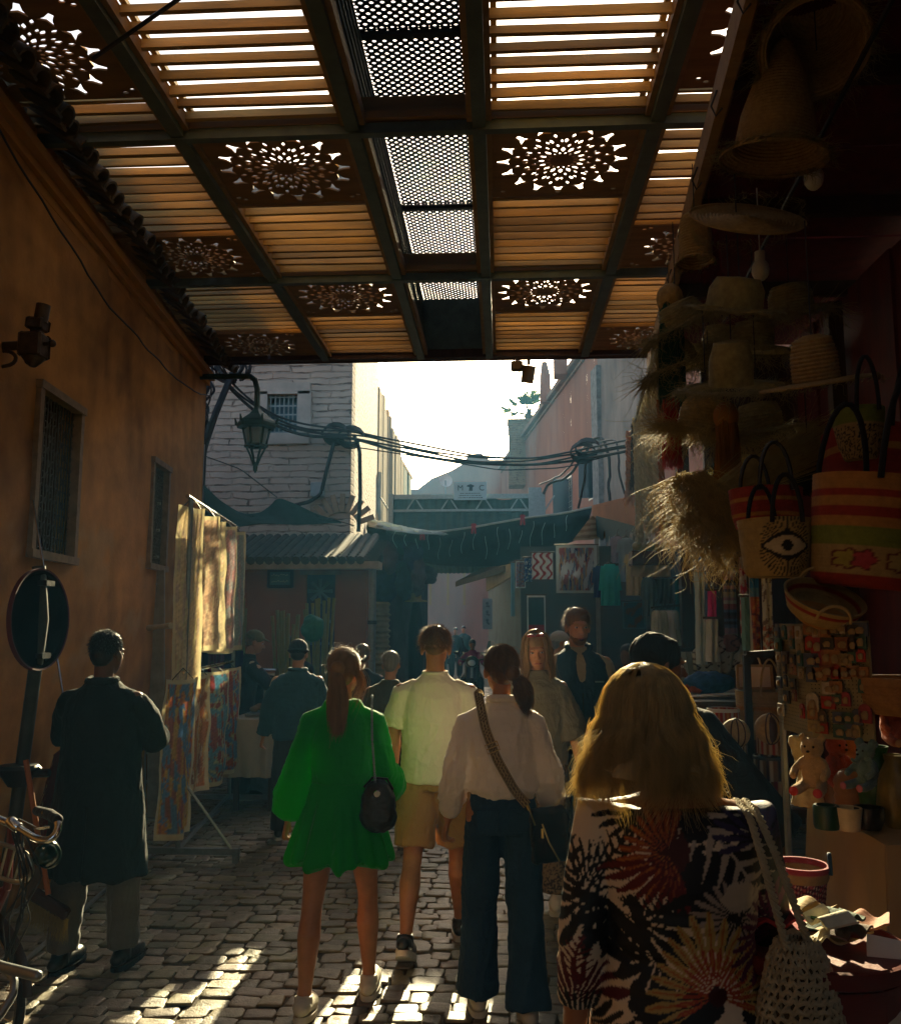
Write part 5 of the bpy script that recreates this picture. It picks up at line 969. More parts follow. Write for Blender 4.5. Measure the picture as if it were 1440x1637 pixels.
# ---- 9 man with beanie
def p_beanie():
    g = at(478, 7.6); s = Person('man in a dark blue jacket and black knit cap at the stall table', 1.655, g, R(10), legs=((0, 5, 0, 0), (3, 5, 3, 0)), arms=((-2, 12, 16), (10, 12, 50)), head=(-5, -6, 0), vox=.009, fat=1.15)
    s.body(); s.cap_hair(H_BLK, 0, .01, 1., low=-.05); m = MB(); m.ell(s.H((0, -.016, .052)), (.089, .105, .088), s.HM, n=22); m.tube([s.H((.089*math.cos(a), -.016+.106*math.sin(a), .03)) for a in np.linspace(0, TAU, 26)], .010, 8); s.put(m, 'knit_cap', F_BLK, voxel=.007)
    s.trousers('trousers', F_CHAR, r=(.115, .095, .085, .08)); s.shoes(L_BLK); s.top('jacket', F_BLUE, hem=.87, w=(.215, .21, .215, .195), d=(.17, .16, .15, .09), sleeve=(.97, .09, .065), amp=.008, seed=12)
    m = MB(); m.tube([s.neck+np.array((.075*math.cos(a), .068*math.sin(a)-.004, .015)) for a in np.linspace(0, TAU, 24)], .018, 8); s.put(m, 'collar', F_BLUE)
# ---- simpler figures
def figure(label, S, loc, rz, top_m, tr_m, hair_m=H_BLK, cap=None, arms=((0, 9, 12), (3, 9, 15)), legs=((5, 4, 3, 0), (-6, 4, 6, 8)), head=(0, 0, 0), fem=False, skin=SKIN, vox=.013, lean=0, fat=1.05, group=None, hem=.88, long=False, fuzz=500):
    s = Person(label, S, loc, rz, legs=legs, arms=arms, head=head, fem=fem, skin=skin, vox=vox, lean=lean, fat=fat, group=group)
    s.body(); s.trousers('trousers', tr_m, vox=vox); s.top('jacket' if hem < .9 else 'shirt', top_m, hem=hem, sleeve=(.97, .082, .06), w=(.2, .19, .2, .19), amp=.006, vox=vox); s.shoes(L_BLK)
    if long: long_hair(s, hair_m, .2, .15, n=300, rad=.0018)
    elif hair_m: s.cap_hair(hair_m, fuzz, .012, 1.02)
    if cap:
        m = MB(); m.ell(s.H((0, -.014, .052)), (.086, .103, .08), s.HM, n=18); m.ell(s.H((0, .10, .055)), (.06, .07, .008), s.HM @ rotm(-.15), n=14); s.put(m, 'cap', cap, voxel=.008)
    return s
def others():
    figure('vendor in a dark jacket and peaked cap leaning over the cloth-covered table', 1.74, at(392, 9.3), R(-65), F_BLK, F_CHAR, H_BROWN, cap=mat('khaki_cap', (.14, .12, .04), .8), arms=((20, 10, 60), (35, 8, 50)), head=(-10, -14, 0), vox=.010, lean=8, fat=1.1, legs=((0, 4, 0, 0), (0, 4, 0, 0)))
    figure('young man with short black hair standing behind the sugarcane stall', 1.66, at(470, 10.2), PI+R(20), F_CHAR, F_CHAR, H_BLK, skin=SKIN_D, vox=.011)
    figure('short grey-haired man in an olive shirt walking ahead', 1.56, at(625, 7.3), R(-6), F_OLV, F_CHAR, H_GREY, vox=.010, legs=((-6, 4, 8, 14), (8, 4, 4, 0)), head=(0, -8, 0), fat=1.15)
    figure('man in dark clothes half hidden behind the green dress woman', 1.60, at(580, 8.6), R(12), F_CHAR, F_BLK, H_BROWN, vox=.013)
    figure('person in a pale baseball cap standing by the garment stall', 1.72, at(893, 9.4), R(-70), F_CHAR, F_CHAR, H_GREY, cap=mat('pale_cap', (.5, .44, .36), .8), vox=.012, head=(-10, 0, 0))
    figure('grey-haired man in dark blue bending beside the pale cap', 1.62, at(868, 9.9), R(-40), F_NAVY, F_CHAR, H_GREY, vox=.013)
    figure('seated looking shopkeeper in dark clothes among the hanging garments', 1.6, at(1002, 8.8), PI-R(30), F_BLK, F_CHAR, H_BLK, skin=SKIN_D, vox=.013)
    # rider on a motorbike, far down the street
    Y = 21.; g = V3(at(755, Y)); col = mat('magenta_jacket', (.20, .012, .06), .8, var=.2)
    s = Person('rider in a magenta jacket sitting on a motorbike far down the street', 1.7, g+(0, 0, .06), PI, legs=((72, 14, 75, 0), (72, 14, 75, 0)), arms=((50, 14, 30), (50, 14, 30)), skin=SKIN_D, vox=.014, cat='rider'); s.T.location.z = s.T.location.z
    s.body(); s.trousers('trousers', F_BLK, vox=.014); s.top('jacket', col, vox=.014, hem=.92, sleeve=(.97, .085, .06)); s.cap_hair(H_BLK, 200, .01, 1.05); s.shoes(L_BLK)
    T = thing('motorbike', 'dark motorbike with a pale headlamp ridden towards the camera', 'motorbike', g)
    for dy, nm in ((-.75, 0), (.55, 1)):
        m = MB(); m.tube([g+np.array((0, dy+.25*math.cos(a), .30+.25*math.sin(a))) for a in np.linspace(0, TAU, 28)], .055, 8); wh = m.build('wheel', F_BLK, T); m = MB(); m.lathe([(.0, -.05), (.04, -.05), (.04, .05), (0, .05)], g+np.array((0, dy, .30)), 10, rotm(0, PI/2)); [m.beam(g+np.array((0, dy, .3)), g+np.array((0, dy+.24*math.cos(a), .3+.24*math.sin(a))), .012, .012) for a in np.arange(8)*TAU/8]; m.build('rim', M_STL, wh)
    m = MB(); m.box(g+(0, -.38, .72), (.34, .12, .42), rotm(-.3), bev=.05); m.box(g+(0, -.1, .38), (.3, .6, .1), bev=.03); m.box(g+(0, .35, .55), (.28, .6, .25), bev=.06); m.ell(g+(0, -.45, .95), (.16, .1, .14)); m.build('fairing', L_BLK, T, voxel=.015)
    m = MB(); m.box(g+(0, .32, .74), (.26, .62, .09), bev=.03); m.build('seat', F_BLK, T); m = MB(); m.tube([g+(-.34, -.28, 1.02), g+(-.1, -.38, .98), g+(.1, -.38, .98), g+(.34, -.28, 1.02)], .018, 8); m.build('handlebar', M_IRON, T)
    m = MB(); m.ell(g+(0, -.55, .93), (.09, .05, .07)); m.build('headlamp', mat('lamp_glass', (.55, .65, .7), .15), T); m = MB(); m.tube([g+(0, -.75, .3), g+(0, -.45, .85)], .03, 6); m.build('fork', M_STL, T)
    for sd in (-1, 1): m = MB(); m.tube([g+(sd*.25, -.33, 1.0), g+(sd*.36, -.33, 1.14)], .008, 5); m.ell(g+(sd*.37, -.33, 1.16), (.06, .015, .035)); m.build('mirror', M_IRON, T)
    # far passers-by
    r = random.Random(6); cols = [F_CHAR, mat('far_red', (.2, .03, .05), .9), F_NAVY, F_BLK, mat('far_teal', (.04, .12, .14), .9), F_OLV]
    L = ['far passer-by in charcoal, leftmost in the sunlit alley', 'far passer-by in dark red near the pink wall', 'far passer-by in navy beside the one in red', 'far passer-by in black in the middle of the alley', 'far passer-by in teal right of the alley middle', 'far passer-by in olive nearest the shop row']
    for i, px in enumerate((688, 704, 716, 728, 741, 792)): figure(L[i], r.uniform(1.6, 1.78), at(px, 27+i*1.1-(6 if i == 5 else 0)), r.choice((0, PI)), cols[i], F_CHAR, H_BLK, vox=.022, group='people far down the alley', fuzz=0)
for f_ in (p_coat, p_green, p_tee, p_blouse, p_veil, p_vest, p_taupe, p_beanie, others): f_()
# ================================================================ the woman nearest the camera
def dress_paint(p):
    x, z = p[:, 0], p[:, 2]; px = 1055+x*745; py = 1000+(1.80-z)*745       # cloth units, about a millimetre and a third
    wob = 6*fbm(np.stack([px, py], -1)/160., 1, 5); px = px+wob; py = py+wob*.6; c = np.tile(np.array((.80, .64, .45)), (len(x), 1)); BL, DR, OR, YL = (.010, .012, .014), (.13, .010, .012), (.46, .15, .03), (.50, .34, .10)
    def fan(cx, cy, R0, R1, a0, a1, n, col, w_=.34, c2=None, curve=.0):
        dx, dy = px-cx, py-cy; r = np.hypot(dx, dy); a = np.degrees(np.arctan2(-dy, dx)); a = (a+curve*r-a0) % 360; k = a/(a1-a0)*n; t = (r-R0)/(R1-R0)
        L = 1-.22*np.abs(np.sin(np.floor(k)*12.9)); prof = np.sin(np.clip(t/L, 0, 1)*PI*.92+.12)**.7; q = (a < a1-a0) & (np.abs(k % 1-.5) < w_*prof) & (t > 0) & (t < L)
        c[q] = col
        if c2 is not None: q2 = q & (np.abs(k % 1-.5) < w_*.25*prof); c[q2] = c2
    def frond(x0, y0, ang, L, B, n, col, w_=.5, slope=.9):
        a = math.radians(ang); dx, dy = px-x0, py-y0; s = dx*math.cos(a)-dy*math.sin(a); t = dx*math.sin(a)+dy*math.cos(a)+10*np.sin(s/L*3); ta = B*np.sin(np.clip(s/L*.9+.08, 0, 1)*PI)**.7
        ph = ((s-np.abs(t)*slope)/L*n) % 1; wd = w_*(1-(np.abs(t)/np.maximum(ta, 1))**1.5); q = (np.abs(t) < ta) & (s > 0) & (s < L*1.05) & (ph < wd); c[q] = col; c[(np.abs(t) < 2.2) & (s > 0) & (s < L)] = col
    def blob(cx, cy, rx, ry, col, n=.35, sd=1): q = ((px-cx)/rx)**2+((py-cy)/ry)**2 < 1+n*fbm(np.stack([px, py], -1)/60., 1, sd); c[q] = col
    blob(1190, 1420, 75, 190, BL, .5, 2); blob(1075, 1290, 120, 40, BL, .5, 3); blob(1110, 1400, 70, 60, BL, .5, 4); blob(1040, 1570, 70, 30, BL, .6, 6); blob(1195, 1600, 60, 60, BL, .4, 9)
    blob(1035, 1330, 30, 75, (.07, .012, .01), .6, 7)
    frond(1105, 1262, -62, 210, 62, 9, BL); frond(1150, 1270, -40, 120, 40, 8, (.05, .02, .06)); frond(1062, 1268, -55, 230, 66, 8, (.52, .42, .32), .45, .8); blob(1075, 1300, 26, 30, BL, .4, 33)
    frond(935, 1480, 112, 170, 42, 9, BL); frond(925, 1420, 60, 130, 40, 8, BL); fan(918, 1415, 4, 130, 150, 330, 9, BL, .36); fan(905, 1420, 4, 105, 40, 120, 8, BL, .3); fan(985, 1290, 0, 70, 180, 320, 8, BL, .33)
    fan(880, 1600, 0, 110, 20, 130, 9, (.10, .01, .02), .38); fan(900, 1640, 0, 90, 30, 150, 12, BL, .4); frond(890, 1560, 80, 80, 34, 7, DR)
    fan(1030, 1345, 6, 85, 60, 300, 15, (.30, .06, .02), .4, OR); fan(1040, 1350, 10, 120, 190, 290, 9, DR, .36)
    frond(1060, 1430, 175, 100, 36, 8, BL); fan(985, 1450, 0, 110, 150, 400, 11, BL, .36); fan(1010, 1500, 0, 95, 100, 330, 9, BL, .42)
    fan(1130, 1440, 8, 70, 0, 360, 22, (.42, .32, .25), .34); blob(1140, 1410, 28, 22, (.58, .46, .33), .4, 12)
    fan(1095, 1545, 0, 120, -30, 215, 19, YL, .44, OR); fan(1095, 1545, 0, 70, -30, 215, 19, (.40, .05, .02), .36, OR); blob(1097, 1548, 15, 13, (.05, .005, .005), .3, 3)
    fan(1060, 1570, 5, 130, 195, 330, 11, BL, .38); fan(1160, 1600, 5, 110, 190, 360, 9, YL, .34); fan(1205, 1480, 0, 90, 60, 240, 12, (.10, .012, .05), .38); fan(1180, 1330, 0, 80, 0, 200, 12, (.04, .03, .08), .35)
    return c
def p_front():
    g = at(1068, 2.02); s = Person('blonde woman in a tropical leaf print dress nearest the camera, seen from behind', 1.725, g, R(-4), legs=((-5, 4, 3, 0), (8, 4, 6, 0)), arms=((-8, 9, 20, 10), (16, 7, 62, 0)), head=(3, -3, 0), fem=True, fat=1.03, skin=SKIN_T, vox=.0055, hands=(.6, .6)); z = s.dz
    s.hc = s.hc-np.array((.058, .01, .045)); s.body(); w_ = (.215, .172, .195, .185)
    mb = MB(); L = [(0, 0, .52, .235, .19), (0, 0, .7, .235, .185), (0, -.01, .88, .222, .18), (0, -.01, .98, .205, .165), (0, 0, 1.12, .168, .135), (0, 0, 1.27, .185, .145), (0, -.005, 1.375, .192, .115), (0, -.008, 1.42, .172, .092)]
    mb.rings([(a, b_, c_+z, d_*.93, e_) for a, b_, c_, d_, e_ in L], 60, ex=2.2); mb.v = [s.bend(v) for v in mb.v]
    for i in (0, 1):
        sh, e, w2 = s.J['sh', i], s.J['el', i], s.J['wr', i]; c = e+(w2-e)*.55; mb.tube([sh*np.array((.6, 1, 1))-(0, 0, .05), sh-(0, 0, .035), sh*.5+e*.5, e, e*.4+c*.6, c], [.05, .064, .056, .052, .047, .043], 18)
    def fo(p): return .0035*fbm(p*np.array((5, 5, 3)), 1, 8)+.0045*(1-2*np.abs(fbm(p*np.array((3, 3, 9)), 1, 9)))*np.exp(-((p[:, 2]-1.12-z)/.16)**2)
    s.put(mb, 'dress', vcm('printed_jersey', rough=.6, var=.06, bump=.12, bscale=220, trans=.06), voxel=.0038, it=4, disp=fo, color=dress_paint)
    hb = hairmat('honey_hair', (.82, .66, .32), .55)
    long_hair(s, hb, .14, .42, n=9500, rad=.0006, wave=.019, phis=(-2.35, 2.35), fly=.035, seed=3, r0=.014, tips=.20, gap=.012, bl=.88)
    r = np.random.default_rng(5); n = 420; ph = np.where(r.random(n) < .5, r.uniform(-2.1, -1.2, n), r.uniform(1.2, 2.1, n)); t = np.linspace(0, 1, 12)[None, :]; u0 = r.uniform(.35, .85, (n, 1)); K = t
    base = hair_flow(ph[:, None]+0*t, np.minimum(1, u0+.25*t), .022, .13, .45, 0, .010, 3); sd = np.sign(np.sin(ph))[:, None]; out = np.stack([sd*(.03*t+.02*np.sin(t*5+ph[:, None]*9))*r.uniform(.1, .9, (n, 1)), .012*np.sin(t*6+ph[:, None]*5), -.04*t+.010*np.sin(t*7+ph[:, None]*15)], -1)
    strands(s.W(s.H(base+out)), .00042, 'flyaway_strands', hb, s.T)
    # crochet bag on her right shoulder
    b = thing('crochet_bag', 'cream crochet net bag hanging from the print dress woman\'s right shoulder', 'bag', s.W((.25, -.1, .9+z))); m_ = mat('cream_cotton_cord', (.50, .42, .27), .9, var=.25, scale=30, bump=.6, bscale=250)
    top = s.W((.215, -.10, 1.18+z))
    for k, (a, e) in enumerate((((.135, -.035, 1.455), (.195, -.125, 1.17)), ((.155, -.02, 1.455), (.245, -.10, 1.17)))):
        m = MB(); q = bez([s.W((a[0], .10, a[2]-.10+z)), s.W((a[0], .02, a[2]-.028+z)), s.W((a[0]+.01, a[1]-.05, a[2]-.04+z)), s.W((a[0]*.6+e[0]*.4, a[1]-.085, a[2]*.6+e[2]*.4+z)), s.W((e[0], e[1]-.02, e[2]+z))], 80); t = np.linspace(0, 1, 80)
        for j in range(3): w2 = t*90+j*TAU/3; m.tube(q+np.stack([.006*np.cos(w2), 0*w2, .0035*np.sin(w2)], -1)+s.M @ np.array((0, -.004, 0))+np.stack([0*t, .004*np.sin(w2), 0*t], -1), .0042, 6)
        m.build('strap', m_, b)
    cx = s.W((.222, -.115, 0)); zt = top[2]; prof = [(.035, 0), (.055, -.04), (.075, -.12), (.098, -.22), (.112, -.33), (.105, -.42), (.06, -.47)]
    m = MB(); m.lathe([(r_*.93, z_) for r_, z_ in prof], (cx[0], cx[1], zt), 24); m.v[-1] = (m.v[-1]-np.array((cx[0], cx[1], 0)))*np.array((1, .62, 1))+np.array((cx[0], cx[1], 0)); m.build('lining', mat('dark_lining', (.10, .07, .035), .9), b)
    zs = np.linspace(0, -.46, 40); rs = np.interp(-zs, [-q[1] for q in prof], [q[0] for q in prof]); m = MB()
    for k in range(26):
        for dr in (1, -1):
            a = k*TAU/26+dr*zs*5.5+.06*np.sin(zs*60); m.tube(np.stack([cx[0]+(rs+.004*dr)*np.cos(a), cx[1]+(rs+.004*dr)*np.sin(a)*.62, zt+zs], -1), .0028, 5)
    m.build('net', m_, b); m = MB()
    for j in range(9): zz = -.01-.016*j; rr = np.interp(-zz, [-q[1] for q in prof], [q[0] for q in prof])+.003; an = np.linspace(0, TAU, 60); m.tube(np.stack([cx[0]+rr*np.cos(an), cx[1]+rr*.62*np.sin(an), zt+zz+.004*np.sin(an*22+j*PI)], -1), .005, 6)
    m.build('knotted_rim', m_, b)
p_front()
# ================================================================ LEFT SIDE OBJECTS
def wl(Y, z, out=0.): return np.array((wallx(Y)+out, Y, z))
def street_lamp():
    y = 10.0; T = thing('street_lamp', 'green iron lantern hanging from a curved arm on the ochre wall corner', 'lamp', P(285, 760, y))
    x0 = P(285, 760, y); m = MB(); a, b, c, d = P(284, 765, y), P(287, 603, y), P(412, 601, y), P(411, 655, y)
    def arc(p, q, r_, n=6): return [p+(q-p)*k/n for k in range(n+1)]
    pts = [a, a+(b-a)*.93, b+(a-b)*.03+(c-b)*.03, b+(c-b)*.08, c+(b-c)*.10, c+(b-c)*.03+(d-c)*.12, c+(d-c)*.4, d]; m.tube(pts, .035, 10); m.build('arm', mat('lamp_green', (.02, .06, .055), .5, var=.3, scale=10), T); G_ = mat('lamp_green')
    m = MB(); [m.box(P(280, py, y), (.2, .08, .06)) for py in (690, 745)]; m.build('bracket', G_, T)
    top = d; H = MB(); s = .0067*1.07*10/10
    u = (P(443, 670, y).x-P(380, 670, y).x)/2; z = lambda py: P(411, py, y).z
    H.lathe([(.03, z(650)), (.05, z(655)), (u*.45, z(663)), (u*.95, z(674)), (u*1.02, z(678)), (u*.98, z(684)), (u*.6, z(685)), (.02, z(684))], (top.x, y, 0), 6, col=None); cap = H.build('lantern_roof', G_, T, smooth=False)
    m = MB()
    for k in range(6): a_ = k*TAU/6; m.tube([(top.x+u*1.02*math.cos(a_), y+u*1.02*math.sin(a_), z(679)), (top.x+u*1.1*math.cos(a_), y+u*1.1*math.sin(a_), z(668))], [.02, .008], 5)
    m.build('crest', G_, cap)
    m = MB(); r0, r1 = u*.66, u*.48
    for k in range(6):
        a_ = k*TAU/6+.3; p = lambda r_, zz: (top.x+r_*math.cos(a_), y+r_*math.sin(a_), zz); m.tube([p(r0, z(685)), p(r1, z(712))], .014, 6); m.tube([p(r1, z(714)), p(r1*.55, z(728)), p(.02, z(744))], .013, 6)
    m.lathe([(r1+.03, z(711)), (r1+.03, z(715)), (r1-.03, z(715)), (r1-.03, z(711)), (r1+.03, z(711))], (top.x, y, 0), 6); m.lathe([(.0, z(757)), (.025, z(752)), (.03, z(746)), (.015, z(740)), (0, z(738))], (top.x, y, 0), 8); m.build('cage', G_, T)
    m = MB(); m.lathe([(r0*.9, z(686)), (r1*.9, z(711)), (0, z(712))], (top.x, y, 0), 6); m.build('glass', mat('frosted_glass', (.55, .62, .62), .2, var=.1, trans=.6), T)
street_lamp()
def wall_lamp():
    y = 5.0; T = thing('wall_lamp', 'dark bronze wall lamp bracket with square body and ball finials near the left edge', 'lamp', P(20, 555, y)); z = lambda px, py: P(px, py, y)
    m = MB(); m.tube([z(-30, 556), z(20, 553), z(48, 552)], [.03, .028, .03], 10); m.tube([z(-20, 590)+Vector((0, 0, 0))]+[z(8+18*math.cos(a), 573+12*math.sin(a)) for a in np.linspace(1.4, -1.9, 10)], .012, 8); m.build('arm', M_BRZ, T)
    m = MB(); m.box(z(55, 553), (.145, .14, .155), bev=.012); m.lathe([(.02, -.13), (.05, -.10), (.07, -.075)], z(55, 553), 10); m.build('body', M_BRZ, T)
    m = MB(); m.box(z(61, 519), (.11, .11, .075), rotm(0, .1), bev=.01); m.box(z(60, 532), (.06, .06, .05)); m.build('neck', M_BRZ, T); m = MB(); m.lathe([(.0, -.06), (.042, -.06), (.042, .05), (.0, .05)], z(68, 500), 14, rotm(0, .12)); m.build('bulb_holder', M_BRZ, T)
    for px, py, px2, py2 in ((84, 549, 70, 550), (46, 577, 47, 566)): m = MB(); m.ell(z(px, py), .024, n=12); m.tube([z(px, py), z(px2, py2)], .012, 8); m.build('finial', M_BRZ, T)
wall_lamp()
def canvas_rack():
    T = thing('display_rack', 'metal display rack with two rails of hanging painted canvases', 'rack', at(300, 7.6)); y0, y1 = 6.75, 8.95
    xr = lambda Y: -2.40-.113*1.0*(Y-6.75)*1.1; zt = P(290, 795, y0).z; zm = 1.42
    m = MB(); m.tube([(xr(y0)-.06, y0-.05, zt), (xr(y1)-.06, y1, zt)], .018, 8); m.build('rail', M_CHR, T); m = MB(); m.tube([(xr(y0)-.06, y0, zm), (xr(y1)-.06, y1, zm)], .015, 8); m.build('rail', M_CHR, T)
    for Y in (y0+.05, y1-.05): m = MB(); m.tube([(xr(Y)-.06, Y, .08), (xr(Y)-.06, Y, zt)], .02, 8); m.build('post', M_STL, T)
    for Y in (y0+.05, y1-.05): m = MB(); m.box((xr(Y)-.06, Y, .085), (.95, .045, .045)); [m.box((xr(Y)-.06+s*.45, Y, .04), (.045, .045, .08)) for s in (-1, 1)]; m.build('foot', M_STL, T)
    m = MB(); m.tube([(xr(y0)-.06, y0+.05, .1), (xr(y1)-.06, y1-.05, .1)], .018, 6); m.build('brace', M_STL, T)
    m = MB(); m.tube([(xr(y0)-.06, y0+.05, .62), (xr(y0)+.35, y0+.05, .1)], .012, 6); m.build('brace', M_STL, T)
    cm = vcm('painted_canvas', rough=.8, var=.12, scale=12, bump=.35, bscale=90, trans=.55)
    pal = [((.75, .62, .38), (.5, .32, .12), (.62, .6, .3), (.42, .3, .3)), ((.7, .5, .35), (.45, .2, .12), (.7, .62, .45), (.3, .15, .1)), ((.66, .6, .42), (.5, .42, .2), (.3, .28, .2), (.7, .55, .4)), ((.55, .2, .3), (.15, .32, .45), (.5, .4, .5), (.2, .12, .25)), ((.08, .3, .42), (.2, .45, .5), (.5, .3, .4), (.05, .2, .35)),
           ((.06, .24, .5), (.55, .22, .05), (.62, .42, .1), (.35, .07, .06)), ((.5, .18, .04), (.65, .42, .12), (.62, .55, .35), (.3, .1, .05)), ((.12, .35, .5), (.55, .55, .35), (.45, .08, .06), (.35, .05, .08)), ((.1, .28, .5), (.6, .5, .3), (.55, .08, .05), (.4, .05, .1))]
    L = ['cream and ochre abstract canvas hanging nearest on the upper rail', 'pinkish streaked canvas second along the upper rail', 'beige streaked canvas in the middle of the upper rail', 'violet and pink dotted canvas fourth along the upper rail', 'teal blue canvas hanging last on the upper rail', 'blue and orange canvas hanging nearest on the lower rail', 'rust and yellow canvas second along the lower rail', 'sky blue and crimson landscape canvas on the lower rail', 'deep blue and red canvas hanging last on the lower rail']
    rows = [(i, Y, zt-.06, h_, .5, wd) for i, (Y, h_, wd) in enumerate(((6.85, 1.45, .30), (7.35, 1.15, .32), (7.75, 1.18, .30), (8.15, 1.2, .32), (8.6, 1.18, .36)))]+[(5+i, Y, zm-.04, h_, .5, wd) for i, (Y, h_, wd) in enumerate(((6.75, 1.18, .36), (7.25, .95, .32), (7.85, 1.0, .42), (8.5, 1.0, .36)))]
    for i, Y, zz, h_, _, wd in rows:
        x = xr(Y)-.06; a = R((24, 30, 22, 32, 26, 22, 30, 26, 30)[i]); q = thing('painted_canvas', L[i], 'painting', (x, Y, zz-h_), 'canvases hung on the display rack'); p_ = pal[i]
        ph = random.Random(i).random()*6
        def fn(U, V):
            u = (U-.5)*wd; fx = .035*np.sin(U*7+ph+V)*(.4+V)+.02*fbm(np.stack([U*2, V*2], -1), 1, i); return x+u*math.sin(a)+fx*math.cos(a), Y+u*math.cos(a)-fx*math.sin(a), zz-V*h_-.015*np.sin(U*PI)
        def colf(U, V):
            f = fbm(np.stack([U*2.5+.4*np.sin(V*5), V*5], -1), 1, 20+i, 5); g = fbm(np.stack([U*5, V*1.6], -1), 1, 40+i, 4); c = np.empty(U.shape+(3,)); c[:] = p_[0]; c[f > .12] = p_[1]; c[(g > .15)] = p_[2]; c[(f*g < -.06)] = p_[3]
            c = c*(1.0 if i > 4 else .52)+np.array((.80, .76, .66))*(.22 if i > 4 else .55); c = c*(1+.3*fbm(np.stack([U*14, V*30], -1), 1, 3))[..., None]; e = (U < .07) | (U > .93) | (V < .03) | (V > .96); c[e] = (.85, .8, .62); return np.clip(c, 0, 1)
        m = MB(); m.sheet(fn, 40, 90, col=colf, thick=.004); m.build('canvas', cm, q)
        for s in (-.35, .35): m = MB(); X = x+s*wd*math.sin(a)*.9; YY = Y+s*wd*math.cos(a)*.9; m.tube([(X, YY, zz-.01), (x*.4+X*.6, Y*.5+YY*.5, zz+.03), (x, Y, zz+.075)], .004, 5); m.build('hanging_clip', M_IRON, q)
    # folded clothes / dark cloths hanging behind
    for i, (px, py0, py1, Y, w_, mt) in enumerate(((352, 1040, 1210, 9.2, .30, mat('indigo_cloth', (.02, .02, .10), .9, var=.3)), (345, 1040, 1130, 9.1, .10, mat('purple_cloth', (.12, .015, .09), .9)))):
        a, b = P(px, py0, Y), P(px, py1, Y); m = MB(); m.sheet(lambda U, V: (a.x+(U-.5)*w_*1.6, Y+.05*np.sin(U*19+V), a.z+(b.z-a.z)*V), 40, 14, thick=.01); one('hanging_cloth', m, mt, ('indigo cloth hanging behind the far end of the canvas rack', 'narrow purple cloth beside the indigo one behind the rack')[i], 'cloth')
canvas_rack()
def pole_sign():
    y = 4.75; T = thing('round_sign', 'round street sign seen from behind on a leaning steel pole', 'sign', at(25, y)); c = P(63, 990, y); b = P(22, 1330, y); ax = nrm_((.998, -.06, .03)); Q = aim(ax, (0, 0, 1)); rad = (P(63, 902, y).z-P(63, 990, y).z)*.9
    m = MB(); m.lathe([(0, -.01), (rad-.006, -.01), (rad, -.004), (rad, .012), (rad-.02, .012), (rad-.03, .0), (0, .0)], c, 48, Q); m.build('disc', mat('sign_back', (.012, .010, .007), .9, var=.5, scale=6, spec=0, bump=0), T)
    m = MB(); m.lathe([(rad-.001, -.012), (rad+.006, -.01), (rad+.006, .016), (rad-.004, .014)], c, 48, Q); m.build('rim', mat('red_rim', (.10, .01, .01), .7), T)
    m = MB(); g = at(14, y); m.tube([(g[0], y+.02, 0), b, c+Vector((-.0, .03, 0)), P(58, 905, y)+Vector((0, .03, 0))], .036, 12); m.build('pole', mat('pole_green', (.045, .05, .035), .6, var=.4, scale=10), T)
    m = MB(); [m.box(c+Vector((.0, .02, dz)), (.09, .09, .03)) for dz in (-.2, .2)]; m.build('clamp', M_IRON, T)
    m = MB(); q = P(30, 1238, y-.06); m.rings([(q.x, q.y, q.z-.06, .05, .05), (q.x, q.y, q.z+.03, .12, .09), (q.x, q.y, q.z+.05, .1, .08)], 14); m.tube([q, q+Vector((.17, 0, .01))], .022, 8); one('lamp_fitting', m, M_IRON, 'small black fitting clamped low on the leaning sign pole', 'fitting')
    T = thing('metal_rod', 'thin metal rod leaning on the wall behind the round sign', 'rod', at(95, 5.3)); m = MB(); m.tube([P(53, 800, 5.3), P(70, 905, 5.2), P(88, 1030, 5.1), P(104, 1130, 5.0)], .007, 6); m.build('rod', M_CHR, T)
pole_sign()
def broom():
    T = thing('broom', 'orange handled broom leaning against the ochre wall near the bicycle', 'broom', at(80, 4.6)); y = 4.55; m = MB(); m.tube([P(42, 1215, y+.05), P(62, 1340, y), P(78, 1430, y-.05)], .014, 8); m.build('handle', mat('orange_wood', (.38, .12, .03), .6), T)
    m = MB(); q = P(80, 1445, y-.05); m.box(q, (.22, .05, .06), rotm(0, .5), bev=.01); h = m.build('head', M_DKW, T); r = np.random.default_rng(1); n = 260; a = V3(q)+np.stack([r.uniform(-.1, .1, n), r.uniform(-.02, .02, n), -.03+0*r.random(n)], -1); a[:, 2] -= (a[:, 0]-q.x)*.5; t = np.linspace(0, 1, 4)[None, :, None]
    strands(a[:, None]+t*np.stack([r.normal(size=n)*.015-.01, r.normal(size=n)*.015, -.11+0*r.random(n)], -1)[:, None], .0016, 'bristles', mat('straw', (.30, .24, .09), .8, var=.3), h)
broom()
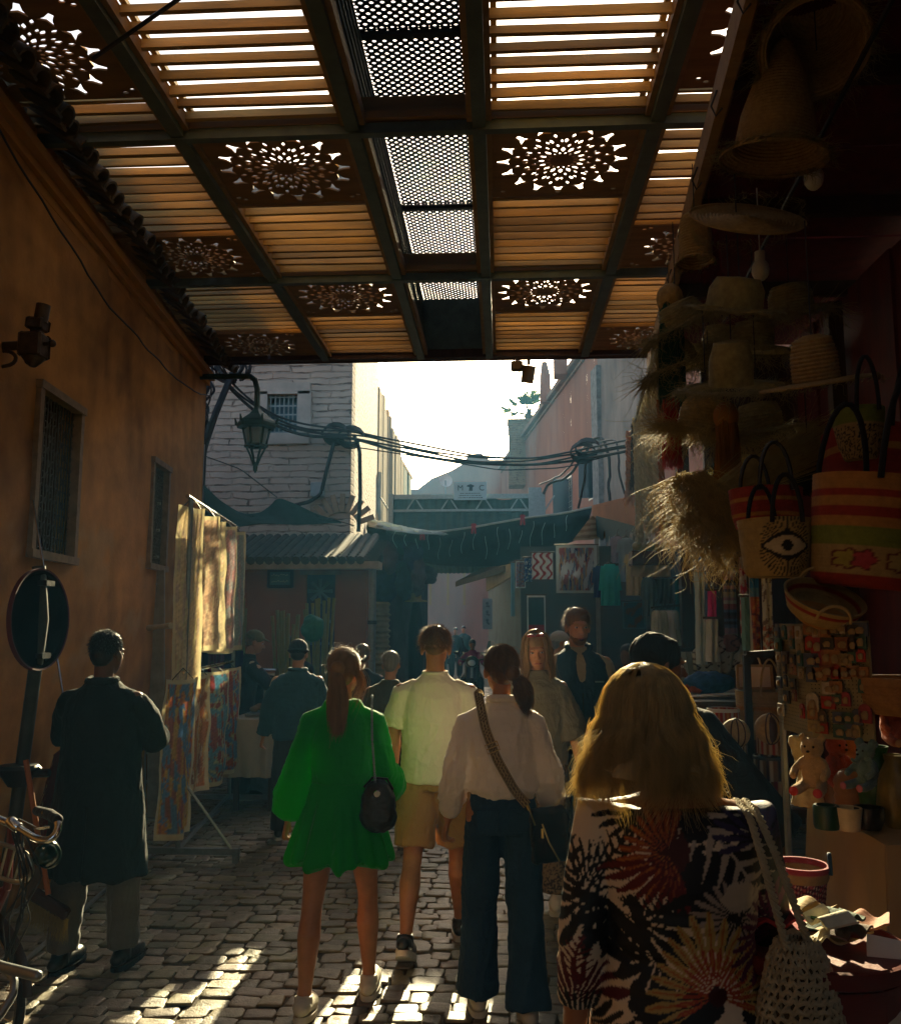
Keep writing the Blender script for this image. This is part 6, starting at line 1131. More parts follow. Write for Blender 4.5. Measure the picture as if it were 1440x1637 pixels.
def ladder():
    T = thing('ladder', 'grey aluminium extension ladder leaning upright against the ochre wall', 'ladder', at(245, 8.6)); y = 8.45; m0 = mat('aluminium', (.30, .26, .18), .5, var=.3, scale=9, metal=.3)
    for k, (pa, pb, t) in enumerate(((229, 232, 905), (245, 248, 905), (251, 254, 912), (258, 262, 912))):
        a, b = P(pa, t, y+.1), P(pb, 1180, y-.1); b.z = 0; m = MB(); m.beam(a, b, .035, .07); m.build('rail', m0, T)
    for k in range(11): z = .3+k*.27; p = P(231, 1000, y+.02*k/2); m = MB(); m.tube([(p.x, p.y, z), (p.x+.11, p.y, z)], .016, 6); m.tube([(p.x+.15, p.y, z+.05), (p.x+.2, p.y, z+.05)], .016, 6) if False else None; m.build('rung', m0, T)
    for k, (pa, pb, py) in enumerate(((243, 262, 1003),)): m = MB(); m.tube([P(238, 1004, y-.3), P(255, 1002, y-.4), P(274, 1000, y-.5)], [.03, .022, .03], 8); one('wrapped_pole_end', m, mat('pale_cloth_wrap', (.5, .43, .28), .9), 'pale cloth wrapped pole end sticking out beside the ladder', 'pole')
ladder()
def table_stall():
    T = thing('cloth_table', 'vendor table under a long white cloth beside the man in the black cap', 'table', at(410, 8.9)); a, b = P(370, 1148, 8.7), P(450, 1148, 8.7); zt = a.z; y0, y1 = 8.6, 9.9; x0, x1 = a.x, b.x
    m = MB(); m.box(((x0+x1)/2, (y0+y1)/2, zt-.03), (x1-x0-.04, y1-y0-.04, .05)); m.build('tabletop', M_DKW, T)
    for sx in (x0+.08, x1-.08):
        for sy in (y0+.08, y1-.08): m = MB(); m.box((sx, sy, (zt-.05)/2), (.05, .05, zt-.05)); m.build('leg', M_DKW, T)
    n = 160; an = np.linspace(0, 4, n); per = []
    for t in an:
        k, f = int(t) % 4, t-int(t); c = [(x0, y0), (x1, y0), (x1, y1), (x0, y1), (x0, y0)]; per.append((c[k][0]*(1-f)+c[k+1][0]*f, c[k][1]*(1-f)+c[k+1][1]*f))
    per = np.array(per); cx, cy_ = (x0+x1)/2, (y0+y1)/2
    def fn(U, V):
        i = (U*(n-1)).round().astype(int); p = per[i]; w_ = np.clip(V*1.25-.25, 0, 1); nx = np.sign(p[..., 0]-cx)*(np.abs(p[..., 0]-cx) > (x1-x0)/2-.01); ny = np.sign(p[..., 1]-cy_)*(np.abs(p[..., 1]-cy_) > (y1-y0)/2-.01)
        k = np.clip(V/.2, 0, 1); o = w_*(.025+.03*np.sin(U*70)+.02*fbm(np.stack([U*20, V], -1), 1, 2)); return cx+(p[..., 0]-cx)*k+nx*o, cy_+(p[..., 1]-cy_)*k+ny*o, zt+.004-w_*.55+0*V
    m = MB(); m.sheet(fn, n, 20, thick=.004); one('tablecloth', m, mat('white_cloth', (.52, .48, .38), .85, var=.1, bump=.2, trans=.15), 'white cloth draped over the vendor table', 'tablecloth')
    m = MB(); q = P(440, 1140, 8.9); r = random.Random(1); S = thing('goods_tray', 'low tray of nuts and packets on the white table', 'tray', q); m.box(q, (.5, .4, .03)); m.build('tray', M_STL, S)
    m = MB(); [m.ell(q+Vector((r.uniform(-.2, .2), r.uniform(-.15, .15), .03+r.uniform(0, .03))), r.uniform(.02, .045), n=8) for _ in range(40)]; o = m.build('nuts', mat('nuts', (.2, .12, .06), .8), S); o['kind'] = 'stuff'
    S = thing('juice_press', 'steel sugarcane juice press beside the canes', 'machine', P(430, 1090, 9.6)); q = P(428, 1100, 9.6); m = MB(); m.lathe([(0, -.5), (.17, -.5), (.17, .0), (.0, .0)], q, 16); m.lathe([(0, -.1), (.1, -.1), (.1, .1), (0, .1)], q+Vector((0, 0, .12)), 16, rotm(0, PI/2)); m.build('drum', M_CHR, S); m = MB(); m.box(q+Vector((0, 0, -.85)), (.4, .4, .8)); m.build('stand', M_STL, S)
    # sugar cane bundles
    r = random.Random(9); cm = mat('sugar_cane', (.27, .22, .08), .6, col2=(.16, .2, .08), scale=6, bump=.3)
    for lab, px0, px1, tops, Y in (('bundle of tall sugarcane sticks between the two men at the table', 436, 480, (975, 1000), 10.0), ('bundle of tall sugarcane sticks tied with green cloth before the blue door', 486, 534, (955, 1000), 10.6), ('short bundle of canes above the vendor cap', 372, 392, (955, 985), 9.9)):
        T = thing('sugarcane_bundle', lab, 'sugarcane', at((px0+px1)/2, Y), 'sugarcane bundles at the juice stall'); cx = (px0+px1)/2
        for k in range(9):
            px = px0+(px1-px0)*k/8+r.uniform(-3, 3); py = r.uniform(*tops); a = P(px, py, Y+r.uniform(-.1, .1)); b = P(cx+(px-cx)*.35, 1120, Y); b.z = .2 if px0 > 400 else 1.1; pts = [a+(b-a)*t for t in np.linspace(0, 1, 12)]; m = MB(); m.tube(pts, [.017 if i % 2 else .021 for i in range(12)], 7); m.build('cane', cm, T)
    m = MB(); q = P(500, 1005, 10.45); m.ell(q, (.14, .08, .17), n=16); one('green_bag', m, mat('green_plastic', (.02, .17, .10), .5, var=.3), 'green plastic bag tied to the sugarcane by the blue door', 'bag', voxel=.012, disp=lambda p: .02*fbm(p*7, 1, 2)-.0)
table_stall()
def bicycle():
    T = thing('bicycle', 'parked chrome bicycle with curved handlebar and rear carrier at the bottom left', 'bicycle', at(0, 3.35)); y = 3.3; z = lambda px, py, dy=0: P(px, py, y+dy)
    # handlebar
    m = MB(); m.tube(bez([z(-80, 1290, .1), z(-20, 1302, .0), z(20, 1318), z(60, 1342, -.02), z(82, 1345, -.02), z(96, 1325), z(92, 1308, .02), z(72, 1300, .1)], 40), .014, 12); hb = m.build('handlebar', M_CHR, T)
    m = MB(); m.tube([z(93, 1310, .02), z(80, 1302, .08), z(60, 1296, .18)], [.019, .021, .018], 12, round_=True); m.build('grip', F_BLK, hb)
    m = MB(); m.tube([z(18, 1314), z(28, 1322)], .021, 12, round_=True); m.build('clamp', M_CHR, hb); m = MB(); m.tube(bez([z(30, 1310, -.03), z(60, 1325, -.04), z(80, 1322, -.02)], 10), .006, 6); m.build('brake_lever', M_CHR, hb)
    m = MB(); m.ell(z(74, 1364, .05), (.045, .06, .05), n=18); m.lathe([(.046, 0), (.05, .01), (.044, .02)], z(80, 1366, .02), 18, rotm(PI/2)); m.build('headlamp', mat('dark_green_enamel', (.01, .035, .025), .25, var=.2), T)
    m = MB(); 
    for o in (0, .05): m.tube(bez([z(-60, 1330, o), z(0, 1348, o), z(42, 1362, o), z(54, 1385, o), z(50, 1404, o), z(30, 1412, o), z(-60, 1385, o)], 30), .009, 8)
    for k in range(7): m.tube([z(-40+k*13, 1338+k*3.4, 0), z(-44+k*11, 1386+k*4.2, .05)], .005, 6)
    m.build('carrier', mat('worn_chrome', (.32, .3, .24), .35, metal=.9, var=.3, scale=20), T)
    m = MB(); r = random.Random(3)
    for k in range(6): m.tube(bez([z(20+k*4, 1330, -.02), z(45+r.uniform(-15, 25), 1400, -.05), z(20+r.uniform(-20, 40), 1470, 0), z(5+k*3, 1540, .05)], 20), .0035, 5)
    m.build('brake_cable', M_CABLE, T)
    c1 = Vector((P(-62, 1500, 3.55).x, 3.55, .34)); ax = nrm_((.35, 1, 0))
    for k, c in enumerate((c1, c1+Vector((-1.08, .1, 0)))):
        Q = aim(np.cross(nrm_((1, -.25, 0)), (0, 0, 1))); an = np.linspace(0, TAU, 48); u, v_ = nrm_((.96, -.28, 0)), np.array((0, 0, 1.)); m = MB(); m.tube([V3(c)+.325*(u*math.cos(a)+v_*math.sin(a)) for a in an], .017, 8); wh = m.build('wheel', F_BLK, T)
        m = MB(); m.tube([V3(c)+.305*(u*math.cos(a)+v_*math.sin(a)) for a in an], .01, 6); [m.tube([V3(c), V3(c)+.3*(u*math.cos(a)+v_*math.sin(a))], .0012, 4) for a in np.arange(28)*TAU/28]; m.ell(c, .025, n=10); m.build('rim', M_CHR, wh)
        m = MB(); m.tube([V3(c)+.352*(u*math.cos(a)+v_*math.sin(a)) for a in np.linspace(.1, PI*.95, 24)], .022, 6, flat=.35); m.build('mudguard', mat('dark_enamel', (.03, .02, .018), .35), T)
    m = MB(); h = z(12, 1420, .1); bb = c1+Vector((-.62, .12, -.04)); st = c1+Vector((-.75, .15, .5)); 
    for a, b in ((h, bb), (h+Vector((-.02, 0, .08)), st), (st, bb), (bb, c1+Vector((-1.08, .1, 0))), (st, c1+Vector((-1.08, .1, 0))), (h, z(20, 1312)), (h, c1)): m.tube([a, b], .015, 8)
    m.build('frame', mat('red_enamel', (.12, .01, .01), .35), T); m = MB(); m.ell(st+Vector((0, 0, .1)), (.13, .07, .035), rotm(0, 0, -.2)); m.build('saddle', L_BLK, T)
    m = MB(); m.tube([bb, bb+Vector((.1, -.1, -.12)), bb+Vector((.1, -.18, -.12))], .01, 6); m.box(bb+Vector((.1, -.2, -.12)), (.09, .09, .02)); m.build('pedal', M_IRON, T)
    T = thing('cart_handle', 'grey bent tube handle of a hand cart at the bottom left corner', 'handle', at(-20, 3.0)); m = MB(); m.tube(bez([P(-60, 1518, 2.95), P(0, 1545, 2.9), P(60, 1560, 2.85)], 12), .017, 10, round_=True); m.build('tube', M_STL, T); m = MB(); m.tube(bez([P(5, 1546, 2.9), P(24, 1565, 2.88), P(22, 1590, 2.85), P(0, 1625, 2.8), P(-40, 1660, 2.8)], 16), .013, 8); m.build('bracket', M_STL, T)
    T = thing('kerb_bar', 'long thin pole lying along the foot of the ochre wall', 'pole', G(60, 1530)); m = MB(); m.tube([G(20, 1555, .03), G(200, 1395, .03), G(350, 1297, .03)], .014, 6); m.build('pole', M_STL, T)
    T = thing('red_tassels', 'dark red tassel bundle hanging low behind the long coat man', 'tassel', P(92, 1300, 5.0)); r = np.random.default_rng(2); n = 300; q = V3(P(95, 1200, 5.05)); t = np.linspace(0, 1, 8)[None, :, None]; d = np.stack([r.normal(size=n)*.06, r.normal(size=n)*.04, -.5-.1*r.random(n)], -1); strands(q+d[:, None]*t+.02*np.sin(t*9+r.random((n, 1, 1))*6), .002, 'threads', mat('dark_red_thread', (.12, .015, .012), .8), T)
bicycle()
# two spotlights under the far edge of the canopy
for i, (px, L) in enumerate(((826, 'small square spotlight under the far canopy edge'), (845, 'tilted cylindrical spotlight under the far canopy edge'))):
    T = thing('spotlight', L, 'spotlight', P(px, 585, 10.2)); m = MB(); q = P(px, 583, 10.15); m.tube([P(px, 572, 10.15), q], .02, 6); m.build('stem', M_IRON, T); m = MB()
    if i: m.lathe([(0, -.16), (.075, -.16), (.08, .05), (0, .05)], q-Vector((0, 0, .06)), 14, rotm(.3, .15))
    else: m.box(q-Vector((0, 0, .02)), (.14, .14, .12), bev=.02)
    m.build('body', mat('spot_brass', (.12, .08, .04), .5), T)
# ================================================================ RIGHT SIDE: THE STALLS
M_STRAW = mat('woven_straw', (.46, .34, .15), .75, col2=(.30, .20, .08), scale=45, bump=1., bscale=70)
M_RAF = mat('raffia', (.50, .38, .14), .6, var=.35, scale=30, bump=0, trans=.45)
M_RAFG = mat('green_raffia', (.38, .33, .15), .7, var=.35, scale=30, bump=0, trans=.3)
M_WV = vcm('woven_colour', rough=.8, var=.2, scale=40, bump=.6, bscale=130)
M_CLV = vcm('dyed_cloth', rough=.85, var=.12, scale=8, bump=.25, bscale=120, trans=.25)
M_PAPER = mat('white_paper', (.75, .72, .62), .8, var=.08)
def bx(Y): return .715+.0886*Y
def stall():
    T = thing('wooden_stall', 'dark red wooden market stall with a pine front beam on the right', 'stall', (1.6, 3, 0)); zb = 4.3
    m = MB(); m.beam((bx(-3), -3, zb), (bx(8.4), 8.4, zb), .05, .16); m.build('front_beam', M_PINE, T); m = MB(); m.beam((bx(-3)+.05, -3, zb+.1), (bx(8.4)+.05, 8.4, zb+.1), .06, .06); m.build('front_beam', M_PINE, T)
    m = MB(); 
    for k in range(19): Y = -3+k*.6; m.box((bx(Y+.3)+.04+1.0, Y+.3, zb+.20+.003*(k % 3)), (2.0, .585, .03))
    m.build('ceiling', M_RDW, T); m = MB()
    for k in range(22): Y = -3+k*.5; m.box((2.75+.01*(k % 3), Y+.25, 2.2), (.06, .49, 4.4))
    m.build('back_wall', M_RDW, T); m = MB(); m.box((2.34, 8.42, 2.2), (.78, .06, 4.4)); m.box((2.76, 8.75, 2.2), (.06, 1.7, 4.4)); m.build('end_wall', M_DKW, T); m = MB(); m.box((1.9, -3.05, 2.2), (2.4, .06, 4.4)); m.build('side_wall', M_DKW, T)
    for (x, Y) in ((2.62, 4.9), (2.62, 6.8), (1.72, 8.3)): m = MB(); m.box((x, Y, 2.15), (.11, .11, 4.3)); m.build('post', M_DKW, T)
    for Y in (1.2, 2.6, 4.0, 5.4, 6.8): m = MB(); m.box((bx(Y)+.98, Y, zb+.12), (1.9, .07, .11)); m.build('rafter', M_DKW, T)
    m = MB(); m.tube([(bx(2)+.45, 2, 4.0), (bx(7.6)+.35, 7.6, 4.0)], .012, 6); m.tube([(bx(2)+.9, 2, 3.6), (bx(6)+.9, 6, 3.6)], .012, 6) if False else None; m.build('hanging_rail', M_IRON, T)
    for k in range(7): Y = 3.2+k*.7; x = bx(Y)-.03; m = MB(); m.tube([(x, Y, zb-.02), (x-.03, Y, zb-.1), (x-.01, Y, zb-.15), (x+.02, Y, zb-.11)], .005, 5); m.build('hook', M_IRON, T)
    for i, (px, py, Y) in enumerate(((1300, 285, 4.4), (1215, 432, 4.9))): S = thing('ceiling_bulb', ('dim white bulb hanging beside the tall straw cone', 'dim white bulb above the open brim straw hat')[i], 'bulb', P(px, py, Y)); m = MB(); q = P(px, py, Y); m.ell(q, (.05, .05, .065), n=14); m.build('bulb', M_WHT, S); m = MB(); m.lathe([(0, 0), (.03, 0), (.03, .06), (0, .06)], q+Vector((0, 0, .05)), 10); m.tube([q+Vector((0, 0, .1)), q+Vector((0, 0, .5))], .004, 5); m.build('holder', M_WHT, S)
stall()
def fringe(c, R0, R1, n, L, m, T, seed=0, rad=.0012, down=1., name='fringe', K=7, curl=.03):
    r = np.random.default_rng(seed); a = r.uniform(0, TAU, n); rr = r.uniform(R0, R1, n); p = V3(c)+np.stack([rr*np.cos(a), rr*np.sin(a), r.normal(size=n)*.008], -1); t = np.linspace(0, 1, K)[None, :, None]
    d = np.stack([np.cos(a)*(1-down), np.sin(a)*(1-down), -down+0*a], -1)+r.normal(size=(n, 3))*.25; l = L*r.uniform(.4, 1.2, (n, 1, 1)); Q = p[:, None]+d[:, None]*t*l-np.array((0, 0, .55))*l*t**2+curl*np.stack([np.sin(t[..., 0]*5+a[:, None]*9), np.cos(t[..., 0]*4+a[:, None]*7), .3*np.sin(t[..., 0]*6+a[:, None])], -1)*t; return strands(Q, rad, name, m, T)
def coil(prof, c, m, rot, n=40, ridge=.006, pitch=.016):   # coiled basketry: ridged lathe
    p = np.array(prof, float); d = np.r_[0, np.cumsum(np.hypot(*np.diff(p, axis=0).T))]; k = max(8, int(d[-1]/pitch*4)); t = np.linspace(0, d[-1], k); q = np.stack([np.interp(t, d, p[:, 0]), np.interp(t, d, p[:, 1])], 1); g = np.gradient(q, axis=0); g /= np.linalg.norm(g, axis=1)[:, None]+1e-9
    q = q+np.stack([g[:, 1], -g[:, 0]], 1)*(ridge*np.abs(np.sin(t/pitch*PI)))[:, None]; q[:, 0] = np.maximum(q[:, 0], .001); m.lathe(q, c, n, rot); return len(q)
def straw_hat(label, px, py, Y, Rb, Rc, Hc, rot, mt=None, fr=0, frl=.1, open_=False, seed=0, cone=False, name='straw_hat'):
    c = P(px, py, Y); T = thing(name, label, 'hat' if name == 'straw_hat' else 'lampshade', c, 'straw hats and lampshades hanging from the stall'); mt = mt or M_STRAW; Q = rotm(*[R(a) for a in rot]); m = MB()
    pr = [(Rb, 0), (Rb*.995, .006), (Rc, .012), (Rc*.97, Hc*.6), (Rc*.8, Hc*.93), (Rc*.35, Hc), (.005, Hc)] if not cone else [(Rb, -.02), (Rb*.98, 0), (Rc, .03), (Rc*.9, Hc*.35), (Rc*.6, Hc*.7), (Rc*.2, Hc), (.005, Hc*1.02)]
    if open_:
        m.lathe([(Rc, .012), (Rc*.97, Hc*.6), (Rc*.75, Hc*.95), (.005, Hc)], (0, 0, 0), 36); 
        for k in range(60): a = k*TAU/60; b = a+.12; m.tube([(Rc*math.cos(a), Rc*math.sin(a), .012), (Rb*.8*math.cos(b), Rb*.8*math.sin(b), .004)], .0022, 4); m.tube([(Rc*math.cos(b), Rc*math.sin(b), .012), (Rb*.8*math.cos(a), Rb*.8*math.sin(a), .002)], .0022, 4)
        for k in range(9): rr = Rb*(.8+.2*k/8); an = np.linspace(0, TAU, 50); m.tube(np.stack([rr*np.cos(an), rr*np.sin(an), .004*np.sin(an*9+k)], -1), .0045, 5)
        m.v = [v @ Q.T+V3(c) for v in m.v]
    else: coil(pr, c, m, Q, 44)
    o = m.build('straw_body', mt, T)
    if fr:
        r = np.random.default_rng(seed); a = r.uniform(0, TAU, fr); p = np.stack([Rb*np.cos(a), Rb*np.sin(a), 0*a], -1) @ Q.T+V3(c); t = np.linspace(0, 1, 7)[None, :, None]; d = np.stack([np.cos(a), np.sin(a), 0*a], -1) @ Q.T*.5+r.normal(size=(fr, 3))*.55+np.array((0, 0, -.35)); strands(p[:, None]+d[:, None]*t*frl*r.uniform(.3, 1.2, (fr, 1, 1))+.012*np.sin(t*8+a[:, None, None]*5), .0018, 'fringe', mt if mt is not M_STRAW else M_RAFG, o)
    m = MB(); top = V3(c)+Q @ np.array((0, 0, Hc)); m.tube([top, (top[0], top[1], min(4.3, top[2]+.5))], .003, 4); m.build('cord', M_CABLE, T)
    return T
def hats():
    straw_hat('tall ribbed straw cone lampshade with a wide fringed brim, the highest whole one', 1236, 250, 3.75, .235, .17, .50, (9, 5, 0), fr=400, frl=.06, cone=True, name='straw_lampshade')
    straw_hat('big straw basket shade cut by the top edge of the photo', 1300, 78, 3.5, .23, .19, .34, (-28, 14, 0), fr=500, frl=.08, seed=1, name='straw_lampshade')
    # flat plate
    c = P(1193, 350, 3.9); T = thing('straw_plate', 'flat round coiled straw plate tilted to the camera below the tall cone', 'plate', c); m = MB(); coil([(.005, .02), (.12, .012), (.25, 0), (.26, .012)], c, m, rotm(R(40), R(5)), 48, pitch=.016); m.build('plate', M_STRAW, T); fringe(c, .235, .255, 160, .04, M_RAFG, T, 3)
    straw_hat('straw hat with an openwork brim above two others', 1172, 495, 4.0, .235, .13, .15, (24, 6, 0), M_RAFG, 300, .07, True, 2)
    straw_hat('straw hat with a lattice brim below the openwork one', 1168, 620, 4.0, .235, .10, .22, (22, -4, 0), M_RAFG, 500, .08, True, 3)
    straw_hat('tall crowned straw hat with a wide downturned brim by the red wall', 1305, 615, 3.6, .225, .09, .20, (14, -9, 0), None, 100, .04, False, 4)
    straw_hat('shaggy raffia hat behind the openwork ones, upper left', 1095, 520, 5.0, .22, .13, .14, (10, -25, 0), M_RAFG, 900, .12, False, 5)
    straw_hat('shaggy raffia hat at the left edge of the hats, lower of two', 1085, 590, 5.1, .21, .12, .16, (5, -18, 0), M_RAFG, 900, .12, False, 6)
    straw_hat('shaggy drooping raffia shade above the sunlit straw bundle', 1118, 690, 4.6, .20, .12, .18, (10, 10, 0), M_RAF, 1200, .13, False, 7, name='straw_lampshade')
    straw_hat('narrow coiled straw shade at the stall front beam, beside a red tassel', 1112, 420, 4.6, .10, .085, .28, (0, 0, 0), None, 60, .03, False, 8, name='straw_lampshade')
    for i, (px, py, Y, Rb, sd) in enumerate(((1140, 700, 5.2, .24, 31), (1200, 560, 5.0, .24, 32), (1215, 690, 4.8, .25, 33), (1150, 560, 5.6, .26, 34), (1265, 500, 4.9, .20, 35), (1180, 770, 5.2, .2, 36))):
        straw_hat(('shaggy raffia hat behind the orange brown tassel', 'raffia hat in the dark behind the lattice brim hat', 'wide raffia hat above the slanting straw bundle', 'raffia hat deep behind the two openwork hats', 'dim straw hat between the openwork hat and the tall crowned one', 'low shaggy raffia hat right of the sunlit tangle')[i], px, py, Y, Rb, .12, .16, (12, (-8, 6)[i % 2], 0), M_RAFG, 500, .12, False, sd)
    # long straw fan
    T = thing('straw_fan', 'long bundle of pale straw slanting up to the right under the hats', 'straw bundle', P(1240, 740, 3.9)); a, b = V3(P(1130, 800, 4.0)), V3(P(1330, 695, 3.7)); r = np.random.default_rng(4); n = 1100; t = np.linspace(0, 1, 10)[None, :, None]; w_ = r.normal(size=(n, 1, 3))*.035*(.35+t*1.0); strands(a+(b-a)*t*r.uniform(.6, 1.1, (n, 1, 1))+w_+r.normal(size=(n, 1, 3))*.012, .0013, 'straw', M_RAFG, T)
    T = thing('raffia_bunch', 'sunlit golden tangle of loose raffia hanging at the stall edge', 'straw bundle', P(1135, 825, 4.0)); 
    for k, (px, py, n, L, s_, dn, mm) in enumerate(((1105, 760, 800, .20, .08, .5, M_RAF), (1130, 785, 800, .22, .10, .7, M_RAF), (1170, 775, 700, .2, .10, .75, M_RAFG), (1115, 820, 700, .18, .07, .5, M_RAF), (1150, 835, 500, .17, .08, .8, M_RAF), (1205, 790, 500, .16, .08, .8, M_RAFG))): fringe(P(px, py, 4.0), 0, s_, n//2, L, mm, T, 10+k, .0021, dn, 'raffia', 10, .06)
    r = np.random.default_rng(44); n = 70; c = V3(P(1130, 855, 3.95)); t = np.linspace(0, 1, 14)[None, :, None]; d = np.stack([r.normal(size=n)*.11, r.normal(size=n)*.1, -r.uniform(.06, .26, n)], -1); strands(c+d[:, None]*t+.035*np.sin(t*r.uniform(3, 9, (n, 1, 3))+r.uniform(0, 6, (n, 1, 3))), .0022, 'loose_curls', M_RAF, T)
    # tassels
    def tassel(label, px, py0, py1, Y, w_, mt, capm=None, n=700, sd=0):
        a, b = P(px, py0, Y), P(px, py1, Y); T = thing('tassel', label, 'tassel', b, 'coloured tassels hanging in the stall'); r = np.random.default_rng(sd); rr = np.sqrt(r.random(n))*w_; an = r.uniform(0, TAU, n); t = np.linspace(0, 1, 9)[None, :, None]
        o = np.stack([rr*np.cos(an), rr*np.sin(an), 0*an], -1)[:, None]; Q = V3(a)+o*(.8+.35*t)+np.array((0, 0, b.z-a.z))*t*r.uniform(.85, 1.04, (n, 1, 1))+.006*np.sin(t*7+an[:, None, None]*4); strands(Q, .0022, 'threads', mt, T)
        m = MB(); m.ell(a+Vector((0, 0, .01)), (w_*1.05, w_*1.05, w_*1.2), n=14); m.tube([a+Vector((0, 0, w_)), a+Vector((0, 0, .3))], .003, 4); m.build('head', capm or mt, T)
    tassel('teal green wool tassel with a ribbed green head at the stall front', 1070, 480, 655, 5.0, .075, mat('teal_wool', (.012, .085, .065), .85), M_STRAW, sd=1)
    tassel('red wool tassel lit by the sun behind the white cords', 1072, 650, 748, 5.0, .05, mat('red_wool', (.42, .03, .015), .8, trans=.3), sd=2)
    tassel('dark red tassel hanging high beside the narrow coiled shade', 1135, 385, 450, 4.7, .05, mat('dark_red_wool', (.20, .012, .008), .85), sd=3)
    tassel('orange brown straw tassel under the lattice brim hat', 1160, 668, 800, 4.3, .06, mat('orange_straw', (.34, .15, .03), .8, trans=.2), sd=4, n=900)
    tassel('dark green tassel half hidden beside the straw bundle', 1290, 715, 790, 4.2, .05, mat('dark_green_wool', (.015, .04, .02), .9), sd=5)
    # white cords
    T = thing('cord_rail', 'rope rail sloping along the stall front that carries the pale cords', 'rail', P(1030, 600, 7)); m = MB(); m.tube([P(1046, 560, 6.0), P(1010, 690, 9.4)], .014, 6); m.build('rope', mat('pale_rope'), T)
    Lb = ['pink and cream twisted cord, leftmost on the sloping rope', 'thin cream cord second from the left on the sloping rope', 'long thick knotted white cord on the sloping rope', 'white braided cord right of the knotted one', 'cream braided cord in the middle of the rope', 'pale wide macrame cord at the right of the rope', 'short dark striped cord among the white ones', 'rust and white cord by the red tassel']
    for i, (px, p0, p1, Y, w_) in enumerate(((1006, 690, 790, 9.2, .05), (1014, 668, 840, 8.8, .03), (1022, 650, 858, 8.4, .035), (1030, 630, 835, 8.0, .045), (1038, 605, 840, 7.5, .045), (1046, 580, 832, 7.0, .05), (1012, 678, 770, 9.0, .03), (1054, 640, 835, 6.6, .03))):
        a, b = P(px, p0, Y), P(px+(i % 3)-1+5*(i % 2), p1, Y); S = thing('twisted_cord', Lb[i], 'cord', b, 'pale cords hung along the stall front'); mt = mat('pink_cord', (.5, .28, .22), .9) if i == 0 else mat('dark_cord', (.10, .09, .10), .9) if i == 6 else mat('rust_cord', (.4, .17, .08), .9, trans=.2) if i == 7 else mat('white_cord', (.62, .58, .46), .9, var=.3, scale=20, bump=.5, trans=.35)
        n = 60; t = np.linspace(0, 1, n); ax = V3(a)+(V3(b)-V3(a))*t[:, None]; m = MB()
        for j in range(4): w2 = t*(26+i)+j*TAU/4; m.tube(ax+np.stack([w_*.55*np.cos(w2)*(1+.2*np.sin(t*40)), w_*.55*np.sin(w2), 0*t], -1), w_*.32, 6)
        m.build('braid', mt, S); q = V3(b); r = np.random.default_rng(i); k = 60; tt = np.linspace(0, 1, 5)[None, :, None]; strands(q+r.normal(size=(k, 1, 3))*w_*.4+tt*np.stack([r.normal(size=k)*.03, r.normal(size=k)*.03, -r.uniform(.06, .16, k)], -1)[:, None], .0025, 'fringe', mt, S)
hats()
def stripes(v, cols, ws):
    ws = np.cumsum(ws)/sum(ws); i = np.searchsorted(ws, np.clip(v, 0, .9999)); return np.array(cols)[i]
def basket(label, c, prof, cols, rot=(0, 0, 0), n=48, handles=(), hcol=L_BLK, wall=.008, paint=None, sx=1., cat='basket', name='basket', group=None, hr=.008):
    T = thing(name, label, cat, c, group); Q = rotm(*[R(a) for a in rot]); m = MB(); p = np.array(prof, float); d = np.r_[0, np.cumsum(np.hypot(*np.diff(p, axis=0).T))]; k = int(d[-1]/.0045); t = np.linspace(0, d[-1], k); q = np.stack([np.interp(t, d, p[:, 0]), np.interp(t, d, p[:, 1])], 1); n = max(n, 120) if paint else n
    q[:, 0] += .0022*np.abs(np.sin(t/.012*PI)); an = np.arange(n)*TAU/n; col = stripes(t/d[-1], *cols); inner = q[::-1]-np.array((wall, 0)); inner[:, 0] = np.maximum(inner[:, 0], .001); full = np.vstack([[(.001, q[0, 1])], q, inner]); cf = np.vstack([col[:1], col, col[::-1]*.8])
    v = []; C = []
    for (r_, z_), cc in zip(full, cf):
        wv = 1+.008*np.sin(an*n/2); v.append(np.stack([r_*wv*np.cos(an)*sx, r_*wv*np.sin(an)*(1/sx**.6), np.full(n, z_)], 1)); C.append(np.tile(cc, (n, 1)))
    v = np.vstack(v); C = np.vstack(C)
    if paint: C = paint(v, C)
    mm = len(full); f = [(i*n+j, i*n+(j+1) % n, (i+1)*n+(j+1) % n, (i+1)*n+j) for i in range(mm-1) for j in range(n)]; m.add(v @ Q.T+V3(c), f, C); m.build('woven_body', M_WV, T)
    for (a, w_, h_) in handles:
        R0 = p[-1, 0]; u = np.array((math.cos(R(a))*R0*sx, math.sin(R(a))*R0, p[-1, 1])); tn = np.array((-math.sin(R(a)), math.cos(R(a)), 0)); m = MB(); m.tube([V3(c)+Q @ (u+tn*w_*math.cos(b)+np.array((0, 0, h_*math.sin(b)-.02))) for b in np.linspace(0, PI, 14)], hr, 8); m.build('handle', hcol, T)
    return T
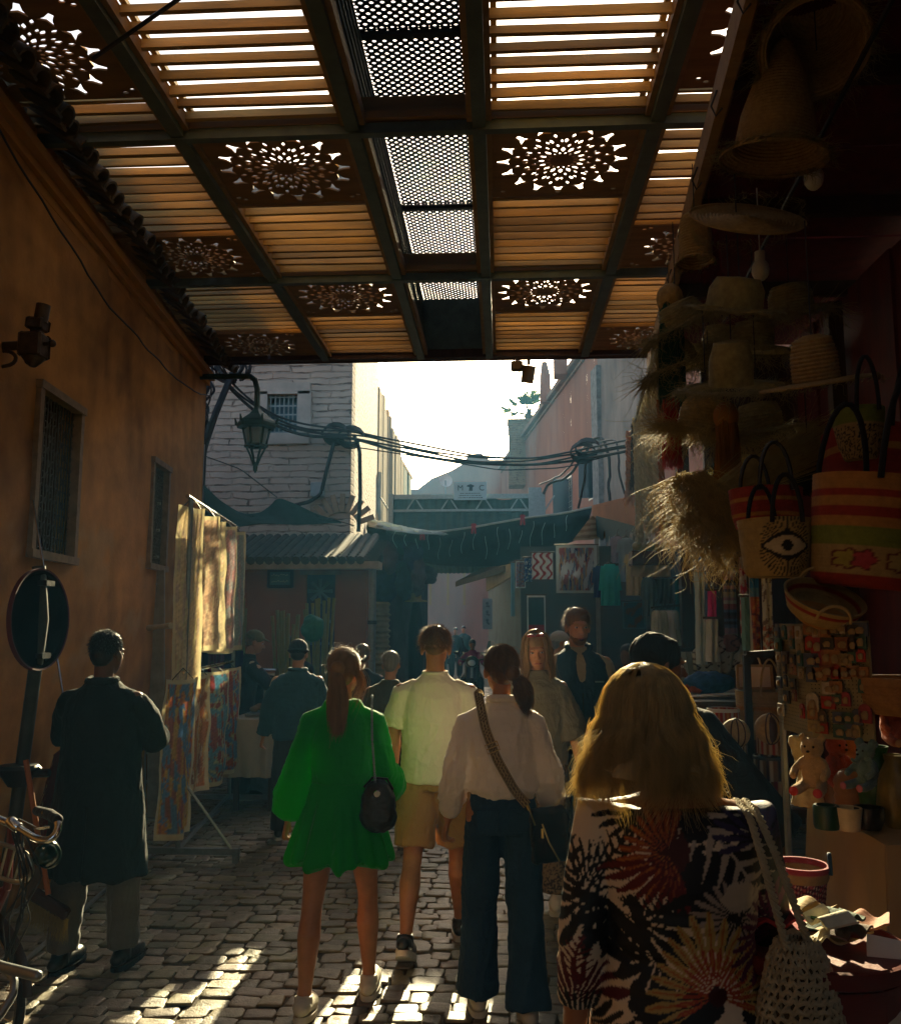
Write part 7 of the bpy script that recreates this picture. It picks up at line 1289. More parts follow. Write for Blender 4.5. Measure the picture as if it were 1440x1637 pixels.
def baskets():
    ST = (.34, .24, .09); RD = (.26, .025, .015); ORG = (.38, .18, .04); GRN = (.16, .20, .03); BK = (.01, .01, .01); PK = (.35, .04, .06)
    def eye(v, C):
        C = C.copy(); x, z = v[:, 0]*1.12, (v[:, 2]-.10)*1.12; fr = v[:, 1] < 0; X, Z = x/.085, z/.045; L = np.abs(Z) < (1-X*X); al = np.abs(X) < 1
        e = fr & al & L; C[e] = (.46, .38, .24); ed = fr & al & (np.abs(np.abs(Z)-(1-X*X)) < .16); r = np.hypot(x, z); a = np.arctan2(z, x)
        la = fr & (np.abs(Z) > (1-np.minimum(X*X, 1))) & (r < .085+.03*np.abs(np.sin(a))) & (np.abs((a/TAU*46) % 1-.5) < .17) & (np.abs(z) > .006); C[la] = BK; C[ed] = BK; C[fr & (r < .021)] = BK; return C
    q = P(1256, 920, 2.95); basket('straw basket embroidered with a large black eye, under a red band', q+Vector((0, .1, 0)), [(.088, 0), (.103, .02), (.112, .105), (.121, .195)], ([ST, ST], [1, 1]), (0, 0, 3), paint=eye, sx=1.0, handles=((90, .05, .16), (-90, .05, .16)), hcol=F_BLK)
    q = P(1258, 815, 3.15); basket('red and straw striped basket behind the eye basket', q+Vector((0, .25, -.04)), [(.11, 0), (.125, .05), (.135, .15)], ([RD, ORG, RD, ORG, RD], [2, .7, 2, .7, 2]), handles=((90, .06, .18), (-90, .06, .18)))
    def flow(v, C):
        C = C.copy(); x, z = v[:, 0], v[:, 2]; fr = v[:, 1] < 0
        for cx, col in ((-.11, (.30, .26, .05)), (-.065, PK), (.03, (.36, .28, .10)), (.12, (.3, .08, .05))):
            r = np.hypot(x-cx, (z-.085)*1.1); a = np.arctan2(z-.085, x-cx); R0 = .036*(.65+.35*np.abs(np.cos(2.5*a))); C[fr & (r < R0)] = col; C[fr & (np.abs(r-R0) < .0035)] = (.12, .02, .02)
        return C
    q = P(1412, 935, 2.75); basket('large straw basket with stitched flowers and green band', q+Vector((0.02, .2, 0)), [(.145, 0), (.162, .02), (.168, .11), (.175, .22), (.18, .36)], ([RD, ST, ST, GRN, ORG, RD, ORG, RD, ORG], [.7, .25, 1.2, .9, .5, .5, .5, .4, .8]), (4, 6, 0), paint=flow, handles=((-78, .09, .36), (100, .09, .3)), hcol=F_BLK, hr=.010)
    q = P(1420, 800, 3.1); basket('red striped basket hanging higher at the right edge', q+Vector((0.1, .35, .0)), [(.17, 0), (.19, .05), (.21, .30)], ([RD, ORG, RD, ORG, RD], [1, .4, 1.3, .4, 1]), (-6, 8, 0), handles=((-80, .08, .3),), hcol=F_BLK)
    def leaf(v, C): C = C.copy(); f = fbm(v*np.array((1, 1, 1))*38, 1, 4); C[(np.abs(f) < .12) & (v[:, 2] < .12)] = BK; return C
    q = P(1375, 735, 3.3); basket('small green rimmed straw basket with a black scribbled pattern', q, [(.055, 0), (.075, .06), (.088, .14), (.092, .19)], ([ST, ST, GRN], [1, 1, .9]), paint=leaf, handles=((-90, .04, .2),), hcol=F_BLK)
    q = P(1305, 992, 2.9); basket('shallow bowl basket lying tipped on top of the magnet board', q, [(.06, 0), (.10, .03), (.125, .09)], ([ORG, ST, RD, ST], [1, 1, .4, .4]), (30, 10, 0), handles=((90, .05, .06), (-90, .05, .05)), hcol=mat('thin_straw_handle', (.35, .25, .1), .8), hr=.005)
    q = P(1420, 1142, 2.75); basket('brown knotted rope basket at the right edge beside the magnet board', q+Vector((.06, 0, 0)), [(.10, 0), (.125, .03), (.135, .11)], ([(.28, .14, .05)]*2, [1, 1]), (0, 0, 0), handles=((-90, .06, .12),))
    def mesh_(v, C): C = C.copy(); f = np.sin(np.arctan2(v[:, 1], v[:, 0])*30+v[:, 2]*200)*np.sin(v[:, 2]*260-np.arctan2(v[:, 1], v[:, 0])*21); lo = v[:, 2] < .095; C[lo & (f > .1)] = (.45, .10, .12); C[lo & (f > .62)] = (.6, .5, .4); C[lo & (f <= .1)] = (.06, .008, .03); return C
    q = P(1282, 1462, 2.62); basket('red and purple flecked basket with a straw rim and black loop handles', q, [(.044, 0), (.055, .01), (.062, .05), (.067, .095), (.072, .098), (.075, .125), (.077, .137)], ([(.3, .02, .05), (.3, .02, .05), ST, PK], [1, .9, .5, .3]), paint=mesh_, handles=((195, .022, .05), (-15, .022, .05)), hcol=F_NAVY, hr=.006)
    q = P(1222, 1180, 4.3); basket('open topped woven straw shopper with thin loop handles', q, [(.10, 0), (.115, .03), (.125, .22)], ([ST, ORG, ST], [2, .3, 1]), handles=((90, .045, .19), (-90, .045, .17)), hcol=M_STRAW, hr=.005)
baskets()
def small_goods():
    # magnet board
    T = thing('magnet_board', 'two panelled perforated board stand covered with souvenir magnets', 'display board', P(1300, 1180, 2.9)); mm = mat('pegboard', (.26, .22, .12), .7, var=.25, scale=8)
    c0, c1, c2 = P(1243, 997, 3.15), P(1290, 997, 2.9), P(1385, 992, 2.75); zb = P(1285, 1180, 2.9).z; frames = []
    for a, b in ((c0, c1), (c1, c2)):
        m = MB(); n1 = int((b-a).length/.012); d = V3(b)-V3(a); h_ = a.z-zb; n2 = int(h_/.012); u = d/n1; nn = nrm_(np.cross(d, (0, 0, 1))); m.prism([V3(a), V3(b), V3(b)-(0, 0, h_), V3(a)-(0, 0, h_)], -nn*.012 if nn[1] > 0 else nn*-.012); m.build('panel', mm, T)
        m = MB(); s = -1 if nn[1] > 0 else 1; o = V3(a)+nn*s*.014 if nn[1] < 0 else V3(a)-nn*.014
        v = []; f = []; k = 0; dh = nrm_(d)*.0022; dv = np.array((0, 0, .0022))
        for i in range(1, n1):
            for j in range(1, n2): p = o+u*i-np.array((0, 0, j*.012)); v += [p-dh, p-dv, p+dh, p+dv]; f.append((k, k+1, k+2, k+3)); k += 4
        m.add(v, f); hl = m.build('peg_holes', F_BLK, T, smooth=False); hl['kind'] = 'stuff'; frames.append((V3(a), V3(b), h_, nn if nn[1] < 0 else -nn))
    m = MB(); [m.tube([p, (p.x, p.y, .9)], .012, 6) for p in (c0,)]; m.build('stand', M_STL, T)
    cols = [(.28, .02, .02), (.06, .04, .03), (.02, .07, .06), (.25, .18, .08), (.15, .05, .03), (.03, .03, .035), (.32, .27, .2), (.22, .02, .04), (.04, .06, .10), (.24, .10, .04)]; nm = ['red', 'dark brown', 'teal', 'ochre', 'rust', 'black', 'cream', 'crimson', 'blue', 'orange']; r = random.Random(5); used = {}
    protos = []
    for ci, c in enumerate(cols):
        for sh in (0, 1):
            q = thing('souvenir_magnet', 'x', 'magnet', (0, 0, 0), 'souvenir magnets on the perforated board'); w_, h_ = (.034, .046) if sh else (.042, .036)
            m = MB(); pts = [(-w_/2, 0, -h_/2), (w_/2, 0, -h_/2), (w_/2, 0, h_*.2)]+([(w_/2*math.cos(a), 0, h_*.2+w_/2*math.sin(a)) for a in np.linspace(.2, PI-.2, 6)] if sh else [(w_/2, 0, h_/2), (-w_/2, 0, h_/2)])+[(-w_/2, 0, h_*.2)]
            m.prism(pts, (0, .006, 0)); m.build('plaque', mat('magnet_'+nm[ci].replace(' ', '_'), c, .4, var=.4, scale=60), q, smooth=False); m = MB(); m.rings([(0, -.002, -h_*.3, w_*.22, .002), (0, -.002, 0, w_*.3, .004), (.002, -.002, h_*.18, w_*.14, .003)], 8); m.build('relief', mat('magnet_gold', (.22, .15, .07), .6), q); protos.append((q, ci, sh))
    rows = {}; first = set()
    for fi, (a, b, h_, nn) in enumerate(frames):
        nc = 4 if fi == 0 else 7; Lw = np.linalg.norm(b-a)
        for row in range(7 if fi == 0 else 8):
            for k in range(nc):
                if r.random() < (.12 if row < 4 else .42): continue
                u = (k+.5)/nc+r.uniform(-.02, .02); p = a+(b-a)*u-np.array((0, 0, h_*(row+.55)/8.3))+nn*.02; pr = r.choice(protos); rz = math.atan2(nn[0], -nn[1]); 
                key = (fi, row, k); lab = '%s %s magnet, row %s of the %s panel, %s from its left edge' % (nm[pr[1]], 'arched' if pr[2] else 'square', ['one', 'two', 'three', 'four', 'five', 'six', 'seven', 'eight'][row], ('narrow left', 'wide right')[fi], ['first', 'second', 'third', 'fourth', 'fifth', 'sixth', 'seventh'][k])
                copy_tree(pr[0], loc=p+np.array((0, 0, r.uniform(-.008, .008))), rz=rz, label=lab, scale=r.uniform(.8, 1.25))
    for q, _, _ in protos:
        for ch in list(q.children): bpy.data.objects.remove(ch)
        bpy.data.objects.remove(q)
    # table with cream cloth
    c = [P(1247, 1312, 2.75), P(1330, 1335, 2.3), P(1470, 1330, 2.2), P(1440, 1300, 2.9)]; zt = c[0].z; x0, y0, x1, y1 = 1.02, 2.5, 2.2, 3.1
    T = thing('goods_table', 'low side table under a draped cream cloth with jars on it', 'table', (1.5, 2.5, 0)); m = MB(); m.box(((x0+x1)/2, (y0+y1)/2, zt-.03), (x1-x0-.03, y1-y0-.03, .04)); m.build('tabletop', M_DKW, T)
    for sx in (x0+.08, x1-.08):
        for sy in (y0+.08, y1-.08): m = MB(); m.box((sx, sy, (zt-.05)/2), (.05, .05, zt-.05)); m.build('leg', M_DKW, T)
    n = 200; cx, cy_ = (x0+x1)/2, (y0+y1)/2; per = []
    for t in np.linspace(0, 4, n): k, f = int(t) % 4, t-int(t); cc = [(x0, y0), (x1, y0), (x1, y1), (x0, y1), (x0, y0)]; per.append((cc[k][0]*(1-f)+cc[k+1][0]*f, cc[k][1]*(1-f)+cc[k+1][1]*f))
    per = np.array(per)
    def fn(U, V):
        p = per[(U*(n-1)).round().astype(int)]; w_ = np.clip(V*1.25-.25, 0, 1); nx = np.sign(p[..., 0]-cx)*(np.abs(p[..., 0]-cx) > (x1-x0)/2-.008); ny = np.sign(p[..., 1]-cy_)*(np.abs(p[..., 1]-cy_) > (y1-y0)/2-.008); k = np.clip(V/.2, 0, 1)
        o = w_*(.02+.025*np.sin(U*85)+.02*fbm(np.stack([U*24, V], -1), 1, 2)); return cx+(p[..., 0]-cx)*k+nx*o, cy_+(p[..., 1]-cy_)*k+ny*o, zt+.004-w_*.62+0*V
    m = MB(); m.sheet(fn, n, 24, thick=.004); one('tablecloth', m, mat('cream_cloth', (.50, .38, .19), .85, var=.1, bump=.2, trans=.4), 'cream cloth falling in folds from the low side table', 'tablecloth')
    def pot(label, px, py, Y, prof, col, name='jar', cat='jar', wob=0, m_=None, n=24):
        q = P(px, py, Y); q.z = zt+.008 if q.z < zt+.1 else q.z; T = thing(name, label, cat, q); m = MB(); m.lathe([(.001, prof[0][1])]+prof+[(prof[-1][0]-.006, prof[-1][1]), (prof[-1][0]-.006, prof[-1][1]-.02), (.001, prof[-1][1]-.02)], q, n, wob=wob); m.build('pot', m_ or mat(name+'_'+label.split()[0]+label.split()[1], col, .35, var=.3, scale=15), T); return T, q
    pot('dark green glass jar at the near corner of the side table', 1322, 1335, 2.62, [(.033, 0), (.036, .01), (.036, .058), (.033, .064)], (.01, .045, .02))
    pot('small cream cup with a wavy black side on the side table', 1358, 1338, 2.6, [(.028, 0), (.036, .055), (.036, .062)], (.5, .42, .24), 'cup', 'cup')
    pot('black squat bowl next to the cream cup', 1390, 1338, 2.62, [(.03, 0), (.042, .03), (.04, .06)], (.01, .012, .012), 'bowl', 'bowl')
    pot('ribbed orange beehive shaped jar on the side table', 1362, 1300, 2.8, [(.03, 0), (.045, .01)]+[(.047+.004*(k % 2), .02+.011*k) for k in range(9)]+[(.036, .125), (.022, .135)], (.33, .15, .05), 'beehive_jar')
    pot('tall green glazed jug at the right of the beehive jar', 1405, 1320, 2.72, [(.035, 0), (.05, .05), (.055, .11), (.038, .16), (.03, .19), (.037, .215)], (.02, .09, .025), 'jug', 'jug')
    pot('brown yellow vase at the right edge of the side table', 1436, 1330, 2.65, [(.035, 0), (.055, .06), (.045, .14), (.026, .18), (.03, .2)], (.16, .12, .03), 'vase', 'vase')
    pot('dark mottled box pot behind the beehive jar', 1335, 1310, 2.95, [(.05, 0), (.055, .1), (.05, .13)], (.12, .05, .02), 'clay_pot', 'pot')
    # pale sculpture
    q = P(1293, 1315, 2.95); q.z = zt+.008; T = thing('plaster_figurine', 'tall pale twisted plaster figurine on the front of the side table', 'figurine', q); m = MB(); m.rings([(q.x, q.y, q.z, .05, .045), (q.x, q.y, q.z+.03, .045, .04), (q.x-.005, q.y, q.z+.06, .028, .03), (q.x+.004, q.y, q.z+.10, .03, .024), (q.x-.008, q.y, q.z+.14, .028, .022), (q.x-.014, q.y, q.z+.19, .036, .02), (q.x-.012, q.y, q.z+.215, .038, .02)], 24, ex=3); m.build('figure', mat('aged_plaster', (.52, .42, .20), .8, var=.3, scale=25, bump=.5), T, voxel=.004, disp=lambda p: .003*fbm(p*45, 1, 2))
    # plush toys
    def plush(label, q, s, col, col2, rz=0, ears=1, seatd=1, name='teddy_bear', cat='plush toy', trunk=False):
        q = V3(q); T = thing(name, label, cat, q); mt = mat(label.split()[0]+'_plush_'+name, col, .95, var=.2, scale=60, bump=.7, bscale=160, sheen=.3); m = MB(); Q = rotm(0, 0, rz); X = lambda p: q+Q @ (np.array(p)*s)
        m.ell(X((0, 0, .10)), (.06*s, .052*s, .078*s)); m.ell(X((0, -.01, .215)), (.055*s, .05*s, .05*s)); m.ell(X((0, -.055, .20)), (.025*s, .025*s, .02*s), n=10)
        for sd in (-1, 1):
            m.ell(X((sd*.045, 0, .262)), (.022*s if not trunk else .035*s, .01*s, .022*s if not trunk else .035*s), n=10); m.tube([X((sd*.045, -.01, .15)), X((sd*.075, -.05, .11)), X((sd*.07, -.09, .09))], [.022*s, .02*s, .02*s], 10, round_=True); m.tube([X((sd*.035, -.01, .045)), X((sd*.05, -.07, .03)), X((sd*.055, -.12, .025))], [.028*s, .026*s, .026*s], 10, round_=True)
        if trunk: m.tube([X((0, -.05, .20)), X((0, -.10, .16)), X((0, -.13, .18))], [.02*s, .014*s, .012*s], 10, round_=True)
        m.build('body', mt, T, voxel=.005, disp=lambda p: .0012*fbm(p*120, 1, 3))
        for sd in (-1, 1):
            m = MB(); m.ell(X((sd*.055, -.148, .025)), (.022*s, .005*s, .022*s), Q, n=12); m.build('paw_pad', mat('pad_'+name, col2, .8), T); m = MB(); m.ell(X((sd*.02, -.058, .225)), (.006*s,)*3, n=8); m.build('eye', F_BLK, T)
        m = MB(); m.ell(X((0, -.08, .205)), (.009*s, .006*s, .006*s), n=8); m.build('nose', F_BLK, T)
    q = P(1302, 1268, 2.78); plush('cream teddy bear with red paw pads sitting on the plaster figurine shelf', q, .62, (.46, .30, .12), (.45, .03, .02), R(-35))
    plush('red plush toy leaning beside the cream teddy bear', P(1338, 1262, 2.9), .62, (.35, .06, .03), (.4, .2, .1), R(20), name='plush_toy'); plush('small orange plush toy behind the red one', P(1360, 1225, 3.0), .5, (.36, .13, .04), (.4, .2, .1), R(-10), name='plush_toy')
    plush('pale blue plush elephant with pink ears above the green jug', P(1388, 1262, 2.6), .48, (.12, .20, .18), (.4, .12, .14), R(-60), name='plush_elephant', trunk=True); plush('pink plush toy at the right edge above the jug', P(1425, 1190, 2.8), .55, (.35, .08, .06), (.4, .2, .1), R(10), name='plush_toy')
    # stool with flat goods
    q = G(1275, 1637); zc = P(1310, 1500, 2.1).z; T = thing('round_stool', 'round red plastic stool heaped with flat woven goods', 'stool', (1.0, 2.05, 0)); cx, cy2 = P(1300, 1500, 2.05).x, 2.05; m = MB(); m.lathe([(.001, zc-.03), (.17, zc-.03), (.19, zc-.02), (.195, zc+.012), (.185, zc+.014), (.18, zc), (.001, zc)], (cx, cy2, 0), 40); m.build('tray', mat('red_plastic_stool', (.16, .018, .01), .45, var=.2), T)
    for k in range(4): a = k*PI/2+.5; m = MB(); m.beam((cx+.15*math.cos(a), cy2+.15*math.sin(a), zc-.02), (cx+.2*math.cos(a), cy2+.2*math.sin(a), 0), .05, .02); m.build('leg', mat('red_plastic_stool'), T)
    m = MB(); m.lathe([(.165, zc-.09), (.178, zc-.09), (.178, zc-.03), (.165, zc-.03)], (cx, cy2, 0), 40); m.build('apron', mat('red_plastic_stool'), T)
    r = random.Random(8); Ls = ['cream', 'red', 'ochre', 'dark green', 'pale', 'rust', 'brown']; cs = [(.6, .52, .32), (.4, .03, .04), (.4, .26, .08), (.03, .08, .04), (.66, .6, .42), (.35, .12, .04), (.12, .06, .03)]
    for i in range(12):
        a = r.uniform(0, TAU); rr = .04+.11*r.random(); k = i % 7; q = (cx+rr*math.cos(a), cy2+rr*math.sin(a), zc+.008+.007*i); m = MB(); t_ = rotm(r.uniform(-.1, .1), r.uniform(-.1, .1), r.uniform(0, 6)); w_, h_ = r.uniform(.04, .075), r.uniform(.028, .05)
        m.sheet(lambda U, V: tuple(np.moveaxis(np.stack([(U-.5)*w_*2*(1-.3*V), (V-.5)*h_*2, .008*np.sin(U*9+i)], -1) @ t_.T+np.array(q), -1, 0)), 14, 8, thick=.005); one('folded_pouch', m, mat('pouch_'+Ls[k].replace(' ', '_'), cs[k], .8, var=.2, scale=30, bump=.4), '%s folded pouch lying %s on the red stool' % (Ls[k], ('near the bottom of the heap', 'at the top of the heap')[i > 6]), 'pouch', 'flat pouches heaped on the red stool')
    m = MB(); q = P(1330, 1600, 2.2); m.box((q.x, q.y, .34), (.28, .2, .5), rotm(0, 0, .2), bev=.01); one('orange_crate', m, mat('orange_box', (.24, .07, .03), .8, var=.3, bump=.3), 'faded orange box standing behind the red stool', 'box')
    m = MB(); q = P(1425, 1620, 1.9); m.box(q+Vector((.02, 0, -.02)), (.22, .18, .02), rotm(.2, -.25, .3)); m.box(q+Vector((.06, .05, .03)), (.16, .18, .006), rotm(.9, .1, -.3)); one('paper_bag', m, M_PAPER, 'crumpled sunlit white paper at the bottom right corner', 'paper')
    for i, (px, py, Y) in enumerate(((1225, 1500, 2.5), (1250, 1440, 2.9))): q = P(px, py, Y); m = MB(); m.lathe([(.001, 0), (.05, 0), (.07, .05), (.066, .05), (.05, .008), (.001, .008)], q, 20); one('red_bowl', m, mat('red_glaze', (.30, .015, .03), .4), ('small red bowl half hidden by the crochet bag', 'small red bowl behind the flecked basket')[i], 'bowl')
    # striped canisters / bags / frames
    def drum(label, px, py0, py1, Y, wpx, cols, k, lid=None, n=64):
        a, b = P(px, py0, Y), P(px, py1, Y); rr = wpx/2/F*Y; T = thing('striped_canister', label, 'canister', b, 'striped drums and canisters in a stack'); m = MB(); an = np.arange(n)*TAU/n; v = []; C = []
        for z_, s in ((b.z, .97), (b.z, 1), (a.z, 1), (a.z, .97), (a.z-.02, .95)): v.append(np.stack([b.x+rr*s*np.cos(an), Y+rr*s*np.sin(an), np.full(n, z_)], 1)); C.append(np.array([cols[int(i/n*k*2) % len(cols)] for i in range(n)]))
        f = [(i*n+j, i*n+(j+1) % n, (i+1)*n+(j+1) % n, (i+1)*n+j) for i in range(4) for j in range(n)]+[tuple(range(4*n, 5*n))]; m.add(np.vstack(v), f, np.vstack(C)); m.build('drum', M_CLV, T)
        if lid: m = MB(); m.lathe([(rr*1.02, a.z-.012), (rr*1.03, a.z), (rr*.97, a.z+.004)], (b.x, Y, 0), 40); m.build('rim', lid, T)
    W_, Rr, Br, Dk = (.5, .42, .3), (.35, .03, .02), (.18, .08, .03), (.03, .02, .03)
    drum('orange red striped drum, the topmost of its stack', 1156, 1133, 1158, 4.2, 48, [Rr, (.5, .2, .05), Rr, W_], 22, M_PAPER); drum('small brown striped canister below the red striped drum', 1178, 1192, 1222, 3.9, 28, [W_, Br], 14); drum('brown and white striped canister in the middle of the stack', 1233, 1176, 1204, 3.8, 44, [W_, Br, W_, Rr], 16)
    drum('wide dark striped canister with a black rim', 1232, 1208, 1245, 3.8, 50, [W_, Br, Dk], 15, L_BLK); drum('lowest striped canister with maroon sides', 1232, 1246, 1285, 3.8, 44, [(.2, .02, .03), W_, Br], 12); 
    for i, (px, py, Y, rpx) in enumerate(((1175, 1172, 3.8, 22), (1230, 1165, 3.7, 23))):
        c = P(px, py, Y); T = thing('lidded_basket', ('round straw lid basket standing on edge below the red drum', 'open round straw basket with a dark slit above the striped canisters')[i], 'basket', c, 'round straw baskets above the canisters'); rr = rpx/F*Y; m = MB(); m.ell(c, (rr, rr*.8, rr), n=28); m.build('shell', M_STRAW, T); m = MB()
        for a in (-.5, 0, .5): m.tube([c+Vector((rr*1.01*math.sin(b)*math.sin(a), -rr*.81*math.sin(b)*math.cos(a), rr*1.01*math.cos(b))) for b in np.linspace(0, PI, 14)], .003, 5)
        m.build('rib', M_DKW, T)
        if i: m = MB(); m.ell(c+Vector((0, -.02, 0)), (rr*.35, rr*.72, rr*.85), n=16); m.build('opening', M_DKW, T)
    T = thing('canvas_frame', 'two pale stretched canvases leaning on a black easel bar', 'canvas', P(1205, 1100, 4.4)); 
    for (a, b, c, d, o) in ((1176, 1064, 1232, 1100, 0), (1180, 1098, 1236, 1140, .05)): p, q = P(a, b, 4.4+o), P(c, d, 4.4+o); m = MB(); m.box((p+q)/2, (q.x-p.x, .03, p.z-q.z), rotm(-.1, 0, 0)); cv = m.build('canvas', mat('pale_canvas', (.55, .42, .33), .85, trans=.3), T); m = MB(); w_ = .012; [m.box(((p+q)/2)+Vector((sx*(q.x-p.x)/2, -.018, sz*(p.z-q.z)/2)), (w_ if sx else q.x-p.x, .012, w_ if sz == 0 else w_)if sx == 0 else (w_, .012, p.z-q.z), rotm(-.1)) for sx, sz in ((-1, 0), (1, 0), (0, 1), (0, -1))]; m.build('frame', M_PINE, cv)
    T = thing('easel', 'black metal easel bar in front of the pale canvases', 'easel', P(1192, 1150, 4.2)); m = MB(); a = P(1192, 1047, 4.2); m.box((a.x, 4.2, a.z/2), (.03, .03, a.z)); m.build('post', M_IRON, T); m = MB(); m.beam(a, P(1236, 1044, 4.2), .03, .03); m.build('bar', M_IRON, T)
    # a heap of small ceramics on a ledge by the canisters
    T = thing('goods_shelf', 'wooden ledge shelf holding the canisters and baskets', 'shelf', P(1200, 1300, 4.0)); m = MB(); q = P(1200, 1288, 3.9); m.box((q.x+.12, 4.0, q.z), (.75, .5, .03)); m.box((q.x+.12, 4.05, q.z-.35), (.75, .5, .02)); m.build('board', M_DKW, T)
    for s in (-1, 1): m = MB(); m.box((q.x+.12+s*.35, 4.0, q.z/2), (.05, .45, q.z-.03)); m.build('leg', M_DKW, T)
    for i in range(9): r_ = .03+.015*r.random(); q2 = P(1150+i*10+r.uniform(-4, 4), 1300+r.uniform(0, 26), 3.7); m = MB(); m.lathe([(.001, 0), (r_*.7, 0), (r_, r_*.7), (r_*.6, r_*1.4), (r_*.7, r_*1.6)], q2, 14); one('clay_cup', m, mat('clay_cup%d' % (i % 3), ((.3, .12, .05), (.2, .1, .05), (.35, .25, .15))[i % 3], .6), ('rust', 'brown', 'tan')[i % 3]+' clay cup, %s from the left on the low ledge' % ['first', 'second', 'third', 'fourth', 'fifth', 'sixth', 'seventh', 'eighth', 'ninth'][i], 'cup', 'clay cups on the low ledge')
small_goods()
def garments():
    T = thing('garment_stall', 'dark garment stall with shelves behind the man in the vest', 'stall', (2.0, 10.9, 0)); m = MB(); x0, x1 = P(835, 950, 10.9).x, 3.4; zt = P(980, 862, 10.9).z; m.box(((x0+x1)/2, 11.9, zt/2), (x1-x0, .1, zt)); m.box((x1, 10.1, zt/2), (.1, 3.5, zt)); m.build('back_wall', mat('stall_teal_dark', (.05, .09, .10), .85, col2=(.10, .10, .10), scale=3), T)
    for px in (955, 1035): x = P(px, 950, 10.8).x; m = MB(); m.box((x, 10.8, zt/2), (.05, .05, zt)); m.build('post', M_STL, T)
    m = MB(); m.box(((x0+x1)/2, 10.75, .35), (x1-x0, .3, .7)); m.build('counter', M_DKW, T)
    def garment(label, px, py0, py1, wpx, Y, col, kind='shirt', rz=0, cat='shirt', group=None, slv=.45, m_=None):
        a, b = P(px, py0, Y), P(px, py1, Y); W = wpx/F*Y; H = a.z-b.z; S = thing('hanging_'+kind, label, cat, b, group); mt = m_ or mat('cloth_'+'_'.join('%02d' % int(c*99) for c in col), col, .85, var=.15, scale=7, bump=.3, bscale=80, trans=.3); m = MB(); c_, s_ = math.cos(rz), math.sin(rz)
        def X(u, d, z): return a.x+u*c_-d*s_, Y+u*s_+d*c_, a.z-z
        def fn(U, V):
            th = U*TAU; w_ = W*(.30+.20*np.clip(V*7, 0, 1) if kind != 'trousers' else .42+0*V)*(1+.12*V)*.8; d = (.03+.02*V)*np.sin(th)+.02*np.sin(np.cos(th)*9+V*2)*V; return X(np.cos(th)*w_, d, V*H)
        m.sheet(fn, 48, 18); m.v[0][:, 2] += .0; m.build('cloth', mt, S)
        if kind == 'shirt':
            for sd in (-1, 1):
                m = MB(); t = np.linspace(0, 1, 6); pts = [X(sd*W*(.30+.13*k), 0, H*(.04+slv*k)) for k in t]; m.tube(pts, [W*.10, W*.12, W*.12, W*.11, W*.11, W*.11], 12, flat=.45); m.build('sleeve', mt, S)
        m = MB(); m.tube([X(-W*.25, 0, .01), X(0, 0, -.03), X(W*.25, 0, .01)], .006, 5); m.tube([X(0, 0, -.03), X(0, 0, -.07), X(.02, 0, -.09)], .004, 5); m.build('hanger', M_IRON, S); return S
    garment('turquoise tunic hanging below the striped flap', 974, 902, 968, 34, 9.6, (.05, .50, .54), slv=.6); garment('cream sleeveless tunic beside the turquoise one', 1012, 884, 952, 30, 9.0, (.62, .56, .40), slv=.2)
    garment('pale blue striped scarf shirt behind the flap', 1000, 860, 930, 30, 9.8, (.36, .46, .56), slv=.3); garment('pale lilac tunic high between the print and the globes', 986, 858, 900, 24, 10.2, (.40, .38, .50), slv=.3); garment('white gauzy blouse hanging right of the pale blue scarf shirt', 1018, 850, 890, 26, 9.9, (.70, .74, .76), slv=.4); garment('navy tunic hanging left of the turquoise one', 958, 905, 955, 24, 10.2, (.05, .10, .26), slv=.5); garment('grey blue long shirt in the shade right of the cream tunic', 1036, 925, 985, 26, 8.9, (.16, .24, .28), slv=.5)
    for i, (px, col, w_) in enumerate(((1048, (.7, .7, .58), 18), (1058, (.6, .62, .5), 20), (1068, (.85, .87, .85), 24), (1077, (.5, .54, .5), 18))): garment(('cream linen shirt, leftmost on the short rack', 'oatmeal linen shirt second on the short rack', 'white linen shirt third on the short rack', 'grey linen shirt, rightmost on the short rack')[i], px, 976, 1032, w_, 7.6+.08*i, col, rz=R(20), group='linen shirts on the short rack', slv=.5)
    S = thing('garment_rack', 'short black clothes rail holding the linen shirts', 'rack', P(1062, 970, 7.7)); m = MB(); m.tube([P(1040, 972, 7.7), P(1086, 968, 7.7)], .012, 6); m.build('rail', M_IRON, S); m = MB(); m.tube([P(1062, 970, 7.7), P(1062, 940, 7.7)], .01, 5); m.build('hook', M_IRON, S)
    S = thing('trouser_rack', 'low black clothes rail holding pale trousers', 'rack', P(1090, 1040, 6.9)); m = MB(); m.tube([P(1050, 1040, 6.9), P(1125, 1036, 6.9)], .012, 6); m.build('rail', M_IRON, S); a = P(1052, 1040, 6.9); m = MB(); m.tube([a, (a.x, a.y, 0)], .012, 6); m.build('post', M_IRON, S)
    for i in range(8): k = .8+.25*math.sin(i*2.1); garment('%s pale hanging trousers from the left on the low rail' % ['first', 'second', 'third', 'fourth', 'fifth', 'sixth', 'seventh', 'eighth'][i], 1056+i*8.5, 1042, 1095, 11, 6.9, (.42*k, .45*k, .40*k), 'trousers', R(35), 'trousers', 'pale trousers on the low rail')
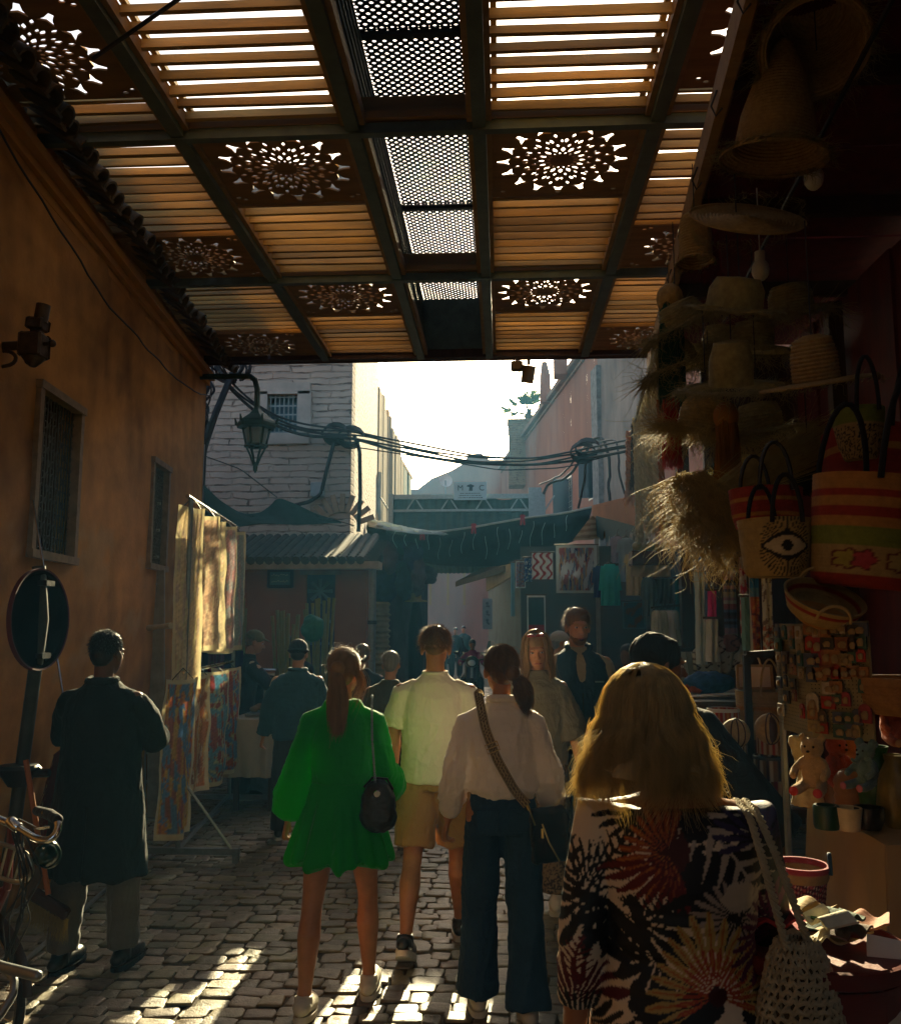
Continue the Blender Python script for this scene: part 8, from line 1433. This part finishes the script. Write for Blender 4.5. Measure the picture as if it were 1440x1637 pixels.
    # prints and towels
    def panel(label, px0, py0, px1, py1, Y, fn_, cat='textile', name='printed_textile', group=None, rot=0, wav=.02):
        a, b = P(px0, py0, Y), P(px1, py1, Y); T = thing(name, label, cat, (a+b)/2, group); m = MB(); W = b.x-a.x
        m.sheet(lambda U, V: (a.x+W*U, Y+rot*(U-.5)*W+wav*np.sin(U*14+V*2), a.z+(b.z-a.z)*V), max(24, int(abs(px1-px0)*1.3)), max(30, int(abs(py1-py0)*.9)), col=fn_, thick=.006); m.build('cloth', M_CLV, T); m = MB(); m.tube([(a.x-.02, Y-rot*.5*W, a.z+.01), (b.x+.02, Y+rot*.5*W, a.z+.01)], .008, 5); m.build('rod', M_DKW, T); return T
    def pat(base, cols, fx, fy, thr=.2, border=None, seed=1, kind=0):
        def g(U, V):
            c = np.empty(U.shape+(3,)); c[:] = base
            for i, q in enumerate(cols): f = fbm(np.stack([U*fx, V*fy], -1)+i*7, 1, seed+i, 3); c[f > thr+.0*i] = q
            if border: e = (U < .08) | (U > .92) | (V < .05) | (V > .95); c[e] = border
            return c
        return g
    def band(cols, n, seed=0):
        r = np.random.default_rng(seed); idx = r.integers(0, len(cols), n); C = np.array(cols)[idx]
        return lambda U, V: C[np.clip((V*n).astype(int), 0, n-1)]*(1+.1*np.sin(U*60))[..., None]
    wht = (.78, .82, .84)
    panel('large print of standing robed figures in a pale border', 888, 872, 955, 948, 10.4, pat((.16, .24, .36), [(.04, .06, .18), (.40, .28, .20), (.30, .14, .18), (.45, .5, .58)], 7, 1.6, .12, (.50, .58, .62), 3))
    panel('red and white zigzag textile beside the large print', 850, 884, 884, 926, 11.2, lambda U, V: np.where((np.abs(((U*3+.3*np.sin(V*14)) % 1)-.5) < .2)[..., None], (.40, .06, .09), wht)); panel('blue patterned textile between two white towels', 838, 892, 850, 930, 11.4, pat((.05, .14, .35), [wht], 4, 6, .3)); panel('white bordered patterned textile left of the blue one', 824, 897, 840, 940, 11.5, pat((.3, .3, .42), [(.12, .1, .22), (.4, .2, .2)], 5, 8, .2, wht))
    panel('narrow pale blue towel at the left end of the textiles', 816, 900, 823, 985, 11.7, lambda U, V: np.broadcast_to((.30, .62, .74), U.shape+(3,)))
    panel('framed dark poster with a red band below the zigzag textile', 842, 952, 872, 1012, 11.0, lambda U, V: np.where(((U < .07) | (U > .93) | (V < .04) | (V > .97))[..., None], wht, np.where((V > .78)[..., None], (.35, .04, .07), (.04, .10, .14))), 'poster', 'poster', wav=0)
    panel('dark framed picture on the stall back wall', 994, 962, 1032, 1005, 10.6, pat((.05, .10, .13), [(.16, .07, .05)], 2, 2, .1, (.12, .2, .22), 5), 'poster', 'poster', wav=0)
    panel('teal robe hanging deep in the stall', 1078, 925, 1112, 1018, 8.6, lambda U, V: np.broadcast_to((.015, .10, .12), U.shape+(3,))*(1+.5*np.sin(U*20))[..., None], 'robe', 'hanging_robe'); panel('dark brown robe beside the teal one', 1046, 925, 1076, 965, 8.9, lambda U, V: np.broadcast_to((.06, .05, .05), U.shape+(3,))*(1+.5*np.sin(U*26))[..., None], 'robe', 'hanging_robe')
    panel('lace edged cream cloth under the green globes', 1008, 904, 1072, 922, 7.8, lambda U, V: np.broadcast_to((.4, .36, .28), U.shape+(3,)), 'cloth', 'lace_cloth'); 
    Y = 7.8; T = thing('globe_shelf', 'brown wooden shelf carrying pale green globes', 'shelf', P(1040, 895, Y)); m = MB(); q = P(1040, 893, Y); m.box(q, (.36, .22, .12)); m.build('board', M_DKW, T)
    for i, px in enumerate((1018, 1029, 1040, 1051, 1063)): q = P(px, 873+4*(i % 2), Y-.05); m = MB(); m.ell(q, (.045, .045, .04), n=16); m.tube([q+Vector((0, 0, .03)), q+Vector((.01, 0, .06))], .006, 5); one('green_globe', m, mat('pale_green', (.28, .30, .20), .6, var=.3), '%s pale green globe from the left on the brown shelf' % ['first', 'second', 'third', 'fourth', 'fifth'][i], 'globe', 'pale green globes on the shelf')
    rug = [(.30, .10, .12), (.40, .34, .28), (.04, .03, .05), (.10, .12, .2), (.35, .2, .25), (.45, .4, .36), (.08, .04, .06)]
    panel('tall stack of striped rugs folded behind the pink scarf', 1153, 880, 1180, 1042, 6.6, band(rug, 34, 3), 'rugs', 'striped_rug', wav=.01)
    def sunset(U, V): c = np.empty(U.shape+(3,)); c[:] = (.02, .03, .10); c[V > .12] = (.02, .14, .28); c[V > .3] = (.10, .22, .26); c[V > .4] = (.45, .10, .03); f = fbm(np.stack([U*3, V*8], -1), 1, 3); c[(V > .42) & (f > .2)] = (.5, .22, .05); c[(V > .5) & (f < -.25)] = (.12, .02, .02); e = (U < .12) | (U > .9) | (V > .96) | (V < .02); c[e] = (.55, .5, .4); return c
    panel('red and white patterned cloth strip, left of the sunset canvas', 1181, 890, 1196, 1020, 5.2, pat((.45, .38, .33), [(.40, .03, .05)], 3, 6, .0)); panel('long canvas of a blue to orange sunset', 1196, 895, 1217, 1045, 4.95, sunset, 'painting', 'sunset_canvas'); panel('long pale canvas with brown brush marks beside the sunset', 1216, 892, 1238, 1042, 4.8, lambda U, V: np.where((fbm(np.stack([U*4, V*5], -1), 1, 8) > .22)[..., None], (.16, .10, .06), np.where((V > .72)[..., None]*(fbm(np.stack([U*4, V*9], -1), 1, 2) > 0)[..., None], (.45, .12, .05), (.56, .50, .34))), 'painting', 'tall_canvas')
    panel('pink scarf hanging over pale dresses', 1131, 945, 1146, 1000, 6.2, lambda U, V: np.broadcast_to((.75, .03, .24), U.shape+(3,)), 'scarf', 'pink_scarf', wav=.03); panel('pale grey dress hanging below the pink scarf', 1110, 915, 1130, 1062, 6.3, lambda U, V: np.broadcast_to((.50, .56, .55), U.shape+(3,)), 'dress', 'hanging_dress', wav=.04); panel('white fringed dress next to the rug stack', 1128, 990, 1150, 1058, 6.15, lambda U, V: np.broadcast_to((.62, .6, .54), U.shape+(3,)), 'dress', 'hanging_dress', wav=.04); panel('pale green sari cloth beside the sunset canvas', 1186, 955, 1198, 1040, 5.0, lambda U, V: np.broadcast_to((.12, .24, .2), U.shape+(3,)), 'cloth', 'green_cloth', wav=.03)
    # goods table with cushions, blanket and postcards
    Y = 6.0; T = thing('postcard_table', 'wooden table carrying cushions, a blue blanket and postcards', 'table', P(1145, 1120, Y)); a = P(1085, 1118, 5.6); b = P(1190, 1095, 6.7); m = MB(); zt = P(1140, 1110, 6.0).z; m.box(((a.x+b.x)/2+.1, 6.1, zt-.03), (.9, 1.2, .05)); m.build('tabletop', M_DKW, T)
    for sx in (-.38, .38):
        for sy in (-.5, .5): m = MB(); m.box(((a.x+b.x)/2+.1+sx, 6.1+sy, (zt-.05)/2), (.05, .05, zt-.05)); m.build('leg', M_DKW, T)
    r = random.Random(4); cn = ['first', 'second', 'third', 'fourth', 'fifth', 'sixth', 'seventh', 'eighth', 'ninth', 'tenth']
    for i in range(10): q = P(1106+i*7.5, 1120-5*(i % 2), 5.75); q.z = zt+.004+.002*i; m = MB(); m.box(q, (.12, .16, .003), rotm(0, 0, r.uniform(-.3, .3))); one('postcard', m, mat('card%d' % (i % 4), ((.35, .22, .12), (.3, .28, .2), (.28, .12, .08), (.2, .22, .24))[i % 4], .5, var=.4, scale=20), '%s postcard from the left on the wooden table' % cn[i], 'postcard', 'postcards on the wooden table')
    q = P(1138, 1090, 6.0); m = MB(); m.ell((q.x, 6.1, zt+.07), (.17, .13, .075), n=24); one('blue_blanket', m, mat('blue_wool', (.02, .07, .22), .9, var=.5, scale=18, bump=.6), 'folded bright blue blanket on the postcard table', 'blanket', voxel=.012, disp=lambda p: .012*fbm(p*12, 1, 3))
    q = P(1112, 1088, 6.1); m = MB(); m.ell((q.x, 6.1, zt+.05), (.08, .1, .055), n=16); one('red_cloth_heap', m, mat('red_cloth_heap_m', (.3, .06, .06), .9, var=.5, scale=18), 'small heap of red cloth left of the blue blanket', 'cloth', voxel=.012, disp=lambda p: .012*fbm(p*14, 1, 6))
    for i, (px, py, w_, col) in enumerate(((1130, 1058, .11, (.42, .38, .30)), (1148, 1052, .11, (.40, .36, .28)), (1166, 1050, .11, (.44, .40, .33)), (1146, 1030, .07, (.42, .34, .28)), (1168, 1028, .07, (.36, .16, .14)))):
        q = P(px, py, 6.5); m = MB(); m.box(q, (w_*2, .09, w_*1.9), rotm(-.25, .2*(i % 2), 0), bev=.03)
        def cz(p): return np.where((np.abs(((p[:, 0]-q.x)*9+np.abs(((p[:, 2]-q.z)*12) % 1-.5)*1.2) % 1-.5) < .09)[:, None], (.04, .03, .03), col)
        one('patterned_cushion', m, M_CLV, ('cream cushion with black zigzags, left of the front row', 'cream zigzag cushion in the middle of the front row', 'cream zigzag cushion at the right of the front row', 'small beige cushion in the back row', 'small pink cushion in the back row')[i], 'cushion', 'cushions piled on the table', voxel=.012, it=6, color=cz)
    # hanging dark goods on the left of the far alley, a rope barrel and a hat stand
    T = thing('goods_tower', 'tall stack of coiled tan baskets at the mouth of the far alley', 'basket stack', at(606, 13.8)); a = P(606, 962, 13.8); m = MB(); n = 26; pr = []
    for k in range(n): z = a.z*k/n; pr += [(.155, z+.004), (.175+.01*(k % 3), z+a.z/n*.5), (.155, z+a.z/n-.004)]
    m.lathe([(.001, .004)]+pr+[(.001, a.z)], (a.x, 13.8, 0), 24); m.build('coils', mat('tan_coil', (.30, .24, .12), .8, var=.4, scale=5, bump=.4), T)
    r = random.Random(21); cl = [(.02, .05, .07), (.05, .03, .03), (.03, .06, .05), (.08, .05, .06), (.02, .03, .08), (.10, .10, .10)]
    for i in range(12):
        px = 600+(i*37 % 88); py = (890 if i < 6 else 930)+r.uniform(-8, 8)-(px-598)*.05; Y = 13.6+r.uniform(0, 3); hh = r.uniform(.3, .7); q = P(px, py, Y); m = MB(); m.ell(q, (r.uniform(.10, .2), .1, hh/2), n=12); k = i % 6; side = ('high', 'low')[i > 5]
        one('hanging_bag', m, mat('dark_goods%d' % k, cl[k], .8, var=.5, scale=10), '%s bag hanging in the %s row over the left of the alley mouth' % (('teal', 'brown', 'green', 'plum', 'navy', 'grey')[k], ('upper', 'lower')[i > 5]), 'bag', 'dark bags hanging over the alley mouth', voxel=.03, disp=lambda p: .04*fbm(p*5, 1, i))
    T = thing('shop_awning', 'dark cloth shade over the bags at the left of the alley', 'awning', P(640, 870, 14.5)); m = MB(); m.sheet(lambda U, V: (P(578, 880, 14).x+1.15*U, 13.6+3.4*V, P(600, 866, 14).z+.1*np.sin(U*3)-.12*V+.02*np.sin(U*30)), 30, 10, thick=.02); m.build('cloth', M_BLKC, T)
    q = P(590, 925, 13.7); T = thing('wall_lantern', 'small brass lantern glinting at the alley mouth', 'lantern', q); m = MB(); m.lathe([(.02, -.16), (.06, -.14), (.06, .1), (.02, .16)], q, 6); m.build('cage', GOLD, T); m = MB(); m.tube([q+Vector((0, 0, .16)), q+Vector((.0, 0, .24)), q+Vector((.2, 0, .2))], .015, 6); m.build('arm', M_IRON, T)
    q = P(665, 962, 15.5); T = thing('hat_stand', 'straw hat on a dark stand in the far alley', 'hat', (q.x, q.y, 0)); m = MB(); m.lathe([(.2, 0), (.19, .02), (.1, .04), (.09, .14), (.001, .17)], q, 20); m.build('hat', M_STRAW, T); m = MB(); m.rings([(q.x, q.y, 0, .12, .12), (q.x, q.y, q.z*.75, .14, .12), (q.x, q.y, q.z-.02, .07, .06)], 16); m.build('stand', F_BLK, T)
garments()
# ---- warm and blue dusty air in the street
def haze():
    m = MB(); m.box((0, 55, 5.5), (154, 176, 13.1)); mt = bpy.data.materials.new('haze'); mt.use_nodes = True; t = mt.node_tree; t.nodes.remove(t.nodes['Principled BSDF'])
    v = t.nodes.new('ShaderNodeVolumePrincipled'); v.inputs['Color'].default_value = (.15, .50, .88, 1); v.inputs['Density'].default_value = .0017; v.inputs['Anisotropy'].default_value = .4; t.links.new(v.outputs[0], t.nodes['Material Output'].inputs['Volume'])
    o = m.build('haze', mt, smooth=False); o['kind'] = 'stuff'
haze()
